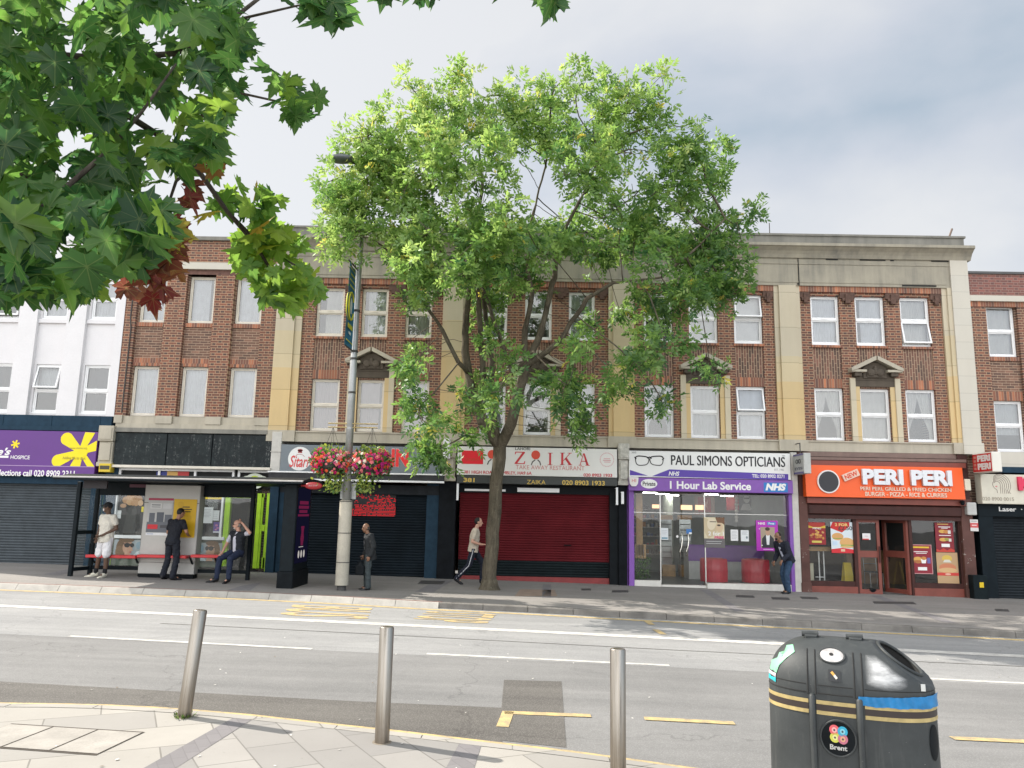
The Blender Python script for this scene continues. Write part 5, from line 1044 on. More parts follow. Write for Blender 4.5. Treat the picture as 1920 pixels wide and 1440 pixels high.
def doorleaf(xl, xr, hinge, ang, lab):
    w_ = xr-xl; d = bpy.data.objects.new('door', None)
    k = MB(); sgn = 1
    def T(u, y, z):  # u along the leaf from hinge
        if hinge == 'l': return (xl+u*math.cos(ang)-y*math.sin(ang), 22.0+u*math.sin(ang)+y*math.cos(ang), z)
        return (xr-u*math.cos(ang)-y*math.sin(ang), 22.0+u*math.sin(ang)+y*math.cos(ang), z)
    for (a, b, c, e_) in ((0, .085, zc, 1.88), (w_-.085, w_, zc, 1.88), (.085, w_-.085, zc, zc+.13), (.085, w_-.085, .84, 1.02), (.085, w_-.085, 1.8, 1.88)):
        vs = [T(a, 0, c), T(b, 0, c), T(b, .05, c), T(a, .05, c), T(a, 0, e_), T(b, 0, e_), T(b, .05, e_), T(a, .05, e_)]; k.add(vs, [(0, 3, 2, 1), (4, 5, 6, 7), (0, 1, 5, 4), (1, 2, 6, 5), (2, 3, 7, 6), (3, 0, 4, 7)])
    D = k.build('door', BR2, s6); D['label'] = lab
    q_ = MB(); q_.add([T(.08, .025, zc+.12), T(w_-.08, .025, zc+.12), T(w_-.08, .025, .85), T(.08, .025, .85)], [(0, 1, 2, 3)]); q_.add([T(.08, .025, 1.01), T(w_-.08, .025, 1.01), T(w_-.08, .025, 1.81), T(.08, .025, 1.81)], [(0, 1, 2, 3)]); q_.build('pane', m_shopglass, D)
    q_ = MB(); q_.tube([T(w_-.05, -.05, .7), T(w_-.05, -.05, 1.15)], .018); q_.build('handle', BR, D)
doorleaf(xb+.1, xd-.02, 'l', 0, 'closed left door leaf'); doorleaf(xd+.02, xe-.02, 'r', RAD(62), 'right door leaf standing open inwards')
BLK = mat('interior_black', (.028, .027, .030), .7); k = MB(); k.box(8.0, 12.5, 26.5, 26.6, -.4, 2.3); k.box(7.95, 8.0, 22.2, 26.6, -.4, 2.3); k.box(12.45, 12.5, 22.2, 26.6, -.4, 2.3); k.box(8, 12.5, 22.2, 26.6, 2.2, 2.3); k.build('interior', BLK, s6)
k = MB(); k.quad((8, 22.1, zc+.012), (12.5, 22.1, zc+.012), (12.5, 26.5, zc+.012), (8, 26.5, zc+.012)); k.build('shop_floor', mat('shop_floor_grey', (.16, .16, .155), .4, var=.1), s6)
k = MB(); k.box(10.6, 12.4, 25.3, 25.5, zc, .9); k.build('counter', mat('counter_wood', (.34, .2, .1), .5, var=.2), s6); k = MB(); k.box(8.2, 10.4, 26.4, 26.48, 1.0, 2.0); k.build('menu_board', mat('menu_blue', (.02, .03, .07), .4, var=.4, scale=8), s6)
ps = thing('shop_sign', 'bright orange chicken takeaway fascia sign with raised white letters', 'sign', (10.3, 21.7, 2.47)); yR = 21.62
k = MB(); k.profx([(yR+.06, 3.36), (yR, 2.48), (22.0, 2.48), (22.0, 3.36)], 8.04, 12.43); k.build('panel', mat('sign_orange', (.80, .105, .012), .4, var=.03, scale=1), ps)
yR2 = yR-.001
def pst(*a, **k): return st(*a, Y=yR2+.02, **k)
LW_ = fm((.70, .71, .74)); st('PERI', 1615, 880, 1691, 909, LW_, ps, .05, Y=yR2+.02, ext=.09); st('PERI', 1706, 882, 1782, 911, LW_, ps, .05, Y=yR2+.02, ext=.09)
st('PERI PERI, GRILLED & FRIED CHICKEN', 1613, 914, 1783, 922, fm((.78, .55, .42)), ps, .02, Y=yR2+.012, ext=.02); st('BURGER - PIZZA - RICE & CURRIES', 1622, 923.5, 1775, 931.5, fm((.78, .55, .42)), ps, .02, Y=yR2+.006, ext=.02)
c = F(1553, 903, yR2); k = MB(); k.disc(c[0], c[1], .31, .32, yR2-.025, .06); k.build('emblem_rim', fm((.72, .70, .68)), ps); k = MB(); k.disc(c[0], c[1], .275, .285, yR2-.03, .008); k.build('emblem_disc', fm((.03, .03, .035)), ps)
x0, x1, z0, z1 = rect(1580, 884, 1610, 898, yR2); k = MB(); c_ = ((x0+x1)/2, (z0+z1)/2); a_ = RAD(23); hw_, hh_ = .235, .095
def rp_(u, v): return (c_[0]+u*math.cos(a_)-v*math.sin(a_), c_[1]+u*math.sin(a_)+v*math.cos(a_))
k.extr([rp_(-hw_, -hh_), rp_(hw_, -hh_), rp_(hw_, hh_), rp_(-hw_, hh_)], yR2-.03, yR2+.04); k.build('new_plate', fm((.72, .52, .42)), ps); text('NEW', c_[0]-.19, c_[0]+.19, c_[1]-.065, c_[1]+.065, yR2-.03, fm((.62, .06, .02)), ps, .03, rot=a_)
FOOD1, FOOD2, FOOD3 = (.52, .22, .05), (.62, .36, .08), (.38, .13, .04)
lr = random.Random(11)
def blobs(x0, y0, x1, y1, n, cols): return [('e', lr.uniform(x0, x1), lr.uniform(y0, y1), lr.uniform(.05, .1), lr.uniform(.03, .06), lr.choice(cols)) for _ in range(n)]
inposter('red menu poster with a heap of fried food in the left chicken shop window', 1515, 979, 1548, 1021, 21.99, (.26, .015, .02), [('r', .05, .8, .95, .97, (.38, .03, .02)), ('p', [(0, .86), (.3, .78), (.7, .78), (1, .86), (1, .74), (0, .74)], (.62, .42, .04)), ('t', 'MENU', .28, .68, .75, .76, WH, .02)]+blobs(.15, .28, .85, .62, 22, [FOOD1, FOOD2, FOOD3, (.5, .28, .1)])+[('r', .2, .08, .75, .17, (.6, .5, .1))])
inposter('white and red burger offer poster with black price in the left chicken shop window', 1558, 979, 1600, 1037, 21.99, (.62, .68, .72), [('p', [(.1, 1), (.85, 1), (.85, .86), (.5, .66), (0, .8), (0, .84)], (.52, .02, .02)), ('t', '2 FOR', .2, .87, .78, .96, (.75, .6, .2), .03), ('t', '\u00a32.50', .34, .74, .97, .87, (.03, .03, .03), .02), ('e', .3, .53, .26, .12, (.62, .33, .12)), ('r', .08, .46, .5, .48, (.12, .3, .04)), ('e', .7, .34, .32, .16, (.64, .36, .13)), ('r', .42, .235, .98, .27, (.15, .33, .05)), ('e', .7, .21, .3, .04, (.6, .4, .15)), ('r', .06, .25, .28, .38, (.5, .62, .75)), ('p', [(0, 0), (1, 0), (1, .12), (.5, .17), (0, .12)], (.58, .02, .03)), ('r', .42, .05, .6, .13, (.65, .45, .3))])
inposter('tall red burger menu poster hanging in the right chicken shop window', 1754, 980, 1788, 1035, 21.99, (.22, .015, .025), [('r', .15, .93, .75, .96, (.6, .4, .1)), ('r', .2, .84, .85, .865, WH), ('r', .35, .80, .7, .82, WH), ('e', .4, .7, .2, .06, FOOD2), ('e', .6, .69, .16, .06, FOOD1), ('r', .7, .62, .85, .74, (.65, .6, .55)), ('r', .2, .55, .85, .575, WH), ('e', .42, .42, .22, .06, FOOD2), ('e', .62, .43, .14, .05, (.3, .3, .06)), ('r', .72, .36, .86, .46, (.65, .6, .55)), ('r', .3, .17, .75, .28, WH), ('p', [(0, 0), (1, 0), (1, .07), (.8, .13), (.6, .05), (.4, .13), (.2, .05), (0, .1)], (.5, .05, .03))])
inposter('red burger deal poster low in the right chicken shop window', 1708, 1021, 1748, 1076, 21.99, (.24, .015, .03), [('r', 0, 0, .035, 1, (.5, .25, .25)), ('r', .965, 0, 1, 1, (.5, .25, .25)), ('r', 0, .975, 1, 1, (.5, .25, .25)), ('r', 0, 0, 1, .025, (.5, .25, .25)), ('r', .1, .88, .88, .93, (.68, .5, .03)), ('r', .15, .74, .8, .765, WH), ('r', .25, .69, .75, .71, WH), ('e', .32, .47, .23, .11, FOOD2), ('e', .3, .42, .22, .05, FOOD3), ('p', [(.5, .36), (.68, .36), (.72, .5), (.46, .5)], WH), ('e', .6, .53, .12, .06, FOOD1), ('r', .76, .36, .9, .55, (.12, .12, .35)), ('r', .3, .12, .72, .23, WH)])
inposter('see-through food sticker with burgers and fries at the right end of the chicken shop window', 1757, 1036, 1797, 1098, 22.0, (.46, .30, .16), [('e', .5, .82, .24, .1, (.6, .42, .08)), ('p', [(.3, .7), (.7, .7), (.62, .78), (.38, .78)], (.6, .58, .5)), ('e', .5, .55, .4, .12, (.55, .2, .1)), ('e', .5, .46, .42, .08, (.6, .38, .18)), ('r', 0, .3, 1, .39, (.55, .05, .04)), ('e', .5, .345, .14, .03, (.7, .4, .3))])
inposter('small white and red notice on the closed door of the chicken shop', 1617, 1000, 1632, 1012, 21.97, (.7, .68, .68), [('r', 0, 0, .8, .16, (.6, .03, .03)), ('r', .3, .5, .7, .62, (.6, .4, .4))], 'notice')
tb = thing('window_counter', 'wooden high counter with white legs inside the left chicken shop window', 'table', (8.7, 22.4, zc)); k = MB(); x0, x1, z0, z1 = rect(1512, 1025, 1562, 1033, 22.3); k.box(x0, x1+.3, 22.25, 22.6, z0, z1); k.build('tabletop', WD, tb)
for px in (1536, 1545): x = F(px, 1060, 22.4)[0]; MB().tube([(x, 22.4, zc), (x, 22.4, z0)], .018).build('leg', m_upvc, tb)
MB().tube([(F(1529, 1080, 22.4)[0], 22.4, .25), (F(1545, 1080, 22.4)[0], 22.4, .25)], .014).build('foot_rail', m_upvc, tb)
k = MB(); x0, x1, z0, z1 = rect(1512, 1056, 1526, 1088, 22.25); k.cbox(x0, x1, 22.25, 22.4, zc+.01, z1, .01); tag(k.build('menu_card', fm((.6, .56, .42))), 'cream upright card at the bottom left of the chicken shop window', 'card')
wf = thing('wet_floor_sign', 'yellow folding wet floor sign inside the left chicken shop window', 'floor sign', (*F(1589, 1080, 22.5)[:1], 22.5, zc)); YL = fm((.75, .55, .02)); x0, x1, z0, z1 = rect(1580, 1055, 1599, 1093, 22.45)
c = wf.location.x
for sy, nm in ((-1, 'front_panel'), (1, 'rear_panel')):
    k = MB(); h = z1-zc
    A = [(-.15, sy*.16, 0), (.15, sy*.16, 0), (.10, sy*.02, h), (-.10, sy*.02, h)]; B = [(x, y+sy*.02, z) for x, y, z in A]
    if sy > 0: A, B = B, A
    k.add(A+B, [(0, 1, 2, 3) if sy < 0 else (0, 1, 2, 3), (7, 6, 5, 4), (0, 4, 5, 1), (1, 5, 6, 2), (2, 6, 7, 3), (3, 7, 4, 0)]); k.build(nm, YL, wf, local=True)
k = MB()
for z_, w_ in ((.45, .07), (.33, .1), (.22, .08)): k.box(-w_, w_, -.16+.14*z_/h-.012, -.16+.14*z_/h+.0, z_*1.0, z_+.045)
k.build('warning_marks', fm((.25, .08, .02)), wf, local=True); k = MB(); k.box(-.05, .05, -.045, -.03, h-.1, h-.06); k.build('grip_slot', m_black, wf, local=True)
ch = thing('metal_chair', 'metal framed chair inside the open door of the chicken shop', 'chair', (10.85, 24.0, zc)); cm = mat('chair_steel', (.35, .36, .37), .35, .8)
for sx in (-.19, .19):
    MB().tube([(sx, -.2, 0), (sx, -.19, .45)], .012).build('leg', cm, ch, local=True); k = MB(); k.tube([(sx, .22, 0), (sx, .19, .45), (sx, .25, .88)], .012); k.build('leg', cm, ch, local=True)
MB().box(-.2, .2, -.2, .2, .45, .48).build('seat', m_black, ch, local=True); k = MB(); k.tube([(-.19, .25, .88), (.19, .25, .88)], .012); k.tube([(-.19, .22, .7), (.19, .22, .7)], .012); k.build('backrest', cm, ch, local=True)
bw = thing('doorstop_bowl', 'small black bowl with a lid lying on the doorstep of the chicken shop', 'bowl', tuple(G(1634, 1113, 0))); k = MB(); k.lathe((0, 0, 0), [(.05, 0), (.11, .05), (.14, .1), (.13, .1), (.1, .06)], 18); k.build('bowl_body', m_black, bw, local=True, smooth=True); k = MB(); k.lathe((0, 0, .1), [(.15, 0), (.14, .02), (.03, .045)], 18); k.build('lid', m_black, bw, local=True, smooth=True)

# --- projecting box signs
def boxsign(lab, cx, y0, y1, hw, z0, z1, m1, fill, yaw):
    t = thing('projecting_sign', lab, 'sign', (cx, y1, z0), yaw); k = MB(); L_ = y1-y0; k.box(-hw, hw, -L_, 0, 0, z1-z0); bevel(k.build('case', m1, t, local=True), .015, 1); fill(t, hw, L_, z1-z0); return t
def sidetext(t, body, a, b, z0, z1, x, m, wt=.03, nm='lettering'):
    """lettering on the left (-x) face, reading from the wall outwards reversed for a viewer on that side"""
    o = text(body, a, b, z0, z1, 0, m, t, wt, .004, nm, local=True)
    for v in o.data.vertices: u, d, z = v.co; v.co = (x+d, -u, z)
    return o
def f_op(t, hw, L_, h):
    k = MB(); k.box(-hw-.004, -hw, -L_+.03, -.03, h*.9, h*.985); k.box(-hw-.004, -hw, -L_+.03, -.03, .015*h, .1*h); k.build('purple_bands', fm((.12, .10, .25)), t, local=True)
    sidetext(t, 'EYES', .12, L_-.12, .2*h, .34*h, -hw, fm((.1, .1, .12))); k = MB(); c0_ = -L_*.5
    for s_ in (-1, 1): k.tube([(-hw-.006, c0_+s_*.1+.075*math.cos(a), h*.62+.055*math.sin(a)) for a in [i*math.pi/6 for i in range(13)]], .009, 6)
    k.tube([(-hw-.006, c0_-.03, h*.63), (-hw-.006, c0_+.03, h*.63)], .009, 6); k.build('spectacles_drawing', fm(BK), t, local=True)
xo, zo = F(1497, 870, 21.4); t_ = boxsign('grey opticians box sign with spectacles projecting over the pavement', xo+.1, 21.0, 21.8, .1, F(1500, 889, 21.4)[1], F(1500, 851, 21.4)[1], mat('box_grey', (.45, .45, .43), .5, var=.1), f_op, 0)
for v in (0,):
    k = MB(); k.tube([(xo+.1, 21.5, t_.location.z+.58), (xo+.1, 21.5, 3.95), (xo+.1, 21.95, 3.95)], .015); k.tube([(xo+.1, 21.1, t_.location.z+.3), (xo+.1, 21.1, t_.location.z+.3)], .001); k.build('hanging_bracket', m_iron, t_)
def f_pp(t, hw, L_, h):
    k = MB(); k.box(-hw-.006, -hw, -L_+.02, -.02, .03, h-.03); k.build('red_face', fm((.58, .02, .02)), t, local=True)
    sidetext(t, 'PERI', .27*L_, .93*L_, .55*h, .88*h, -hw-.006, fm(WH), .06); sidetext(t, 'PERI', .27*L_, .93*L_, .14*h, .47*h, -hw-.006, fm(WH), .06)
    k = MB()
    for i in range(4): k.box(-hw-.011, -hw-.006, -L_*.2, -L_*.08, h*(.15+.19*i), h*(.28+.19*i))
    k.build('small_marks', fm((.62, .25, .2)), t, local=True)
xp, zp = F(1843, 868, 21.3)
boxsign('red and white square box sign projecting at the right end of the orange sign', xp+.11, 20.85, 21.75, .13, F(1840, 886, 21.3)[1], F(1840, 849, 21.3)[1], fm((.70, .67, .60)), f_pp, 0)
# --- wall boxes right of the chicken shop
for (l, t, r, b, Y, nm, lab, m_, cat) in ((1809, 898, 1821, 920, 21.7, 'bulkhead_light', 'cream rounded light fitting right of the orange sign', fm((.68, .63, .5)), 'light'), (1814, 942, 1832, 966, 21.7, 'alarm_box', 'grey alarm box under the end of the hair salon sign', mat('box_grey', (.45, .45, .43)), 'alarm box')):
    x0, x1, z0, z1 = rect(l, t, r, b, Y); k = MB(); k.box(x0, x1, Y, Y+.18, z0, z1); o = bevel(k.build(nm, m_), .03, 3); tag(o, lab, cat)
x0, x1, z0, z1 = rect(1820, 974, 1835, 996, 21.8); poster('small white and red notice on the pier right of the chicken shop', x0, x1, z0, z1, 21.82, (.62, .6, .58), [('r', 0, .3, 1, .7, (.55, .08, .08)), ('r', .2, .45, .8, .55, (.7, .5, .5)), ('r', .15, .82, .85, .88, (.3, .3, .3))], 'notice')
k = MB(); c = P3(1805, 944, 21.65); k.ell(c, (.055, .055, .055), 12); k.tube([c, c+Vector((0, .12, .05))], .02); k.lathe(c+Vector((0, .0, .035)), [(.06, 0), (.06, .03), (.02, .045)], 14); tag(k.build('dome_camera', m_black, smooth=True), 'small black dome camera under the right end of the orange sign', 'camera')

# --- shop 7: hair and laser salon
s7 = frontthing('shopfront', 'closed salon with a dark roller shutter at the right edge, under the cream sign', 15.5)
shutter(13.35, 18.6, gz(14)-.08, 2.06, 22.12, mat('shutter_charcoal', (.018, .022, .026), .5, 0, var=.25, spec=.08), s7, .075); k = MB(); k.box(12.95, 19, 21.95, 22.4, 2.04, 2.42); k.box(12.95, 13.35, 21.97, 22.4, gz(13)-.05, 2.04); k.build('shutter_frame', mat('salon_frame', (.010, .015, .019), .5, var=.2, spec=.08), s7)
ls = thing('shop_sign', 'cream salon fascia sign with a line drawn woman\'s head and hair at the right edge', 'sign', (15.5, 21.7, 2.05)); yL = 21.72; k = MB(); k.cbox(12.95, 19, yL, 22.0, 2.38, 3.2, .01); k.build('panel', mat('sign_cream', (.62, .58, .48), .5, var=.05), ls)
k = MB(); c = F(1867, 908, yL)
for i in range(6):
    r = .09+.035*i; k.ribbon([(c[0]+.03+.02*i+r*1.05*math.cos(a), c[1]-.02+r*1.15*math.sin(a)) for a in [RAD(150-i*4)-j*RAD(168)/14 for j in range(15)]]+[(c[0]+.03+.02*i+r*1.0, c[1]-.25)], .011, yL-.004)
k.ribbon([(c[0]-.08, c[1]+.06), (c[0]-.09, c[1]-.02), (c[0]-.05, c[1]-.1), (c[0]+.02, c[1]-.16), (c[0]+.03, c[1]-.24)], .011, yL-.004); k.build('hair_drawing', fm((.16, .11, .09)), ls); k = MB(); k.disc(c[0]+.01, c[1]-.06, .03, .018, yL-.004, .004); k.build('lips', fm((.6, .2, .2)), ls)
st('020 8900 0015', 1842, 932, 1901, 939, fm((.32, .28, .22)), ls, .02, Y=yL); st('Laser  \u00b7  Beauty', 1873, 951, 1968, 962, fm(WH), ls, .02, Y=21.945); st('KUTZ', 1907, 895, 2010, 921, fm((.66, .03, .09)), ls, .06, Y=yL, ext=.07)
eb = thing('meter_box', 'dark green-black utility box with a yellow sticker at the foot of the salon shutter', 'utility box', (13.1, 21.7, gz(13.1))); x0, x1, z0, z1 = rect(1826, 1079, 1853, 1124, 21.6); k = MB(); k.box(x0, x1, 21.6, 21.97, gz(13.1)-.02, z1); bevel(k.build('box_body', mat('box_blackgreen', (.009, .014, .016), .55, var=.3, spec=.08), eb), .012, 1); k = MB(); pxbox(k, 1837, 1092, 1845, 1102, 21.592, .008); k.build('yellow_sticker', fm((.65, .45, .01)), eb)
# ------------------------------------------------------------------ bus shelter
SHB = mat('shelter_black', (.007, .011, .014), .45, 0, var=.3, spec=.12); SHG = glass('shelter_glass', (.86, .91, .90), .8, .05)
yr, yf = 19.62, 19.05
sh = thing('bus_shelter', 'black framed bus shelter with a red bench and a grey information panel', 'bus shelter', (-8, 19, gz(-8)))
xl = F(140, 1000, yf)[0]; xr0 = F(176, 1000, yr)[0]; xm0 = F(272, 1000, yr)[0]; xm1 = F(365, 1000, yr)[0]; xr1 = F(470, 1000, yr)[0]
def post(x, y, n='post', w_=.045): k = MB(); k.cbox(x-w_, x+w_, y-w_, y+w_, gz(x, -.01), 2.43, .006); return k.build(n, SHB, sh)
for x, y in ((xl, yf), (xr0, yr), (xm0-.03, yr), (xm1+.05, yr), (xr1, yr)): post(x, y)
k = MB(); z_ = gz(-9)
for zz in (.14, 1.02): k.add([(xl, yf-.03, z_+zz), (xl, yf+.03, z_+zz), (xr0, yr+.03, z_+zz), (xr0, yr-.03, z_+zz), (xl, yf-.03, z_+zz+.09), (xl, yf+.03, z_+zz+.09), (xr0, yr+.03, z_+zz+.09), (xr0, yr-.03, z_+zz+.09)], [(0, 3, 2, 1), (4, 5, 6, 7), (0, 1, 5, 4), (1, 2, 6, 5), (2, 3, 7, 6), (3, 0, 4, 7)])
k.build('end_rail', SHB, sh); k = MB(); k.quad((xl, yf, z_+.2), (xr0, yr, z_+.2), (xr0, yr, 2.35), (xl, yf, 2.35)); k.build('end_glass', SHG, sh)
for a, b in ((xr0, xm0), (xm1, xr1)):
    k = MB(); k.box(a, b, yr-.02, yr+.02, gz(a)+.13, gz(a)+.22); k.build('bottom_rail', SHB, sh); k = MB(); k.box(a, b, yr-.03, yr+.03, 2.12, 2.43); k.build('header_rail', SHB, sh); k = MB(); k.quad((a, yr, gz(a)+.22), (b, yr, gz(a)+.22), (b, yr, 2.12), (a, yr, 2.12)); k.build('rear_glass', SHG, sh)
k = MB(); rx1 = F(567, 903, 17.75)[0]; rx0 = F(100, 895, 17.75)[0]; k.profx([(17.75, 2.44), (17.75, 2.50), (18.4, 2.60), (19.3, 2.58), (19.85, 2.5), (19.85, 2.42), (18.6, 2.47)], rx0, rx1); k.build('roof', SHB, sh)
k = MB(); k.profx([(17.73, 2.485), (17.73, 2.508), (17.8, 2.525), (17.83, 2.52), (17.8, 2.49)], rx0-.01, rx1+.01); k.build('roof_edge', mat('roof_edge_grey', (.33, .32, .31), .5, var=.15), sh)
k = MB(); k.box(rx0+.4, xr0+.9, 18.3, 18.36, 2.26, 2.45); k.build('header_box', mat('header_dark', (.022, .018, .022), .4, var=.3), sh)
r_ = rect(243, 908, 277, 914, 19.55); MB().box(r_[0], r_[1], 19.55, 19.57, r_[2], r_[3]).build('header_sticker', fm((.12, .05, .07)), sh)
PANB = mat('panel_grey', (.42, .41, .385), .45, .2, var=.05); px0, px1 = F(264, 1000, 19.36)[0], F(369, 1000, 19.36)[0]; zp = gz(-8.5)
k = MB(); k.cbox(px0, px1, 19.38, 19.7, zp+.1, 2.4, .012); k.box(px0+.02, px1-.02, 19.4, 19.66, zp, zp+.1, 1); k.build('info_panel', [PANB, m_black], sh); k = MB(); k.box(px0, px1, 19.372, 19.38, 1.95, 1.962); k.box(px0, px1, 19.372, 19.38, .5, .507); k.box((px0+px1)/2-.004, (px0+px1)/2+.004, 19.372, 19.38, zp+.1, .5); k.build('panel_seams', m_gap, sh)
REDB = mat('bench_red', (.50, .035, .04), .4, var=.08)
for (a, b) in ((165, 258), (261, 352), (361, 413)):
    k = MB(); xa, xb = F(a, 1043, 19.2)[0], F(b, 1046, 19.2)[0]; z0 = F(a, 1041, 19.2)[1]; k.cbox(xa, xb, 19.07, 19.34, z0-.05, z0+.02, .012); k.build('bench_seat', REDB, sh)
for a in (172, 255, 358, 405): x = F(a, 1060, 19.3)[0]; k = MB(); k.tube([(x, 19.2, .66), (x, 19.35, .5), (x, 19.6, .42)], .025); k.build('bench_bracket', SHB, sh)
k = MB(); x = F(167, 1040, 19.2)[0]; k.tube([(x, 19.2, .66), (x, 19.2, .94)], .02); k.build('armrest', SHB, sh)
def pposter(label, l, t, r, b, Y, col, els): x0, x1, z0, z1 = rect(l, t, r, b, Y); return poster(label, x0, x1, z0, z1, Y, col, els)
pposter('street scene poster with a red bus on the left half of the grey shelter panel', 276, 934, 323, 1004, 19.368, (.42, .42, .41), [('r', 0, .94, 1, 1, (.35, .03, .07)), ('r', 0, 0, 1, .07, (.7, .7, .7)), ('r', 0, .08, 1, .36, (.12, .13, .15)), ('r', .08, .36, .3, .6, (.10, .11, .13)), ('r', .38, .36, .66, .62, (.08, .09, .11)), ('r', .7, .36, .98, .56, (.11, .12, .14)), ('r', .1, .72, .55, .86, (.55, .55, .54)), ('r', .14, .8, .5, .83, (.15, .15, .16)), ('r', .14, .75, .5, .77, (.15, .15, .16)), ('r', .6, .72, .95, .86, (.5, .5, .5)), ('r', .05, .17, .45, .29, (.55, .02, .03)), ('r', .55, .2, .9, .28, (.06, .06, .07)), ('r', .05, .03, .3, .045, (.2, .25, .4))])
pposter('plain yellow poster on the right half of the grey shelter panel', 324, 936, 367, 1008, 19.368, (.62, .38, .01), [('r', .35, .78, .7, .81, (.1, .07, .02)), ('r', .32, .72, .8, .75, (.1, .07, .02)), ('r', .38, .66, .75, .69, (.1, .07, .02)), ('e', .3, .86, .14, .08, (.56, .34, .01)), ('e', .7, .52, .12, .07, (.56, .34, .01))])
# red oval stop flag on the roof end
fx = P3(588, 911, 17.85); k = MB(); k.ell(fx, (.21, .05, .085), 20); k.tube([fx+Vector((-.3, .05, .0)), fx], .02)
bf = thing('bus_stop_flag', 'dark red oval stop flag on the right end of the shelter roof', 'sign', tuple(fx)); k.build('oval_plate', mat('flag_red', (.30, .02, .025), .4, var=.1), bf, smooth=True); text('BUS STOP', fx.x-.1, fx.x+.1, fx.z-.015, fx.z+.02, fx.y-.05, fm((.5, .3, .3)), bf, 0, .003)
# digital advertising unit: slab seen end-on, screen on its right-hand face
a0, a1 = G(517, 1104, 0), G(537, 1103, 0); ux = a0.x+.0; uw = .31; uy0 = 18.05; uy1 = 19.3
au = thing('advertising_unit', 'tall black digital advertising slab at the right end of the bus shelter', 'advertising unit', (ux+uw/2, uy0, gz(ux)))
k = MB(); k.cbox(ux, ux+uw, uy0, uy1, gz(ux)+.36, 2.45, .02); k.build('casing', SHB, au); k = MB(); k.cbox(ux-.03, ux+uw+.03, uy0-.04, uy1+.04, gz(ux, -.02), gz(ux)+.37, .015); k.build('plinth', m_black, au)
SC = ux+uw+.003
def sq(mb, y0, y1, z0, z1, d=.003, mi=0): mb.box(SC, SC+d, uy0+(uy1-uy0)*y0, uy0+(uy1-uy0)*y1, z0, z1, mi)
k = MB(); sq(k, .07, .93, .62, 2.36, .002); k.build('screen', emit('screen_navy', (.004, .004, .012), 1.0), au)
k = MB(); 
for i, (z0, z1, a, b) in enumerate(((1.98, 2.06, .2, .8), (1.88, 1.95, .15, .85), (1.78, 1.85, .2, .75), (1.70, 1.75, .12, .88))): sq(k, a, b, z0, z1, .005)
for i in range(10): zc_ = 1.02+.045*i; hw = .09*(1-.2*math.cos(i)); sq(k, .5-hw, .5+hw, zc_, zc_+.043, .005)
k.build('screen_picture', emit('screen_magenta', (.09, .008, .03), 1.0), au); k = MB()
for yy in (.32, .5, .68): k.ell((SC+.003, uy0+(uy1-uy0)*yy, .82), (.004, .07, .09), 12)
sq(k, .3, .6, .98, .995, .005); k.build('screen_icons', emit('screen_grey', (.32, .30, .28), 1.0), au)
# ------------------------------------------------------------------ lamp post, banner, flower baskets
lb_ = G(640, 1107, 0); lx, ly, lz = lb_.x, lb_.y, lb_.z; GAL = mat('galvanised', (.40, .41, .41), .45, .5, var=.12, scale=4, fine=40); SLV = mat('column_cream', (.47, .44, .37), .55, var=.15, scale=2, fine=30)
lp = thing('lamp_post', 'tall grey street lamp post with a wide cream lower column, left of the big tree', 'lamp post', (lx, ly, lz))
k = MB(); k.tube([(lx, ly, lz-.02), (lx, ly, lz+.13)], .10, 20); k.build('foot', m_iron, lp); k = MB(); k.tube([(lx, ly, lz+.12), (lx, ly, lz+.7), (lx, ly, lz+2.02), (lx, ly, lz+2.04)], [.15, .148, .145, .10], 24); k.build('lower_column', SLV, lp, smooth=False)
for z_ in (.62, 1.28, 2.0): MB().tube([(lx, ly, lz+z_), (lx, ly, lz+z_+.018)], .152, 24).build('column_band', m_iron, lp)
k = MB(); k.tube([(lx, ly, lz+2.03), (lx, ly, 5.4), (lx, ly, 5.42), (lx, ly, 7.55), (lx+.03, ly, 8.4), (lx+.05, ly, 9.75)], [.092, .085, .078, .072, .058, .045], 16); k.build('shaft', GAL, lp, smooth=True)
for z_ in (3.0, 3.75, 4.6, 5.42, 5.6, 6.6): MB().tube([(lx, ly, z_), (lx, ly, z_+.05)], .092, 16).build('clamp_band', m_iron if z_ > 4 else GAL, lp)
k = MB(); hd = P3(640, 298, ly-.6); top = Vector((lx+.05, ly, 9.75)); k.tube([top, top+Vector((-.05, -.1, .35)), hd+Vector((.35, .15, -.05)), hd], [.045, .04, .035, .035], 10); k.build('lamp_arm', m_iron, lp, smooth=True)
k = MB(); k.ell(hd, (.33, .2, .10), 18); k.build('lamp_head', mat('lamp_head_grey', (.10, .11, .12), .4, .3), lp, smooth=True)
k = MB(); r_ = rect(646, 905, 667, 936, ly+.1); k.cbox(lx-.17, lx+.2, ly+.1, ly+.12, r_[2], r_[3], .004); k.build('notice_plate', GAL, lp)
bn = thing('street_banner', 'blue and yellow vertical banner hanging from the lamp post above the flower baskets', 'banner', (lx-.02, ly-.1, 5.6)); bt, bb = 7.62, 5.62; BLB = mat('banner_blue', (.012, .14, .26), .6, var=.12); YB = mat('banner_yellow', (.50, .48, .03), .6, var=.08); bxx = lx-.05
k = MB(); n = 14; ys = [ly-.1-.72*i/n for i in range(n+1)]
for i in range(n):
    f_ = lambda y, t: bxx+.02*math.sin((ly-y)*7+t)
    for j in range(6):
        z0, z1 = bb+(bt-bb)*j/6, bb+(bt-bb)*(j+1)/6; k.quad((f_(ys[i], j*.4), ys[i], z0), (f_(ys[i+1], j*.4), ys[i+1], z0), (f_(ys[i+1], j*.4+.4), ys[i+1], z1), (f_(ys[i], j*.4+.4), ys[i], z1))
k.build('cloth', BLB, bn, smooth=True); k = MB(); xx = bxx+.025
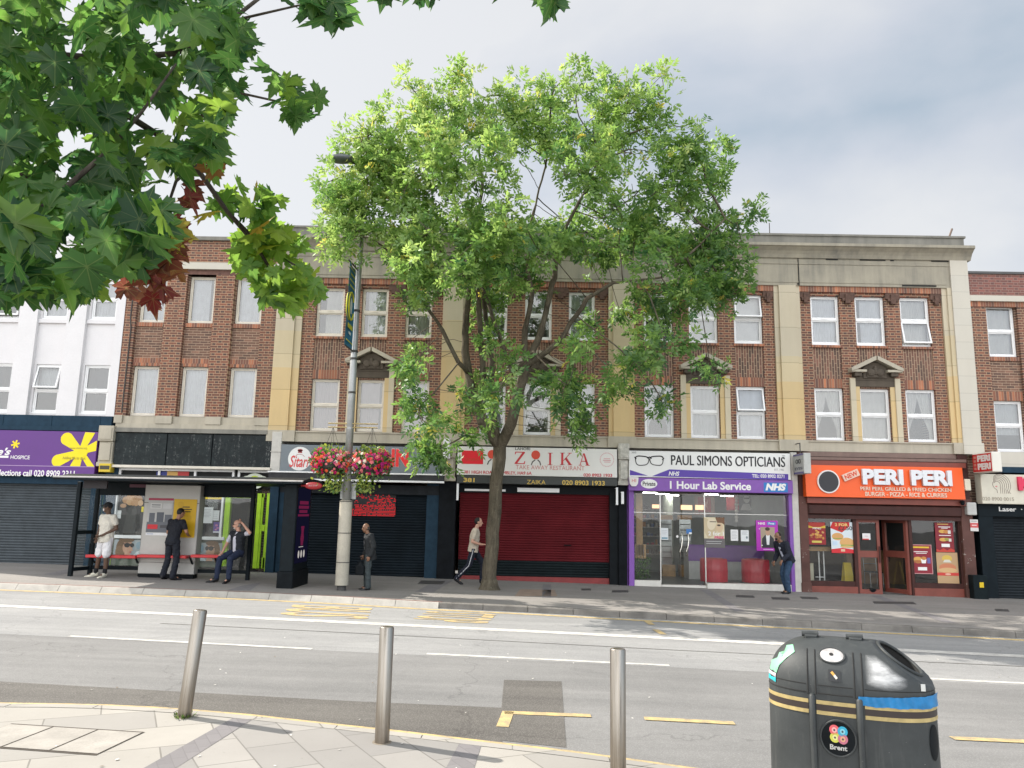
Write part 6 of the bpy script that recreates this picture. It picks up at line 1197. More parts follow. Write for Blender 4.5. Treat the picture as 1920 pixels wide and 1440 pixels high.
for z_, w_, h_ in ((7.5, .62, .022), (7.36, .4, .04), (7.22, .5, .03), (7.08, .52, .035), (5.76, .66, .03), (6.12, .5, .11)):
    for sx in (xx, xx-.05): k.box(sx-.002, sx+.002, ly-.46-w_/2, ly-.46+w_/2, z_-h_/2, z_+h_/2)
for sx in (xx, xx-.05): k.tube([(sx, ly-.46+.27*math.cos(a), 6.62+.33*math.sin(a)) for a in [.5+i*5.4/24 for i in range(25)]], .02, 6)
k.build('yellow_print', YB, bn); k = MB()
for sx in (xx, xx-.05): k.ell((sx, ly-.46, 6.62), (.006, .1, .2), 10); k.box(sx-.002, sx+.002, ly-.58, ly-.36, 5.93, 5.99)
k.build('white_print', fm((.6, .65, .65)), bn); k = MB()
for z_ in (bt+.01, bb-.01): k.tube([(lx, ly, z_), (bxx, ly-.85, z_)], .018)
k.build('banner_arm', m_iron, bn)
FL = [((.50, .015, .12), 0), ((.62, .15, .17), 1), ((.30, .012, .13), 2), ((.66, .11, .04), 3), ((.68, .62, .5), 4), ((.50, .015, .035), 5)]
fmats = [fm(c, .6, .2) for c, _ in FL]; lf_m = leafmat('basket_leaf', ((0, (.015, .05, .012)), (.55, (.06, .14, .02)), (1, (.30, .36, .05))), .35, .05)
def basket(label, cx, seed):
    r = random.Random(seed); zc_ = 2.98; t = thing('hanging_basket', label, 'hanging basket', (cx, ly, 2.6), 0, 'flower baskets on the lamp post')
    k = MB(); k.lathe((cx, ly, 2.62), [(.02, 0), (.2, .05), (.32, .22), (.34, .32), (.3, .33)], 20); k.build('bowl', m_iron, t)
    k = MB(); s_ = -1 if cx < lx else 1
    for dz in (0, .09): k.tube([(lx, ly-.05, 3.79+dz), (cx+s_*.12, ly-.05, 3.79+dz)], .016, 6)
    k.build('arm', mat('arm_brass', (.42, .33, .16), .45, .4), t)
    k = MB()
    for a in range(4): k.tube([(cx, ly-.05, 3.8), (cx+.28*math.cos(a*1.57), ly+.28*math.sin(a*1.57), 2.95)], .005, 4)
    k.build('chains', m_iron, t)
    k = MB(); tint = []
    for i in range(1500):
        while True:
            d = Vector((r.gauss(0, 1), r.gauss(0, 1), r.gauss(0, 1))).normalized(); 
            if d.z > -.95: break
        rad = r.uniform(.45, 1.04); tr = r.random() < .16 
        p = Vector((cx+math.copysign(abs(d.x)**.8, d.x)*.47*rad, ly+d.y*.46*rad, zc_+d.z*(.38 if d.z > 0 else .40)*rad))
        if tr: p = Vector((cx+r.gauss(.12*s_*-1, .14), ly+r.gauss(-.15, .2), zc_-r.uniform(.3, .72)))
        u = (d+Vector((r.gauss(0, .5), r.gauss(0, .5), r.gauss(.2, .5)))).normalized(); sd_ = u.orthogonal().normalized(); sd_.rotate(Matrix.Rotation(r.uniform(0, 6), 3, u)); l = r.uniform(.05, .1); w_ = l*.35
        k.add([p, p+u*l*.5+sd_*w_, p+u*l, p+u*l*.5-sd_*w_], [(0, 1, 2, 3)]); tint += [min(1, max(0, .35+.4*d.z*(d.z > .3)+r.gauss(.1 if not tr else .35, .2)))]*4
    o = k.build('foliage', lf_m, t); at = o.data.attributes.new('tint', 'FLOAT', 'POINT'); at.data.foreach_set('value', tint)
    k = MB()
    for i in range(270):
        d = Vector((r.gauss(0, 1), r.gauss(-.5, 1), r.gauss(0, .85))).normalized()
        if d.z > .75 or d.z < -.85: continue
        p = Vector((cx+math.copysign(abs(d.x)**.8, d.x)*.49, ly+d.y*.49, zc_+d.z*.40))*1.0; R_ = r.uniform(.022, .052); p = p-d*r.uniform(0, .07); u = (d+Vector((0, -.25, .1))).normalized(); a = u.orthogonal().normalized(); b = u.cross(a)
        side = d.x*(-s_)*-1
        mi = r.choice([0, 0, 2, 1, 5, 0, 3] if side > 0 else [1, 1, 3, 2, 1, 0, 4]); vs = [p+u*R_*.25]
        for j in range(10): rr = R_*(1 if j % 2 else .78); an_ = j*math.pi/5; vs.append(p+(a*math.cos(an_)+b*math.sin(an_))*rr+u*(R_*.35 if j % 2 else .0))
        k.add(vs, [(0, 1+j, 1+(j+1) % 10) for j in range(10)], mi)
    k.build('flowers', fmats, t); return t
basket('flower basket full of magenta and pink blooms on the left of the lamp post', F(623, 850, ly)[0], 1); basket('flower basket of pink, coral and pale green blooms on the right of the lamp post', F(697, 850, ly)[0], 2)
# ------------------------------------------------------------------ bollards
STEEL = NT('brushed_steel'); o_ = STEEL.obj(); mp_ = STEEL.n('ShaderNodeMapping'); mp_.inputs['Scale'].default_value = (30, 30, .8); STEEL.l(o_, mp_.inputs[0]); nz_ = STEEL.noise(mp_.outputs[0], 3, 4, .6); sx_ = STEEL.n('ShaderNodeSeparateXYZ'); STEEL.l(o_, sx_.inputs[0])
c_ = STEEL.ramp(nz_, (.3, (.27, .24, .205)), (.7, (.40, .37, .33))); dt_ = STEEL.m_('MULTIPLY', STEEL.ramp(sx_.outputs[2], (0, (1, 1, 1)), (.35, (0, 0, 0))), STEEL.noise(o_, 9, 5, .7)); c_ = STEEL.mix(dt_, c_, (.2, .16, .12)); STEEL.bsdf(c_, STEEL.m_('ADD', STEEL.m_('MULTIPLY', nz_, .25), .2), .92, .5); m_steel = STEEL.m
wl_m = leafmat('weed_leaf', ((0, (.03, .08, .015)), (1, (.16, .22, .05))), .35, .05)
def bollard(label, px, py, tilt, rad, h):
    p = G(px, py, NZ); t = thing('steel_bollard', label, 'bollard', tuple(p), 0, 'steel bollards along the near kerb'); t.rotation_euler = (0, tilt, 0)
    k = MB(); k.tube([(0, 0, -.05), (0, 0, h-.012), (0, 0, h-.003)], [rad, rad, rad-.006], 40, cap=False); k.build('tube', m_steel, t, smooth=True, local=True); k = MB(); k.lathe((0, 0, h-.012), [(rad-.004, 0), (rad-.006, .009), (rad*.5, .012), (.002, .013)], 40); k.build('cap', m_steel, t, local=True, smooth=True)
    k = MB(); k.tube([(0, 0, -.004), (0, 0, .004)], rad+.02, 28); k.build('ground_collar', mat('mortar_ring', (.22, .19, .15), .9, var=.3), t, local=True); return p
b1 = bollard('leaning steel bollard with weeds round its foot', 345, 1344, RAD(4.2), .062, .965); bollard('upright middle steel bollard throwing a shadow over a dark paving strip', 716, 1392, 0, .062, .955); bollard('steel bollard nearest the litter bin, its foot cut off by the picture edge', 1159, 1450, 0, .062, .935)
def weed(label, p, n, seed, R=.12, hh=.07):
    r = random.Random(seed); t = thing('weed', label, 'weed', tuple(p), 0); k = MB(); tint = []
    for i in range(n):
        a = r.uniform(0, 6.28); q = Vector((math.cos(a), math.sin(a), 0)); b_ = q*r.uniform(.06, R); u = (q*r.uniform(.2, 1)+Vector((0, 0, r.uniform(.2, 1)))).normalized(); l = r.uniform(.03, .08)*hh/.07; s_ = u.cross(Vector((0, 0, 1))).normalized()*l*.2
        k.add([b_, b_+u*l*.5+s_, b_+u*l, b_+u*l*.5-s_], [(0, 1, 2, 3)]); tint += [r.random()]*4
    o = k.build('leaves', wl_m, t, local=True); o.data.attributes.new('tint', 'FLOAT', 'POINT').data.foreach_set('value', tint)
weed('green weeds growing round the foot of the leaning bollard', b1, 55, 4, .10, .05); weed('small dry weed in the far kerb before the bus shelter', G(226, 1107, -.1), 40, 5, .1, .1)
# ------------------------------------------------------------------ litter bin
W_, D_, H0, H1 = .86, .56, 1.085, 1.335; NE = 2.7
bp = Vector((1.905, 4.60, 0)); bp.z = gz(bp.x, NZ)
lbn = thing('litter_bin', 'large black twin litter bin with gold bands and blue tape on the near pavement', 'litter bin', tuple(bp), RAD(-22))
def sc(z):
    if z <= H0: return 1.0
    t = min(1, (z-H0)/(H1-H0)); return max(.0, (1-t**2.1))**(1/2.1)
def ring(z):
    s_ = sc(z); tp = 1+.02*(1-z/H0) if z < H0 else 1; return (W_/2-.27*(1-s_))*tp, D_/2*(.06+.94*s_)*tp
def front(u, z, off=.0):
    A, B = ring(z); q = max(0, 1-min(1, abs(u/A))**NE); return -(B*q**(1/NE))-off
def spt(u, z, off=.003):
    e_ = .004; P0 = Vector((u, front(u, z), z)); du = Vector((u+e_, front(u+e_, z), z))-Vector((u-e_, front(u-e_, z), z)); dz_ = Vector((u, front(u, z+e_), z+e_))-Vector((u, front(u, z-e_), z-e_)); n = du.cross(dz_).normalized()
    if n.y > 0: n = -n
    return P0+n*off
PLA = NT('bin_plastic'); o_ = PLA.obj(); a_ = PLA.noise(o_, 3, 6, .65); mp_ = PLA.n('ShaderNodeMapping'); mp_.inputs['Scale'].default_value = (14, 14, 1.2); PLA.l(o_, mp_.inputs[0]); s__ = PLA.noise(mp_.outputs[0], 2, 5, .7); sp_ = PLA.noise(o_, 55, 3, .8)
c_ = PLA.ramp(a_, (.3, (.022, .026, .028)), (.75, (.050, .056, .058))); c_ = PLA.mix(PLA.m_('MULTIPLY', PLA.ramp(s__, (.55, (0, 0, 0)), (.8, (1, 1, 1))), .28), c_, (.16, .16, .15)); c_ = PLA.mix(PLA.ramp(sp_, (.73, (0, 0, 0)), (.76, (1, 1, 1))), c_, (.3, .29, .27)); PLA.bsdf(c_, PLA.m_('ADD', .40, PLA.m_('MULTIPLY', a_, .35)), 0, .4, bump=sp_, bs=.05); m_bin = PLA.m
zs_ = [0, .02, .05, .3, .6, .9, 1.0, H0]+[H0+(H1-H0)*math.sin(i/22*math.pi/2) for i in range(1, 23)]
NP = 120; vs = []
ppt, pn = Vector((.265, 0, 1.245)), Vector((.55, -.10, .80)).normalized()
def bpt(z, k):
    A, B = ring(z); t = 2*math.pi*k/NP; c, s_ = math.cos(t), math.sin(t); return Vector((A*math.copysign(abs(c)**(2/NE), c), B*math.copysign(abs(s_)**(2/NE), s_), z))
e1 = Vector((0, 1, 0)); e1 = (e1-pn*e1.dot(pn)).normalized(); e2 = pn.cross(e1); hc = Vector(ppt)
bm = bmesh.new(); rows = []
for z in zs_:
    row = []
    for k in range(NP):
        p = bpt(z, k); d = (p-ppt).dot(pn)
        if d > 0 and z > H0: p = p-pn*d
        row.append(bm.verts.new(p))
    rows.append(row)
for i in range(len(rows)-1):
    for k in range(NP): bm.faces.new((rows[i][k], rows[i][(k+1) % NP], rows[i+1][(k+1) % NP], rows[i+1][k]))
bm.faces.new(rows[-1]); bm.faces.new(rows[0][::-1])
bmesh.ops.subdivide_edges(bm, edges=[e_ for e_ in bm.edges if all(abs((v.co-ppt).dot(pn)) < .02 or v.co.x > .08 for v in e_.verts) and e_.verts[0].co.z > H0-.01], cuts=1, use_grid_fill=True)
HA, HB = .135, .125
dead = [f for f in bm.faces if abs((f.calc_center_median()-ppt).dot(pn)) < .004 and ((f.calc_center_median()-hc).dot(e1)/HA)**2+((f.calc_center_median()-hc).dot(e2)/HB)**2 < 1]
bmesh.ops.delete(bm, geom=dead, context='FACES')
me = bpy.data.meshes.new('body'); bm.to_mesh(me); bm.free(); me.materials.append(m_bin); me.polygons.foreach_set('use_smooth', [True]*len(me.polygons)); bo = bpy.data.objects.new('body', me); COL.objects.link(bo); bo.parent = lbn
k = MB(); el = [hc+e1*HA*1.03*math.cos(i*math.pi/20)+e2*HB*1.03*math.sin(i*math.pi/20) for i in range(41)]; k.tube([p+pn*.004 for p in el], .010, 8, cap=False); k.build('chute_rim', m_bin, lbn, smooth=True, local=True)
k = MB(); ins = [p-pn*.16+(hc-p)*.1 for p in el]; k.add([*el, *ins], [(i, i+1, 42+i, 41+i) for i in range(40)]+[tuple(range(41, 81))]); k.build('chute', m_dark, lbn, smooth=True, local=True)
def band(z, hgt, u0, u1, m, nm, off=.004, wav=0.0, taper=0.0):
    k = MB(); n = 60; r = random.Random(int(z*1000))
    for i in range(n+1):
        u = u0+(u1-u0)*i/n; t_ = i/n
        for j in range(3): zz = z+hgt*(j/2)*(1-taper*(1-t_))+wav*math.sin(i*.35)*(1 if j == 0 else .4)-(.02*taper*(0 if j else 1)); k.v.append(spt(max(-W_/2+.002, min(W_/2-.002, u)), zz, off+(.003*math.sin(i*1.1+j*2) if wav else 0)))
    for i in range(n):
        for j in range(2): k.f.append((i*3+j, (i+1)*3+j, (i+1)*3+j+1, i*3+j+1)); k.m.append(0)
    return k.build(nm, m, lbn, smooth=True, local=True)
GOLD = mat('gold_band', (.42, .33, .15), .5, .2, var=.2, scale=20); uL, uR = -.19, .045
for z in (.965, 1.018):
    for a, b in ((-W_/2+.003, uL-.02), (uL+.02, uR-.02), (uR+.025, W_/2-.003)): band(z, .02, a, b, GOLD, 'gold_band')
BRW = mat('band_brown', (.035, .026, .024), .5); 
for a, b in ((-W_/2+.003, uL-.02), (uL+.02, uR-.02), (uR+.025, W_/2-.003)): band(.985, .034, a, b, BRW, 'dark_band', .003)
band(.09, .022, -W_/2+.003, W_/2-.003, GOLD, 'gold_band')
band(1.04, .058, uR-.005, W_/2-.003, mat('blue_tape', (.014, .17, .40), .4, var=.25, scale=14), 'blue_tape', .009, .0022, .35)
for u in (uL, uR):
    k = MB(); k.tube([spt(u, z, .004) for z in (.03, .3, .6, .9, H0-.03)]+[spt(u, H0-.025, -.01)], .017, 8); k.build('corner_rib', m_bin, lbn, smooth=True, local=True)
    k = MB(); k.tube([spt(u+.02, z, .001) for z in [H0-.02+(H1-H0)*i/16 for i in range(15)]], .0035, 5); k.tube([spt(u-.02, z, .001) for z in [H0-.02+(H1-H0)*i/16 for i in range(15)]], .0035, 5); k.build('hood_seam', m_dark, lbn, local=True)
    k = MB(); k.cbox(u-.035, u+.035, -.055, .03, H1-.014, H1+.012, .008); k.tube([(u-.05, -.03, H1+.012), (u+.04, -.03, H1+.016)], .015, 10); k.build('hood_hinge', m_bin, lbn, local=True, smooth=False)
for a, b in ((-W_/2+.003, uL-.03), (uL+.03, uR-.03), (uR+.03, W_/2-.003)):
    k = MB(); k.tube([spt(a+(b-a)*i/24, H0-.012, .0) for i in range(25)], .0035, 5); k.build('lid_seam', m_dark, lbn, local=True); k = MB(); k.tube([spt(a+(b-a)*i/24, H0+.03, .0) for i in range(25)], .0025, 5); k.build('lid_seam', m_dark, lbn, local=True)
def decal(pts, off, m, nm, par=None):
    k = MB(); c = (sum(p[0] for p in pts)/len(pts), sum(p[1] for p in pts)/len(pts)); n = len(pts); R_ = 5; k.v.append(spt(*c, off))
    for j in range(1, R_+1):
        for p in pts: k.v.append(spt(c[0]+(p[0]-c[0])*j/R_, c[1]+(p[1]-c[1])*j/R_, off))
    for i in range(n):
        i2 = (i+1) % n; k.f.append((0, 1+i, 1+i2)); k.m.append(0)
        for j in range(R_-1): k.f.append((1+j*n+i, 1+(j+1)*n+i, 1+(j+1)*n+i2, 1+j*n+i2)); k.m.append(0)
    o = k.build(nm, m, par or lbn, smooth=True, local=True)
    if nm == 'paint_smear': o.data.attributes.new('tint', 'FLOAT', 'POINT').data.foreach_set('value', [1.0]+[1-j/R_ for j in range(1, R_+1) for _ in pts])
    return o
def cir(u, z, a, b, n=28): return [(u+a*math.cos(2*math.pi*i/n), z+b*math.sin(2*math.pi*i/n)) for i in range(n)]
um = (uL+uR)/2
pl = decal(cir(um-.01, 1.262, .060, .030), .006, mat('ash_plate', (.55, .53, .52), .35, .6, var=.25, scale=30), 'ashtray_plate'); k = MB(); k.tube([spt(um-.01+.066*math.cos(a), 1.262+.033*math.sin(a), .004) for a in [i*math.pi/16 for i in range(33)]], .005, 6, cap=False); k.build('plate_rim', m_bin, pl, local=True); decal(cir(um-.012, 1.266, .011, .006, 14), .009, m_dark, 'plate_hole', pl)
ic_ = decal([(um-.03, 1.142), (um+.03, 1.14), (um+.03, 1.196), (um-.03, 1.198)], .004, fm((.02, .022, .025)), 'cigarette_sticker'); decal([(um-.02, 1.182), (um-.01, 1.19), (um+.003, 1.175), (um-.006, 1.167)], .007, fm((.6, .3, .06)), 'cigarette_tip', ic_); decal([(um-.006, 1.167), (um+.003, 1.175), (um+.016, 1.159), (um+.007, 1.151)], .007, fm((.6, .55, .5)), 'cigarette_body', ic_)
dk_ = decal(cir(um+.005, .855, .085, .088, 36), .008, m_black, 'logo_disc'); k = MB(); k.tube([spt(um+.005+.087*math.cos(a), .855+.09*math.sin(a), .006) for a in [i*math.pi/18 for i in range(37)]], .006, 6, cap=False); k.build('disc_rim', m_bin, dk_, local=True)
for (du, dz_, c1, c2) in ((-.018, .042, (.60, .10, .12), (.7, .35, .35)), (.022, .038, (.03, .33, .5), (.2, .5, .6)), (-.016, .004, (.5, .5, .08), (.62, .6, .25)), (.022, .0, (.45, .14, .2), (.62, .32, .2))):
    decal(cir(um+.005+du, .855+dz_, .025, .026, 18), .011+.0004*(du > 0), fm(c1), 'logo_ring', dk_); decal(cir(um+.005+du, .855+dz_, .013, .014, 14), .0125, fm(c2), 'logo_ring', dk_); decal(cir(um+.005+du, .855+dz_, .005, .0055, 10), .014, fm((.05, .05, .06)), 'logo_dot', dk_)
tx = text('Brent', um-.038, um+.046, .797, .823, 0, fm(WH), dk_, .03, .001, local=True)
for v in tx.data.vertices: v.co = spt(v.co.x, v.co.z, .0115)
lr = random.Random(8)
def smear():
    t = NT('white_smear'); d = t.n('ShaderNodeBsdfDiffuse'); d.inputs[0].default_value = (.62, .63, .64, 1); tr = t.n('ShaderNodeBsdfTransparent'); o = t.obj(); mp = t.n('ShaderNodeMapping'); mp.inputs['Rotation'].default_value = (0, RAD(25), 0); mp.inputs['Scale'].default_value = (6, 6, 26); t.l(o, mp.inputs[0]); n_ = t.noise(mp.outputs[0], 1.5, 6, .7); m = t.n('ShaderNodeMixShader'); at = t.n('ShaderNodeAttribute'); at.attribute_name = 'tint'; t.l(t.m_('MULTIPLY', t.ramp(n_, (.25, (.3, .3, .3)), (.6, (.85, .85, .85))), t.ramp(at.outputs['Fac'], (0, (0, 0, 0)), (.55, (1, 1, 1)))), m.inputs[0]); t.l(tr.outputs[0], m.inputs[1]); t.l(d.outputs[0], m.inputs[2]); t.l(m.outputs[0], t.out.inputs[0]); return t.m
decal([(uR+.035+.0*i, z) for i, z in enumerate((1.24, 1.19, 1.14))]+[(uR+.08, 1.125), (uR+.14, 1.115), (uR+.2, 1.12), (uR+.24, 1.14), (uR+.24, 1.175), (uR+.19, 1.205), (uR+.15, 1.24), (uR+.09, 1.28), (uR+.04, 1.28)], .004, smear(), 'paint_smear')
decal([(-.415, 1.145), (-.375, 1.14), (-.36, 1.18), (-.32, 1.225), (-.275, 1.26), (-.285, 1.29), (-.32, 1.28), (-.33, 1.255), (-.36, 1.24), (-.37, 1.215), (-.405, 1.19)], .004, fm((.22, .50, .32)), 'green_sticker'); decal([(-.424, 1.093), (-.38, 1.09), (-.38, 1.115), (-.422, 1.118)], .004, fm((.03, .42, .48)), 'blue_sticker'); decal([(-.422, 1.12), (-.38, 1.117), (-.378, 1.136), (-.419, 1.139)], .0045, fm((.5, .45, .5)), 'pale_sticker')
decal([(.345, 1.12), (.368, 1.118), (.368, 1.152), (.345, 1.154)], .004, fm((.55, .55, .52)), 'litter_symbol'); decal(cir(W_/2-.035, .86, .022, .09, 20), .004, m_black, 'side_disc')
# ------------------------------------------------------------------ people
def remeshed(mb, voxel, sm=3, name='body'):
    me = bpy.data.meshes.new(name); me.from_pydata(mb.v, [], mb.f); me.update()
    o = bpy.data.objects.new('tmp', me); COL.objects.link(o)
    r = o.modifiers.new('r', 'REMESH'); r.mode = 'VOXEL'; r.voxel_size = voxel; r.use_smooth_shade = True
    s_ = o.modifiers.new('s', 'SMOOTH'); s_.factor = .5; s_.iterations = sm
    out = bpy.data.meshes.new_from_object(o.evaluated_get(bpy.context.evaluated_depsgraph_get())); bpy.data.objects.remove(o); bpy.data.meshes.remove(me)
    out.name = name; out.materials.clear(); return out
def cap(mb, a, b, ra, rb, n=12, fl=1.0, ax=None):
    """closed tapered capsule"""
    a, b = Vector(a), Vector(b); d = (b-a); L_ = d.length
    d = d/L_ if L_ > 1e-6 else Vector((0, 0, 1)); pts = []; rad = []
    for t in (-.97, -.7, -.35): pts.append(a+d*ra*t); rad.append(ra*math.sqrt(1-t*t))
    pts += [a, a.lerp(b, .5), b]; rad += [ra, (ra+rb)/2, rb]
    for t in (.35, .7, .97): pts.append(b+d*rb*t); rad.append(rb*math.sqrt(1-t*t))
    mb.tube(pts, rad, n)
def loft(mb, rings, n=18):
    """rings: (centre, side vector*half width, front vector*half depth)"""
    vs = []
    for c, a, b in rings:
        for k in range(n): t = 2*math.pi*k/n; vs.append(Vector(c)+Vector(a)*math.copysign(abs(math.cos(t))**.85, math.cos(t))+Vector(b)*math.copysign(abs(math.sin(t))**.85, math.sin(t)))
    fs = [(i*n+k, i*n+(k+1) % n, (i+1)*n+(k+1) % n, (i+1)*n+k) for i in range(len(rings)-1) for k in range(n)]
    fs += [tuple(range(n-1, -1, -1)), tuple((len(rings)-1)*n+k for k in range(n))]; mb.add(vs, fs)
def V_(*a): return Vector(a)
BASE = dict(pel=V_(0, 0, .95), che=V_(0, .0, 1.25), nec=V_(0, -.01, 1.46), head=V_(0, .03, 1.63), shL=V_(-.185, -.01, 1.41), elL=V_(-.235, -.03, 1.13), wrL=V_(-.235, .06, .88), shR=V_(.185, -.01, 1.41), elR=V_(.235, -.03, 1.13), wrR=V_(.235, .06, .88),
    hipL=V_(-.09, 0, .91), knL=V_(-.10, .02, .49), anL=V_(-.105, -.01, .085), hipR=V_(.09, 0, .91), knR=V_(.10, .02, .49), anR=V_(.105, -.01, .085), toL=V_(0, .2, -.05), toR=V_(0, .2, -.05), face=V_(0, 1, 0), hdL=V_(0, .25, -.97), hdR=V_(0, .25, -.97), side=V_(1, 0, 0), hside=V_(1, 0, 0), curl=.6)
# local frame: x = the person's right, y = forward, z = up
SKINS = dict(dark=mat('skin_dark', (.10, .055, .035), .5, var=.08), mid=mat('skin_mid', (.33, .17, .11), .5, var=.08), fair=mat('skin_fair', (.52, .29, .21), .5, var=.08), brown=mat('skin_brown', (.22, .115, .07), .5, var=.08))
def person(label, loc, yaw, scale, J, skin, clothes, hair, group=None):
    """yaw: 0 = facing away from the camera (+y); clothes: list of (name, kind, material, options)"""
    j = dict(BASE); j.update(J); t = thing('person', label, 'person', loc, yaw); t.scale = (scale,)*3
    sd, fw = j['side'].normalized(), None
    up = (j['nec']-j['pel']).normalized(); fw = up.cross(sd)*-1
    if fw.y < 0 and abs(j['pel'].y-j['nec'].y) < .5: fw = -fw
    f = j['face'].normalized(); hs_ = j['hside'].normalized(); hu = hs_.cross(f).normalized(); 
    if hu.z < 0: hu = -hu
    M = Matrix((hs_, f, hu)).transposed(); H = j['head']
    b = MB()
    # head with jaw, nose, brow, ears
    b.ell(H+hu*.02, (.073, .092, .105), 18, M=M); cap(b, H+f*.028-hu*.035, H+f*.052-hu*.085, .058, .032); b.ell(H+f*.05-hu*.05, (.052, .045, .06), 12, M=M)
    cap(b, H+f*.088+hu*.015, H+f*.107-hu*.022, .010, .016, 8); cap(b, H+f*.075+hu*.036-hs_*.04, H+f*.075+hu*.036+hs_*.04, .018, .018, 8); cap(b, H+f*.085-hu*.055-hs_*.018, H+f*.085-hu*.055+hs_*.018, .012, .012, 8)
    for s_ in (-1, 1): b.ell(H+hs_*s_*.077-hu*.005-f*.008, (.012, .022, .034), 8, M=M)
    cap(b, j['nec']-up*.03, H-hu*.05-f*.012, .058, .052)
    # torso
    P, C, N_ = j['pel'], j['che'], j['nec']; ml = P.lerp(C, .5)
    loft(b, [(P-up*.10, sd*.12, fw*.09), (P, sd*.155, fw*.105), (ml, sd*.14, fw*.098), (C, sd*.165, fw*.115), (C.lerp(N_, .55), sd*.17, fw*.10), (N_-up*.02, sd*.09, fw*.07), (N_+up*.02, sd*.055, fw*.055)])
    for s_ in 'LR':
        cap(b, j['sh'+s_], j['el'+s_], .052, .041); cap(b, j['el'+s_], j['wr'+s_], .041, .027); cap(b, j['sh'+s_], C.lerp(N_, .6), .055, .06)
        hd = j['hd'+s_].normalized(); w_ = j['wr'+s_]; pn_ = hd.cross(fw if abs(hd.dot(fw)) < .8 else sd).normalized(); ac = hd.cross(pn_).normalized()
        cap(b, w_, w_+hd*.035, .026, .026, 8); b.ell(w_+hd*.055, (.040, .018, .048), 10, M=Matrix((ac, pn_, hd)).transposed())
        for q, (o_, l_) in enumerate(((-.030, .060), (-.010, .072), (.010, .068), (.029, .054))):
            k0 = w_+hd*.088+ac*o_; c_ = j['curl']; k1 = k0+(hd*(1-c_*.4)+pn_*c_*.5).normalized()*l_*.55; k2 = k1+(hd*(1-c_)+pn_*c_).normalized()*l_*.55; cap(b, k0-hd*.02, k1, .0095, .009, 8); cap(b, k1, k2, .009, .008, 8)
        k0 = w_+hd*.03-ac*.034; k1 = k0+(hd*.6-ac*.7).normalized()*.04; cap(b, k0+ac*.015, k1, .012, .011, 8); cap(b, k1, k1+hd*.03, .011, .009, 8)
        cap(b, j['hip'+s_], j['kn'+s_], .083, .056); cap(b, j['kn'+s_], j['kn'+s_].lerp(j['an'+s_], .35)-fw*.012, .055, .056); cap(b, j['kn'+s_].lerp(j['an'+s_], .35)-fw*.012, j['an'+s_], .055, .036)
        cap(b, j['an'+s_]-V_(0, 0, .02), j['an'+s_]+j['to'+s_]*.6-V_(0, 0, .0), .034, .024)
    me = remeshed(b, .0085, 2, 'body'); me.materials.append(SKINS[skin]); o = bpy.data.objects.new('body', me); COL.objects.link(o); o.parent = t
    for nm, kind, m, op in clothes:
        q = MB(); g_ = op.get('g', .012)
        if kind == 'top':
            lo = op.get('hem', -.06); wd = op.get('w', 0)
            loft(q, [(P+up*lo, sd*(.168+g_+wd), fw*(.115+g_+wd)), (P+up*.04, sd*(.16+g_+wd), fw*(.112+g_+wd*.8)), (ml, sd*(.15+g_+wd*.6), fw*(.108+g_+wd*.6)), (C, sd*(.17+g_), fw*(.12+g_)), (C.lerp(N_, .55), sd*(.172+g_), fw*(.105+g_)), (N_-up*.025, sd*(.10+g_), fw*(.075+g_)), (N_+up*.012, sd*(.062+g_*.6), fw*(.06+g_*.6))])
            for s_ in 'LR':
                cap(q, j['sh'+s_], C.lerp(N_, .6), .06+g_, .06+g_); e_ = op.get('sleeve', .5)
                if e_ <= 0: continue
                if e_ <= 1: cap(q, j['sh'+s_], j['sh'+s_].lerp(j['el'+s_], e_), .056+g_, .054+g_)
                else: cap(q, j['sh'+s_], j['el'+s_], .056+g_, .048+g_); cap(q, j['el'+s_], j['el'+s_].lerp(j['wr'+s_], e_-1), .047+g_, .036+g_)
        elif kind == 'legs':
            e_ = op.get('len', 2)
            loft(q, [(P-up*.13, sd*.15, fw*.105), (P-up*.02, sd*(.158+g_), fw*(.11+g_)), (P+up*.07, sd*(.15+g_), fw*(.105+g_))])
            for s_ in 'LR':
                if e_ <= 1: k_ = j['hip'+s_].lerp(j['kn'+s_], e_); cap(q, j['hip'+s_], k_, .088+g_, .075+g_*1.6)
                else: cap(q, j['hip'+s_], j['kn'+s_], .088+g_, .062+g_); cap(q, j['kn'+s_], j['kn'+s_].lerp(j['an'+s_], (e_-1)), .062+g_, op.get('cuff', .05)+g_)
        elif kind == 'shoes':
            for s_ in 'LR':
                z = MB(); a = j['an'+s_]; to = j['to'+s_]; cap(z, a-V_(0, 0, .015)-to.normalized()*.025, a-V_(0, 0, .02)+to*.35, .045, .045); cap(z, a-V_(0, 0, .042)-to.normalized()*.03, a-V_(0, 0, .04)+to, .040, .036)
                me = remeshed(z, .009, 2, 'shoe'); me.materials.append(m); x = bpy.data.objects.new('shoe', me); COL.objects.link(x); x.parent = t
            continue
        elif kind == 'socks':
            for s_ in 'LR': a = j['an'+s_]; cap(q, a, a.lerp(j['kn'+s_], .22), .046, .052)
        elif kind == 'cap':
            q.ell(H+hu*.045-f*.004, (.086, .104, .094), 16, M=M); cap(q, H+f*.09+hu*.055-hs_*.03, H+f*.155+hu*.035-hs_*.02, .018, .012); cap(q, H+f*.09+hu*.055+hs_*.03, H+f*.155+hu*.035+hs_*.02, .018, .012)
        elif kind == 'hair':
            q.ell(H+hu*(.030+op.get('lift', 0))-f*.022, (.081, .094, .100), 16, M=M); 
        elif kind == 'fringe':
            for s_ in (-1, 1): q.ell(H+hs_*s_*.052-f*.035-hu*.01, (.032, .062, .05), 10, M=M)
            q.ell(H-f*.068-hu*.015, (.06, .034, .055), 10, M=M)
        elif kind == 'mask':
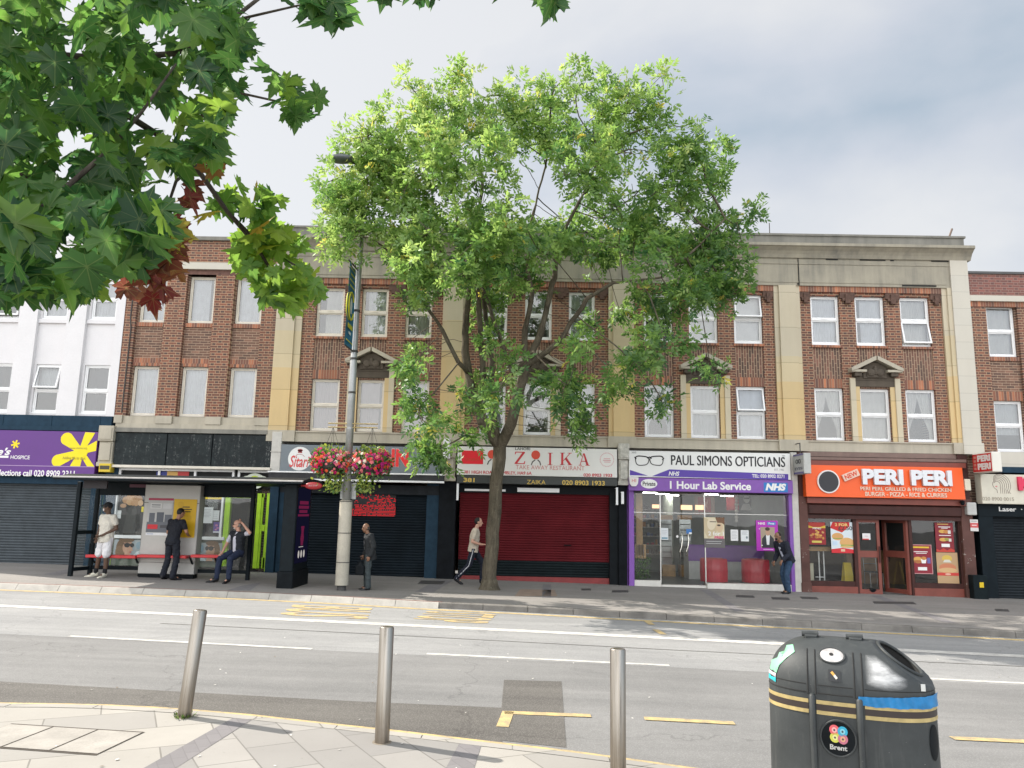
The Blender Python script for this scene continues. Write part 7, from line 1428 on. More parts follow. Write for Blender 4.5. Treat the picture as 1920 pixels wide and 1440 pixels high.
            q.ell(H+f*.062-hu*.05, (.047, .050, .044), 12, M=M)
        elif kind == 'beard':
            q.ell(H+f*.058-hu*.075, (.045, .045, .032), 12, M=M)
        elif kind == 'stripe':
            for s_ in 'LR':
                e_ = sd*(-1 if s_ == 'L' else 1); cap(q, j['hip'+s_]+e_*.100, j['kn'+s_]+e_*.072, .012, .012, 6); cap(q, j['kn'+s_]+e_*.072, j['an'+s_]+e_*.055, .012, .011, 6)
        elif kind == 'front':
            loft(q, [(P+up*.0+fw*.11, sd*.045, fw*.035), (C+fw*.115, sd*.055, fw*.035), (C.lerp(N_, .6)+fw*.085, sd*.06, fw*.04), (N_-up*.0+fw*.04, sd*.05, fw*.04)])
        elif kind == 'glasses':
            for s_ in (-1, 1): q.ell(H+f*.094+hu*.018+hs_*s_*.034, (.027, .010, .019), 10, M=M); cap(q, H+f*.088+hu*.022+hs_*s_*.058, H+hs_*s_*.082+hu*.012, .005, .005, 6)
            cap(q, H+f*.1+hu*.02-hs_*.03, H+f*.1+hu*.02+hs_*.03, .006, .006, 6)
        elif kind == 'collar':
            cap(q, N_+fw*.05-sd*.035, N_+fw*.05+sd*.035, .03, .03)
        me = remeshed(q, op.get('vox', .010), op.get('sm', 3), nm); me.materials.append(m); x = bpy.data.objects.new(nm, me); COL.objects.link(x); x.parent = t
        tx = bpy.data.textures.get('cloth_folds') or bpy.data.textures.new('cloth_folds', 'CLOUDS'); tx.noise_scale = .07; tx.noise_depth = 2
        if kind in ('top', 'legs'): d_ = x.modifiers.new('folds', 'DISPLACE'); d_.texture = tx; d_.strength = .034; d_.mid_level = .55
    # eyes
    e_ = MB()
    for s_ in (-1, 1): e_.ell(H+f*.087+hu*.018+hs_*s_*.032, (.013, .006, .008), 8, M=M)
    x = e_.build('eyes', mat('eye_dark', (.02, .015, .012), .3), t, local=True, smooth=True)
    return t
def cl(n, c, r=.85): return mat(n, c, r, var=.15, scale=9, fine=60)
yL_ = math.pi/2     # yaw that faces picture left (-x); 0 faces away, pi faces the camera
# 1 white shirt and shorts, by the left end of the shelter, facing the camera, head turned to his right
g1 = G(191, 1082, 0)
person('person in a black cap, white mask, white T-shirt and shorts standing under the shelter', tuple(g1), math.pi-.35, 1.02, dict(face=V_(.80, .6, -.02), hside=V_(.6, -.8, 0), elL=V_(-.25, -.05, 1.14), wrL=V_(-.06, .17, .98), hdL=V_(.8, .5, -.3), elR=V_(.24, -.02, 1.14), wrR=V_(.10, .17, .92), hdR=V_(-.5, .5, -.6), knL=V_(-.12, .05, .49), anL=V_(-.11, .03, .085), knR=V_(.13, .03, .49), anR=V_(.19, .02, .085), toR=V_(.13, .16, -.05), toL=V_(-.03, .2, -.05)), 'dark',
    [('t_shirt', 'top', cl('cloth_white_print', (.66, .63, .56)), dict(sleeve=.55, hem=-.14, g=.014, w=.015)), ('shorts', 'legs', cl('cloth_white', (.72, .71, .72)), dict(len=.88, g=.018)), ('socks', 'socks', cl('cloth_black', (.012, .012, .014)), {}), ('shoe', 'shoes', cl('shoe_white', (.66, .63, .53)), {}), ('cap', 'cap', cl('cloth_black', (.012, .012, .014)), {}), ('face_mask', 'mask', cl('mask_white', (.72, .68, .66)), {})], None)
# 2 dark clothes, seen from behind, reading at the panel
g2 = G(318, 1087, 0)
NAV = cl('cloth_navy', (.012, .014, .022)); NV2 = cl('cloth_navy_trousers', (.013, .016, .026))
person('person in dark navy polo shirt and trousers seen from behind, leaning at the yellow poster', tuple(g2), -.30, .985, dict(pel=V_(0, -.02, .95), che=V_(.02, .03, 1.25), nec=V_(.03, .07, 1.45), head=V_(.045, .13, 1.61), shL=V_(-.17, .05, 1.40), shR=V_(.21, .05, 1.40), elL=V_(-.235, .07, 1.13), wrL=V_(-.16, .26, 1.03), hdL=V_(.5, .7, .1), elR=V_(.30, .09, 1.16), wrR=V_(.19, .30, 1.06), hdR=V_(-.5, .7, 0), face=V_(.25, .85, -.38), hside=V_(.96, -.25, 0), knL=V_(-.12, .02, .49), anL=V_(-.2, -.02, .085), knR=V_(.13, .03, .49), anR=V_(.14, -.08, .085), toL=V_(-.05, .19, -.05), toR=V_(.1, .18, -.05)), 'mid',
    [('polo_shirt', 'top', NAV, dict(sleeve=.6, hem=-.09, g=.012)), ('trousers', 'legs', NV2, dict(g=.018, len=1.98, cuff=.055)), ('shoe', 'shoes', cl('shoe_black', (.015, .015, .017), .4), {}), ('hair', 'hair', cl('hair_black', (.012, .010, .009), .6), {})], None)
# 3 seated, hand on head
g3 = G(424, 1094, 0); sz = .60; 
person('seated bald person in sunglasses and a dark gilet on the red bench, hand on head', (g3.x+.05, 19.12, gz(g3.x)), math.pi-.32, .98, dict(pel=V_(0, 0, .73), che=V_(0, .02, 1.01), nec=V_(0, .02, 1.22), head=V_(.02, .05, 1.385), shL=V_(-.19, .01, 1.16), shR=V_(.19, .01, 1.16), elL=V_(-.37, .06, 1.20), wrL=V_(-.155, .08, 1.42), hdL=V_(.85, -.1, .5), elR=V_(.27, .08, .92), wrR=V_(.20, .30, .74), hdR=V_(-.2, .75, -.6), hipL=V_(-.10, .03, .71), hipR=V_(.10, .03, .71), knL=V_(-.13, .42, .58), knR=V_(.19, .40, .57), anL=V_(-.11, .40, .10), anR=V_(.25, .40, .10), toL=V_(-.02, .2, -.05), toR=V_(.12, .17, -.05), face=V_(.8, .6, -.1), hside=V_(.6, -.8, 0)), 'fair',
    [('shirt', 'top', cl('cloth_lilac_white', (.55, .54, .60)), dict(sleeve=.7, hem=-.05, g=.008)), ('gilet', 'top', cl('cloth_charcoal', (.016, .019, .026)), dict(sleeve=0, hem=-.07, g=.022)), ('shirt_front', 'front', cl('cloth_lilac_white', (.55, .54, .60)), {}), ('trousers', 'legs', cl('cloth_denim_dark', (.018, .028, .065)), dict(g=.014, len=1.96)), ('shoe', 'shoes', cl('shoe_black', (.015, .015, .017), .4), {}), ('sunglasses', 'glasses', m_black, dict(vox=.006, sm=1)), ('beard', 'beard', cl('hair_white', (.5, .47, .44)), {}), ('hair_fringe', 'fringe', cl('hair_grey', (.25, .23, .21)), {})], None)
# 4 man with bag by the lamp post
g4 = G(688, 1106, 0)
person('elderly balding person in a dark jacket and grey trousers standing right of the lamp post', tuple(g4), yL_+.35, .875, dict(pel=V_(0, -.03, .95), che=V_(0, .0, 1.25), nec=V_(0, .05, 1.455), head=V_(0, .10, 1.61), elL=V_(-.25, -.08, 1.13), wrL=V_(-.24, .02, .89), elR=V_(.25, -.08, 1.13), wrR=V_(.22, .10, .90), face=V_(-.05, 1, -.1), knL=V_(-.09, .02, .49), knR=V_(.09, .02, .49)), 'brown',
    [('jacket', 'top', cl('cloth_jacket_black', (.022, .025, .028)), dict(sleeve=1.9, hem=-.17, g=.024, w=.02)), ('shirt_front', 'front', cl('cloth_grey', (.16, .16, .17)), {}), ('trousers', 'legs', cl('cloth_grey_green', (.055, .07, .075)), dict(g=.020, len=1.98, cuff=.06)), ('shoe', 'shoes', cl('shoe_black', (.015, .015, .017), .4), {}), ('hair_fringe', 'fringe', cl('hair_grey_dark', (.06, .055, .05)), {})], None)
hb = thing('handbag', 'small black carrier bag hanging from the hand of the balding person by the lamp post', 'bag', (g4.x-.16, g4.y-.14, g4.z+.36)); k = MB(); bgp = MB(); bgp.ell((0, 0, .14), (.09, .05, .16), 14); bgp.box(-.1, .1, -.05, .05, 0, .2); me = remeshed(bgp, .012, 5, 'bag_body'); me.materials.append(m_black); x = bpy.data.objects.new('bag_body', me); COL.objects.link(x); x.parent = hb
k.tube([(-.06, 0, .25), (-.03, 0, .38), (0, 0, .42), (.03, 0, .38), (.06, 0, .25)], .007, 6); k.build('handle', m_black, hb, local=True)
# 5 walker behind the trunk
g5_ = G(885, 1097, 0)
person('walking person in a beige T-shirt and white striped track trousers, half behind the trunk', (g5_.x, g5_.y+.15, gz(g5_.x)), -yL_+.05, 1.0, dict(pel=V_(0, .0, .93), che=V_(0, .03, 1.22), nec=V_(0, .06, 1.43), head=V_(0, .12, 1.595), shL=V_(-.18, .04, 1.38), shR=V_(.18, .04, 1.38), elL=V_(-.23, -.02, 1.12), wrL=V_(-.2, .2, 1.02), hdL=V_(0, 1, .1), elR=V_(.235, -.03, 1.10), wrR=V_(.2, .21, 1.03), hdR=V_(0, 1, 0), hipL=V_(-.09, 0, .89), hipR=V_(.09, 0, .89), knL=V_(-.1, .26, .53), anL=V_(-.1, .24, .10), knR=V_(.1, -.10, .49), anR=V_(.1, -.42, .16), toR=V_(0, .15, -.1), face=V_(0, 1, -.05)), 'fair',
    [('t_shirt', 'top', cl('cloth_beige', (.58, .51, .42)), dict(sleeve=.62, hem=-.1, g=.013, w=.01)), ('track_trousers', 'legs', cl('cloth_track_navy', (.010, .013, .028)), dict(g=.016, len=1.95)), ('side_stripe', 'stripe', cl('stripe_white', (.66, .66, .7)), dict(vox=.008, sm=1, g=.0)), ('shoe', 'shoes', cl('shoe_black', (.015, .015, .017), .4), {}), ('hair', 'hair', cl('hair_black', (.012, .010, .009), .6), {})], None)
# 6 stooping man at the opticians
g6 = G(1474, 1113, 0)
person('stooping person in a black face mask, dark jacket and jeans before the purple window frame', tuple(g6), yL_+.45, .985, dict(pel=V_(0, -.10, .92), che=V_(0, .02, 1.19), nec=V_(0, .13, 1.37), head=V_(0, .23, 1.51), shL=V_(-.19, .10, 1.32), shR=V_(.19, .10, 1.32), elL=V_(-.25, .10, 1.04), wrL=V_(-.24, .33, .90), hdL=V_(0, .6, -.7), elR=V_(.26, .0, 1.06), wrR=V_(.22, .16, .86), hdR=V_(0, .4, -.8), hipL=V_(-.09, -.09, .88), hipR=V_(.09, -.09, .88), knL=V_(-.1, .06, .50), anL=V_(-.1, .0, .085), knR=V_(.1, .0, .49), anR=V_(.1, -.14, .085), face=V_(-.25, 1, -.1), hside=V_(1, .25, 0)), 'brown',
    [('jacket', 'top', cl('cloth_jacket_navy', (.016, .019, .034)), dict(sleeve=1.88, hem=-.10, g=.024, w=.012)), ('shirt_front', 'front', cl('cloth_pale_blue', (.50, .52, .62)), {}), ('jeans', 'legs', cl('cloth_denim', (.035, .075, .14)), dict(g=.015, len=1.96, cuff=.056)), ('shoe', 'shoes', cl('shoe_black', (.015, .015, .017), .4), {}), ('face_mask', 'mask', cl('cloth_black', (.012, .012, .014)), {}), ('hair', 'hair', cl('hair_black', (.012, .010, .009), .6), {})], None)
# ------------------------------------------------------------------ trees
def mesh_np(name, V, nper, mats, parent, tint=None, fan=False, faces=None):
    """many small faces at once: V (n, k, 3)"""
    n, k = V.shape[:2]; off = np.array(root_loc(parent)); me = bpy.data.meshes.new(name); co = (V.reshape(-1, 3)-off).astype(np.float32)
    if faces is None: faces = np.array([list(range(k))])
    fl = (np.arange(n)[:, None, None]*k+faces[None]).reshape(-1, faces.shape[1])
    me.vertices.add(len(co)); me.vertices.foreach_set('co', co.ravel()); me.loops.add(fl.size); me.loops.foreach_set('vertex_index', fl.ravel().astype(np.int32))
    me.polygons.add(len(fl)); me.polygons.foreach_set('loop_start', np.arange(0, fl.size, fl.shape[1], dtype=np.int32)); me.polygons.foreach_set('loop_total', np.full(len(fl), fl.shape[1], np.int32))
    me.materials.append(mats); me.update(calc_edges=True); me.validate()
    if tint is not None: me.attributes.new('tint', 'FLOAT', 'POINT').data.foreach_set('value', np.repeat(tint, k).astype(np.float32))
    o = bpy.data.objects.new(name, me); COL.objects.link(o); o.parent = parent; return o
RG = np.random.default_rng(12)
def unit(a): return a/np.maximum(1e-9, np.linalg.norm(a, axis=-1, keepdims=True))
def inpoly(p, poly):
    x, y = p[:, 0], p[:, 1]; c = np.zeros(len(p), bool); n = len(poly)
    for i in range(n):
        x0, y0 = poly[i]; x1, y1 = poly[(i+1) % n]; k = ((y0 > y) != (y1 > y)) & (x < (x1-x0)*(y-y0)/((y1-y0) or 1e-9)+x0); c ^= k
    return c
def bark(name, c1, c2, sc=1):
    t = NT(name); o = t.obj(); mp = t.n('ShaderNodeMapping'); mp.inputs['Scale'].default_value = (9*sc, 9*sc, 1.8*sc); t.l(o, mp.inputs[0]); a = t.noise(mp.outputs[0], 2, 7, .7, .5); b = t.noise(o, 3, 5, .7); g_ = t.noise(o, 12*sc, 5, .75)
    c = t.ramp(a, (.3, c1), (.7, c2)); c = t.mix(t.m_('MULTIPLY', t.ramp(b, (.5, (0, 0, 0)), (.7, (1, 1, 1))), .6), c, tuple(x*.35 for x in c1)); c = t.mix(t.m_('MULTIPLY', t.ramp(g_, (.6, (0, 0, 0)), (.7, (1, 1, 1))), .45), c, (.34, .33, .24))
    t.bsdf(c, .9, 0, .2, bump=a, bs=.7, bd=.02); return t.m
m_bark = bark('bark_grey', (.055, .046, .034), (.15, .128, .092)); m_bark2 = bark('bark_maple', (.05, .042, .036), (.12, .10, .085))
TY = 19.15; tb_ = G(918, 1103, 0)
tr = thing('street_tree', 'large broad leafy green street tree growing from the pavement before the white takeaway sign', 'tree', (tb_.x, tb_.y-.3, gz(tb_.x)))
tx0, ty0 = tb_.x, tb_.y-.3
SIL = [(930, 835), (790, 880), (700, 840), (690, 740), (720, 690), (690, 640), (600, 560), (575, 470), (600, 400), (580, 330), (600, 290), (640, 265), (655, 190), (690, 172), (725, 205), (750, 132), (790, 150), (808, 185), (832, 112), (858, 97), (885, 120), (902, 170), (930, 142), (965, 155), (1000, 125), (1050, 135), (1080, 102), (1096, 140), (1140, 116), (1172, 155), (1200, 118), (1215, 145), (1255, 125), (1262, 195), (1312, 222), (1330, 272), (1368, 268), (1372, 318), (1352, 345), (1420, 370), (1440, 405), (1428, 440), (1395, 470), (1392, 560), (1330, 605), (1280, 640), (1360, 690), (1290, 740), (1260, 800), (1200, 700), (1190, 770), (1130, 830), (1040, 800)]
YM = 17.7
def fxz(px): d = np.stack([np.array(ray(x, y)) for x, y in px]); t = YM/d[:, 1]; return np.stack([d[:, 0]*t, d[:, 2]*t+CAMH], 1)
def sample(n, poly, box, dens):
    out = []
    while len(out) < n:
        p = np.stack([RG.uniform(box[0], box[1], 4000), RG.uniform(box[2], box[3], 4000)], 1); p = p[inpoly(p, poly)]; p = p[RG.random(len(p)) < dens(p)]; out += list(p)
    return np.array(out[:n])
def cl_noise(p, s, ph): return .5+.25*(np.sin(p[:, 0]/s+ph)+np.sin(p[:, 1]/s*1.3+2*ph+p[:, 0]/s*.6))
def dens(p):
    y = p[:, 1]; x = p[:, 0]; d = np.clip(1.0-(y-520)/500, .5, 1); c = cl_noise(p, 24, 1.3)*cl_noise(p, 61, .4)*2.4
    d = np.where(y > 470, d*np.clip(c*1.3-.25, 0, 1.2)*.85, d*np.clip(.35+c*.8, 0, 1))
    d = np.where((y > 560) & (abs(x-930) < 150) & (y < 640), d*.55, d)          # bare limbs show here
    d = np.where((y > 600) & (x > 1130) & (x < 1250), d*.8, d); d = np.where((y > 690) & (x > 1255), d*.4, d)
    d = np.where((y > 480) & (y < 700) & (x < 640), d*.35, d); d = np.where((y > 500) & (y < 650) & (x > 590) & (x < 770), d*.4, d)
    return d
def inn(q): return sample(q, SIL, (590, 1420, 120, 430), lambda p: np.clip(1.25-np.abs(p[:, 1]-210)/300, .2, 1))
PL = [(690, 176), (765, 133), (812, 158), (850, 98), (940, 144), (1010, 127), (1080, 103), (1142, 117), (1200, 120), (1252, 127), (1306, 224), (1362, 270), (1425, 376), (588, 332), (640, 240), (600, 420), (1400, 470), (880, 150), (1170, 160), (1040, 150), (668, 262), (622, 296), (655, 335)]+[tuple(q) for q in inn(30)]
ap = []; ay = []
for i_, (tx_, ty_) in enumerate(PL):
    n_ = 28; t_ = RG.random(n_)**.75; lean = np.clip((1000-tx_)/420, -1, 1)*(.25+.75*np.clip((ty_-100)/300, 0, 1)); dd = np.array([lean, 1.0]); dd /= np.linalg.norm(dd); pr_ = np.array([dd[1], -dd[0]]); ln = RG.uniform(105, 165)
    ap.append(np.array([tx_, ty_])+dd*(t_*ln)[:, None]+pr_*(RG.normal(0, 1, n_)*(4+15*np.sin(np.pi*np.clip(t_*.75+.05, 0, 1))))[:, None]); y0_ = YM+(RG.uniform(-.6, .6) if i_ < 20 else RG.uniform(-2.3, 2.3)*max(.25, 1-abs(tx_-1000)/520)); ay.append(y0_+RG.normal(0, .2, n_))
NC, PC = 115, 8
cp = sample(NC, SIL, (570, 1445, 400, 885), dens); cxx = (cp[:, 0]-1000)/440; rr = np.clip(1-cxx**2*.8, .15, 1)
ap.append(np.repeat(cp, PC, 0)+RG.normal(0, 1, (NC*PC, 2))*np.array([13, 9])); ay.append(np.repeat(YM+RG.uniform(-1, 1, NC)*2.3*np.sqrt(rr), PC)+RG.normal(0, .22, NC*PC))
ap = np.concatenate(ap); ay = np.concatenate(ay); axz = fxz(ap); kp_ = ~((abs(ap[:, 0]-664) < 34) & (ap[:, 1] > 480) & (ap[:, 1] < 665) & (ay < 18.3)); ap, ay, axz = ap[kp_], ay[kp_], axz[kp_]; ay = np.where(axz[:, 1] < 10.2, np.minimum(ay, 20.9), np.minimum(ay, 21.4))
axz = fxz(ap); NA = len(ap); s_ = (ay/YM)[:, None]
A = np.stack([axz[:, 0]*s_[:, 0], ay, (axz[:, 1]-CAMH)*s_[:, 0]+CAMH], 1)
def tp(px, py, y): x, z = F(px, py, y); return np.array([x, y, z])
trunk = [np.array([tx0, ty0, gz(tx0)-.1]), np.array([tx0, ty0, .6]), tp(928, 960, ty0-.02), tp(934, 880, ty0-.1), tp(937, 835, ty0-.15)]
nodes = []; par = []; fixr = {}
def chain(start, pts, rs):
    p = start
    for q, r in zip(pts, rs):
        a = nodes[p] if p >= 0 else None
        if a is not None:
            n = max(1, int(np.linalg.norm(q-a)/.22))
            for i in range(1, n+1):
                nodes.append(a+(q-a)*i/n+(RG.normal(0, .012, 3) if i < n else 0)); par.append(p); fixr[len(nodes)-1] = (fixr.get(p, r)*(0)+r); p = len(nodes)-1
        else: nodes.append(q); par.append(-1); fixr[0] = r; p = 0
    return p
k0 = chain(-1, trunk, [.215, .178, .165, .16, .165])
kL = chain(k0, [tp(905, 795, 19.0), tp(885, 740, 18.9), tp(872, 660, 18.8), tp(874, 590, 18.7), tp(882, 530, 18.6), tp(862, 460, 18.5)], [.13, .12, .10, .085, .07, .05])
kM = chain(k0, [tp(925, 790, 19.1), tp(921, 700, 19.1), tp(915, 620, 19.0), tp(905, 540, 18.9), tp(930, 440, 18.8)], [.10, .085, .07, .055, .04])
kR = chain(k0, [tp(958, 795, 18.9), tp(972, 740, 18.7), tp(985, 690, 18.5)], [.14, .13, .12])
kR1 = chain(kR, [tp(984, 620, 18.4), tp(998, 550, 18.3), tp(988, 490, 18.2)], [.075, .06, .045]); kR2 = chain(kR, [tp(1015, 620, 18.3), tp(1040, 520, 18.2), tp(1042, 455, 18.1)], [.085, .07, .05]); kR3 = chain(kR, [tp(1050, 640, 18.0), tp(1100, 560, 17.7), tp(1150, 530, 17.6), tp(1240, 520, 17.4)], [.07, .06, .045, .03])
kC = chain(k0+3, [tp(905, 700, 18.7), tp(898, 580, 18.5), tp(893, 460, 18.3), tp(905, 340, 18.2), tp(895, 240, 18.1)], [.085, .07, .055, .04, .025])
kL2 = chain(k0+8, [tp(860, 680, 18.3), tp(830, 620, 18.0), tp(790, 560, 17.8), tp(745, 500, 17.6)], [.055, .05, .04, .03]); 
chain(kL-4, [tp(800, 440, 18.3), tp(745, 370, 18.2), tp(700, 300, 18.1)], [.05, .04, .028]); chain(kL, [tp(850, 360, 18.6), tp(840, 260, 18.6)], [.035, .025]); chain(kR2, [tp(1085, 380, 18.0), tp(1130, 280, 17.9)], [.04, .026]); chain(kR1, [tp(1000, 400, 18.3), tp(1030, 280, 18.4)], [.04, .024]); chain(kR3, [tp(1300, 470, 17.4), tp(1360, 410, 17.5)], [.03, .02])
chain(kM-6, [tp(960, 700, 18.3), tp(1000, 660, 17.9)], [.05, .04])
P_ = np.zeros((60000, 3)); n0 = len(nodes); P_[:n0] = nodes; best = np.full(NA, 1e9); bi = np.zeros(NA, int); alive = np.ones(NA, bool); new = np.arange(1, n0); owner = np.full(NA, -1)
STEP = .2
for it in range(110):
    if len(new):
        d = np.linalg.norm(A[:, None]-P_[new][None], axis=2); m_ = d.argmin(1); dm = d[np.arange(NA), m_]; u_ = (dm < best) & alive; best[u_] = dm[u_]; bi[u_] = new[m_[u_]]
    hit = alive & (best < .27); owner[hit] = bi[hit]; alive &= ~hit
    act = alive & (best < 6.0)
    if not act.any(): break
    idx = bi[act]; dr = unit(A[act]-P_[idx]); acc = np.zeros((n0, 3)); np.add.at(acc, idx, dr); un = np.unique(idx); v = unit(acc[un]+np.array([0, 0, .18])+RG.normal(0, .10, (len(un), 3)))
    q = P_[un]+v*STEP; new = np.arange(n0, n0+len(un)); P_[new] = q; par += list(un); n0 += len(un)
    if n0 > 30000: break
owner[owner < 0] = bi[owner < 0]
P_ = P_[:n0]; par = np.array(par); rad = np.zeros(n0); kids = [[] for _ in range(n0)]
for i in range(n0):
    if par[i] >= 0: kids[par[i]].append(i)
for i in range(n0-1, -1, -1):
    r = (sum(rad[c]**2.25 for c in kids[i]))**(1/2.25) if kids[i] else .0065
    rad[i] = min(max(r, .0085), .055)
    if i in fixr: rad[i] = fixr[i]
tm = MB()
def runs(i0):
    st_ = [(i0, None)]
    while st_:
        i, p = st_.pop(); ch = [i] if p is None else [p, i]
        while kids[i]:
            ks = sorted(kids[i], key=lambda c: -rad[c])
            for c in ks[1:]: st_.append((c, i))
            i = ks[0]; ch.append(i)
        yield ch
limb = MB()
for ch in runs(0):
    if len(ch) < 2: continue
    rs = [rad[c] for c in ch]
    if len(ch) > 1 and rs[0] > rs[1]*1.6: rs[0] = rs[1]*1.15
    R_ = max(rs); (tm if ch[0] == 0 else limb).tube([P_[c] for c in ch], rs, 18 if R_ > .1 else 8 if R_ > .02 else 4)
# root flare
fl = MB()
tm.lathe((tx0, ty0, gz(tx0)-.03), [(.31, 0), (.26, .05), (.22, .14), (.19, .28)], 18)
tm.build('trunk', m_bark, tr, smooth=True); limb.build('branchwork', m_bark, tr, smooth=True)
# compound ash-like leaves
PER = 5
own = P_[owner]; base = np.repeat(own*.22+A*.78, PER, 0)+RG.normal(0, .10, (NA*PER, 3)); og = np.repeat(ap, PER, 0)
dirv = unit(np.repeat(unit(A-own+1e-6), PER, 0)*.6+RG.normal(0, .62, (NA*PER, 3))+np.array([0, -.1, .12]))
L_ = RG.uniform(.17, .29, NA*PER); sidev = unit(np.cross(dirv, RG.normal(0, 1, (NA*PER, 3))+np.array([0, 0, 1.2]))); nrm = unit(np.cross(sidev, dirv))
hgt = np.clip((base[:, 2]-4)/9, 0, 1); tint = np.clip(.30+.12*RG.normal(0, 1, NA*PER)+.36*hgt-.12*np.clip(np.repeat(ap[:, 0]-1000, PER)/400, -1, 1)+np.repeat(RG.normal(0, .13, NA), PER), .0, .88); yl = RG.random(NA*PER) < .012; tint[yl] = .97  # brighter light on the upper crown is painted into the tint by height
quads = []; tints = []
for t_, s_ in ((.35, 1), (.35, -1), (.6, 1), (.6, -1), (.85, 1), (.85, -1), (1.0, 0)):
    o_ = base+dirv*(L_*t_)[:, None]-np.array([0, 0, 1])*(.05*t_*t_*1.0)
    ld = unit(dirv*(.55 if s_ else 1)+sidev*s_*.9+RG.normal(0, .16, base.shape)-np.array([0, 0, .18])); ll = (RG.uniform(.11, .165, len(base)))[:, None]; ac = unit(np.cross(ld, nrm+RG.normal(0, .35, base.shape))); wv = ll*.21
    quads.append(np.stack([o_, o_+ld*ll*.45+ac*wv, o_+ld*ll, o_+ld*ll*.45-ac*wv], 1)); tints.append(np.clip(tint+RG.normal(0, .04, len(tint)), 0, 1))
Q = np.concatenate(quads); TT = np.concatenate(tints)
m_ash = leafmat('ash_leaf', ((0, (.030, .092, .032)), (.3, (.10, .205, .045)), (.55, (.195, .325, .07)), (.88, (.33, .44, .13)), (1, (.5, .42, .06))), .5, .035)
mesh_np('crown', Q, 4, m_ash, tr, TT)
# ------------------------------------------------------------------ maple overhanging from the left
mt = thing('maple_tree', 'maple tree overhanging the top left with large lobed leaves, a few turning red', 'tree', (-3.3, 2.2, gz(-3.3, NZ)))
def mp_(px, py, y): return Vector(F(px, py, y)[:1]+(y,)+F(px, py, y)[1:])
tk = MB(); top = Vector((-3.05, 2.5, 3.4)); tk.tube([(-3.3, 2.2, gz(-3.3, NZ)-.05), (-3.28, 2.22, .5), (-3.2, 2.3, 1.8), (-3.1, 2.42, 2.8), top, (-2.8, 2.7, 5.0), (-2.6, 2.9, 6.5)], [.2, .15, .14, .13, .12, .08, .04], 16); tk.build('trunk', m_bark2, mt, smooth=True)
BRN = [([(-300, 330, 2.7), (-100, 260, 2.9), (45, 330, 3.0), (110, 350, 3.1)], .022), ([(-200, 470, 2.6), (-40, 405, 2.8), (60, 385, 2.9), (200, 400, 3.0), (300, 420, 3.1)], .016), ([(-200, 100, 2.9), (60, 100, 3.0), (200, 110, 3.1), (330, 100, 3.2), (430, 40, 3.3), (520, -30, 3.4)], .020),
  ([(120, 355, 2.6), (200, 285, 2.7), (262, 215, 2.75), (330, 120, 2.8)], .011), ([(-150, 60, 3.2), (150, 160, 3.4), (300, 255, 3.6), (365, 310, 3.7), (425, 395, 3.8), (480, 460, 3.85), (510, 510, 3.9)], .020), ([(425, 395, 3.8), (500, 470, 3.85), (560, 500, 3.9)], .009), ([(365, 310, 3.7), (330, 340, 3.6), (310, 400, 3.55), (290, 480, 3.5)], .010), ([(350, 245, 3.4), (430, 170, 3.5), (520, 190, 3.6), (590, 215, 3.7)], .009), ([(180, 410, 2.6), (140, 470, 2.5), (120, 540, 2.4)], .008), ([(240, 420, 2.7), (260, 480, 2.7)], .006), ([(430, 40, 3.3), (560, 10, 3.3), (640, 30, 3.3)], .007), ([(400, -200, 3.0), (700, -90, 3.1), (850, -30, 3.1), (1040, -20, 3.1), (1050, 15, 3.1)], .012)]
bm_ = MB()
for pts, r in BRN:
    q = [mp_(*p) for p in pts]; bm_.tube(q, [r*(1-.6*i/(len(q)-1)) for i in range(len(q))], 7)
for p in (BRN[0][0][0], BRN[1][0][0], BRN[2][0][0], BRN[4][0][0], BRN[11][0][0]): q = mp_(*p); a_ = Vector((-3.02, 2.52, min(5.0, max(2.9, q.z-.35)))); c_ = a_.lerp(q, .45)+Vector((0, .03, .22)); bm_.tube([a_*(1-u)**2+c_*2*u*(1-u)+q*u*u for u in [i/10 for i in range(11)]], [.055-.031*i/10 for i in range(11)], 8)
bm_.build('branchwork', m_bark2, mt, smooth=True)
MLEAF = [(0, 0), (.04, .0), (.16, -.13), (.19, -.03), (.30, -.05), (.27, .06), (.20, .12), (.36, .16), (.41, .25), (.55, .33), (.43, .37), (.42, .47), (.31, .41), (.17, .34), (.23, .52), (.20, .57), (.23, .70), (.13, .67), (.09, .78), (0, 1.0)]
mlf = MLEAF+[(-x, y) for x, y in MLEAF[-2:0:-1]]; mlf = np.array(mlf); mlf[:, 1] -= .0; K = len(mlf); VEIN = np.array([1.0 if (abs(abs(x)-.30) < .001 and y < 0) or abs(abs(x)-.55) < .001 or (abs(abs(x)-.23) < .001 and y > .6) or y > .95 or (x == 0 and y == 0) else 0.0 for x, y in mlf]+[1.0])
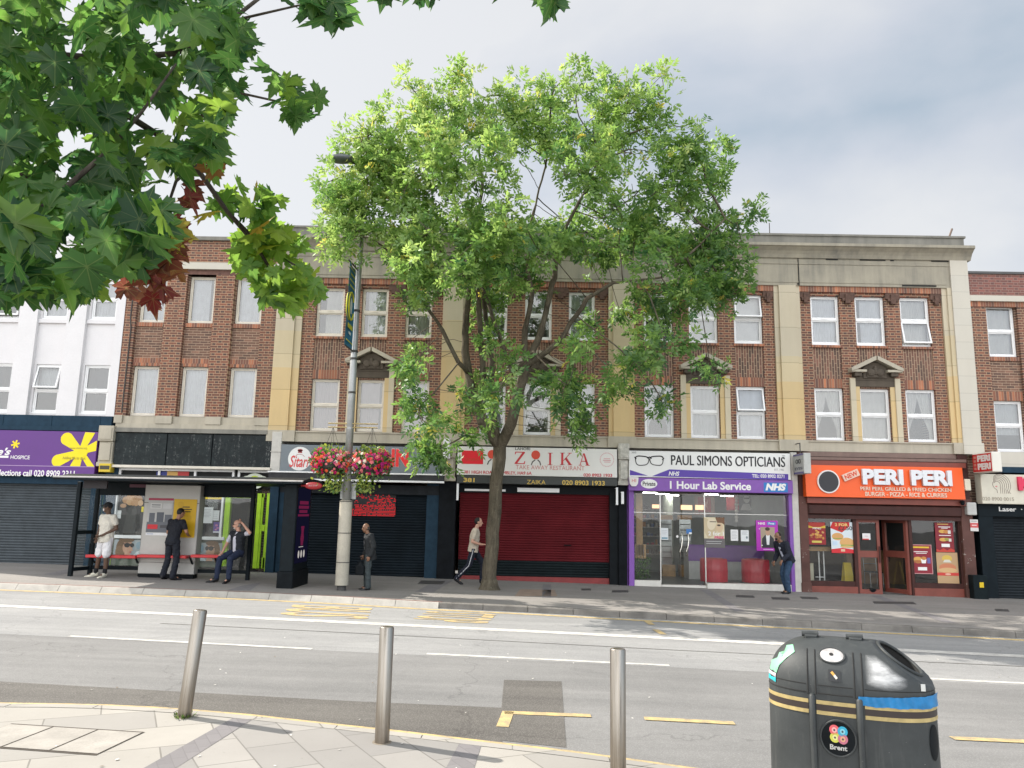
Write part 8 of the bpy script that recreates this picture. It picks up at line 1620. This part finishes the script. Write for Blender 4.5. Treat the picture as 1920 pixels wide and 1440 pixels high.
def maple(px, py, y, size, tint, drop=.55):
    n = len(px); P0 = np.array([mp_(a, b, c)[:] for a, b, c in zip(px, py, y)])
    tip = unit(np.stack([RG.normal(.1, .55, n), RG.normal(-.05, .5, n), RG.normal(-drop, .42, n)], 1)); nm = unit(np.stack([RG.normal(0, .45, n), RG.normal(-.55, .5, n), RG.normal(.55, .5, n)], 1)); sd = unit(np.cross(tip, nm)); nm = np.cross(sd, tip)
    loc = np.stack([np.concatenate([mlf[:, 0], [0]]), np.concatenate([mlf[:, 1], [.3]])], 1); bend = RG.uniform(-.25, .45, n)
    w_ = np.abs(loc[:, 0]); V = P0[:, None]+size[:, None, None]*(loc[None, :, :1]*sd[:, None]*RG.uniform(.85, 1.15, n)[:, None, None]+loc[None, :, 1:2]*tip[:, None]+(-.35*w_[None]**1.2+.0-bend[:, None]*loc[None, :, 1]**2*.6+RG.normal(0, .018, (n, K+1)))[..., None]*nm[:, None]); V -= (size[:, None]*tip*.45)[:, None]
    return V, tint
MPOLY = [(-60, -60), (470, -60), (520, -20), (500, 20), (470, 40), (490, 90), (530, 130), (490, 140), (600, 190), (590, 235), (560, 245), (500, 190), (430, 165), (440, 230), (395, 255), (430, 290), (400, 330), (340, 330), (300, 300), (320, 400), (300, 470), (270, 500), (230, 500), (170, 525), (150, 570), (100, 540), (60, 570), (0, 560), (-60, 560)]
def mdens(p): d = np.full(len(p), 1.0); d = np.where(cl_noise(p, 30, .7)*cl_noise(p, 17, 2.2) < .15, .08, d); d = np.where((np.hypot(p[:, 0]-120, p[:, 1]-320) < 32), .05, d); d = np.where((abs(p[:, 0]-300) < 30) & (abs(p[:, 1]-345) < 30), .2, d); return d
NM = 900; mpx = sample(NM, MPOLY, (-60, 600, -60, 560), mdens)
yy = np.where(mpx[:, 1] > 400, RG.uniform(2.1, 3.0, NM), RG.uniform(2.5, 4.1, NM)); yy = np.where(mpx[:, 0] > 440, RG.uniform(3.2, 3.8, NM), yy)
tn = np.clip(.30+RG.normal(0, .13, NM), .02, .56); VV = [maple(mpx[:, 0], mpx[:, 1], yy, RG.uniform(.115, .195, NM), tn)]
def extra(poly, n, y0, y1, t0, ts, s0, s1, box, drop=.5): p = sample(n, poly, box, lambda q: np.ones(len(q))); VV.append(maple(p[:, 0], p[:, 1], RG.uniform(y0, y1, n), RG.uniform(s0, s1, n), np.clip(RG.normal(t0, ts, n), 0, 1), drop))
extra([(440, 440), (500, 425), (560, 440), (600, 540), (560, 590), (520, 570), (480, 530), (450, 500), (430, 470)], 110, 3.7, 4.1, .57, .06, .11, .17, (430, 600, 425, 590)); extra([(400, 330), (470, 350), (520, 380), (500, 420), (430, 410), (390, 380)], 16, 3.6, 3.9, .5, .1, .13, .18, (380, 530, 320, 430)); extra([(210, 430), (330, 420), (345, 480), (310, 555), (280, 575), (230, 545)], 34, 2.8, 3.4, .84, .07, .12, .19, (200, 350, 410, 580)); extra([(350, 270), (400, 290), (400, 400), (300, 410), (330, 340)], 9, 3.3, 3.6, .84, .06, .11, .16, (290, 410, 260, 420)); extra([(600, -10), (660, 20), (640, 45), (560, 40), (540, 0)], 12, 3.2, 3.4, .3, .08, .15, .2, (530, 665, -15, 50)); extra([(1000, -25), (1070, -5), (1050, 22), (1020, 15)], 5, 3.05, 3.2, .25, .08, .15, .18, (990, 1075, -25, 25)); extra([(-700, -500), (-60, -400), (-60, 480), (-300, 520), (-700, 200)], 190, 2.3, 3.6, .30, .1, .13, .2, (-700, -60, -500, 520)); extra([(-60, -450), (650, -450), (600, -60), (-60, -60)], 110, 2.6, 3.8, .30, .1, .13, .2, (-60, 650, -450, -60)); extra([(700, -30), (960, -30), (950, -12), (720, -8)], 10, 3.05, 3.2, .25, .08, .14, .18, (690, 970, -35, -5))
Vm = np.concatenate([v for v, t in VV]); Tm = np.concatenate([t for v, t in VV])
m_maple = leafmat('maple_leaf', ((0, (.014, .055, .022)), (.3, (.048, .130, .030)), (.5, (.115, .24, .036)), (.68, (.27, .37, .045)), (.76, (.34, .24, .03)), (.82, (.17, .06, .03)), (.90, (.12, .030, .022)), (.96, (.17, .018, .018)), (1, (.4, .03, .02))), .64, .02, .4)
fcs = np.array([[i, (i+1) % K, K] for i in range(K)]); mc_ = mesh_np('crown', Vm, K+1, m_maple, mt, Tm, faces=fcs); mc_.data.attributes.new('vein', 'FLOAT', 'POINT').data.foreach_set('value', np.tile(VEIN, len(Vm)).astype(np.float32)); mc_.data.polygons.foreach_set('use_smooth', [True]*len(mc_.data.polygons))
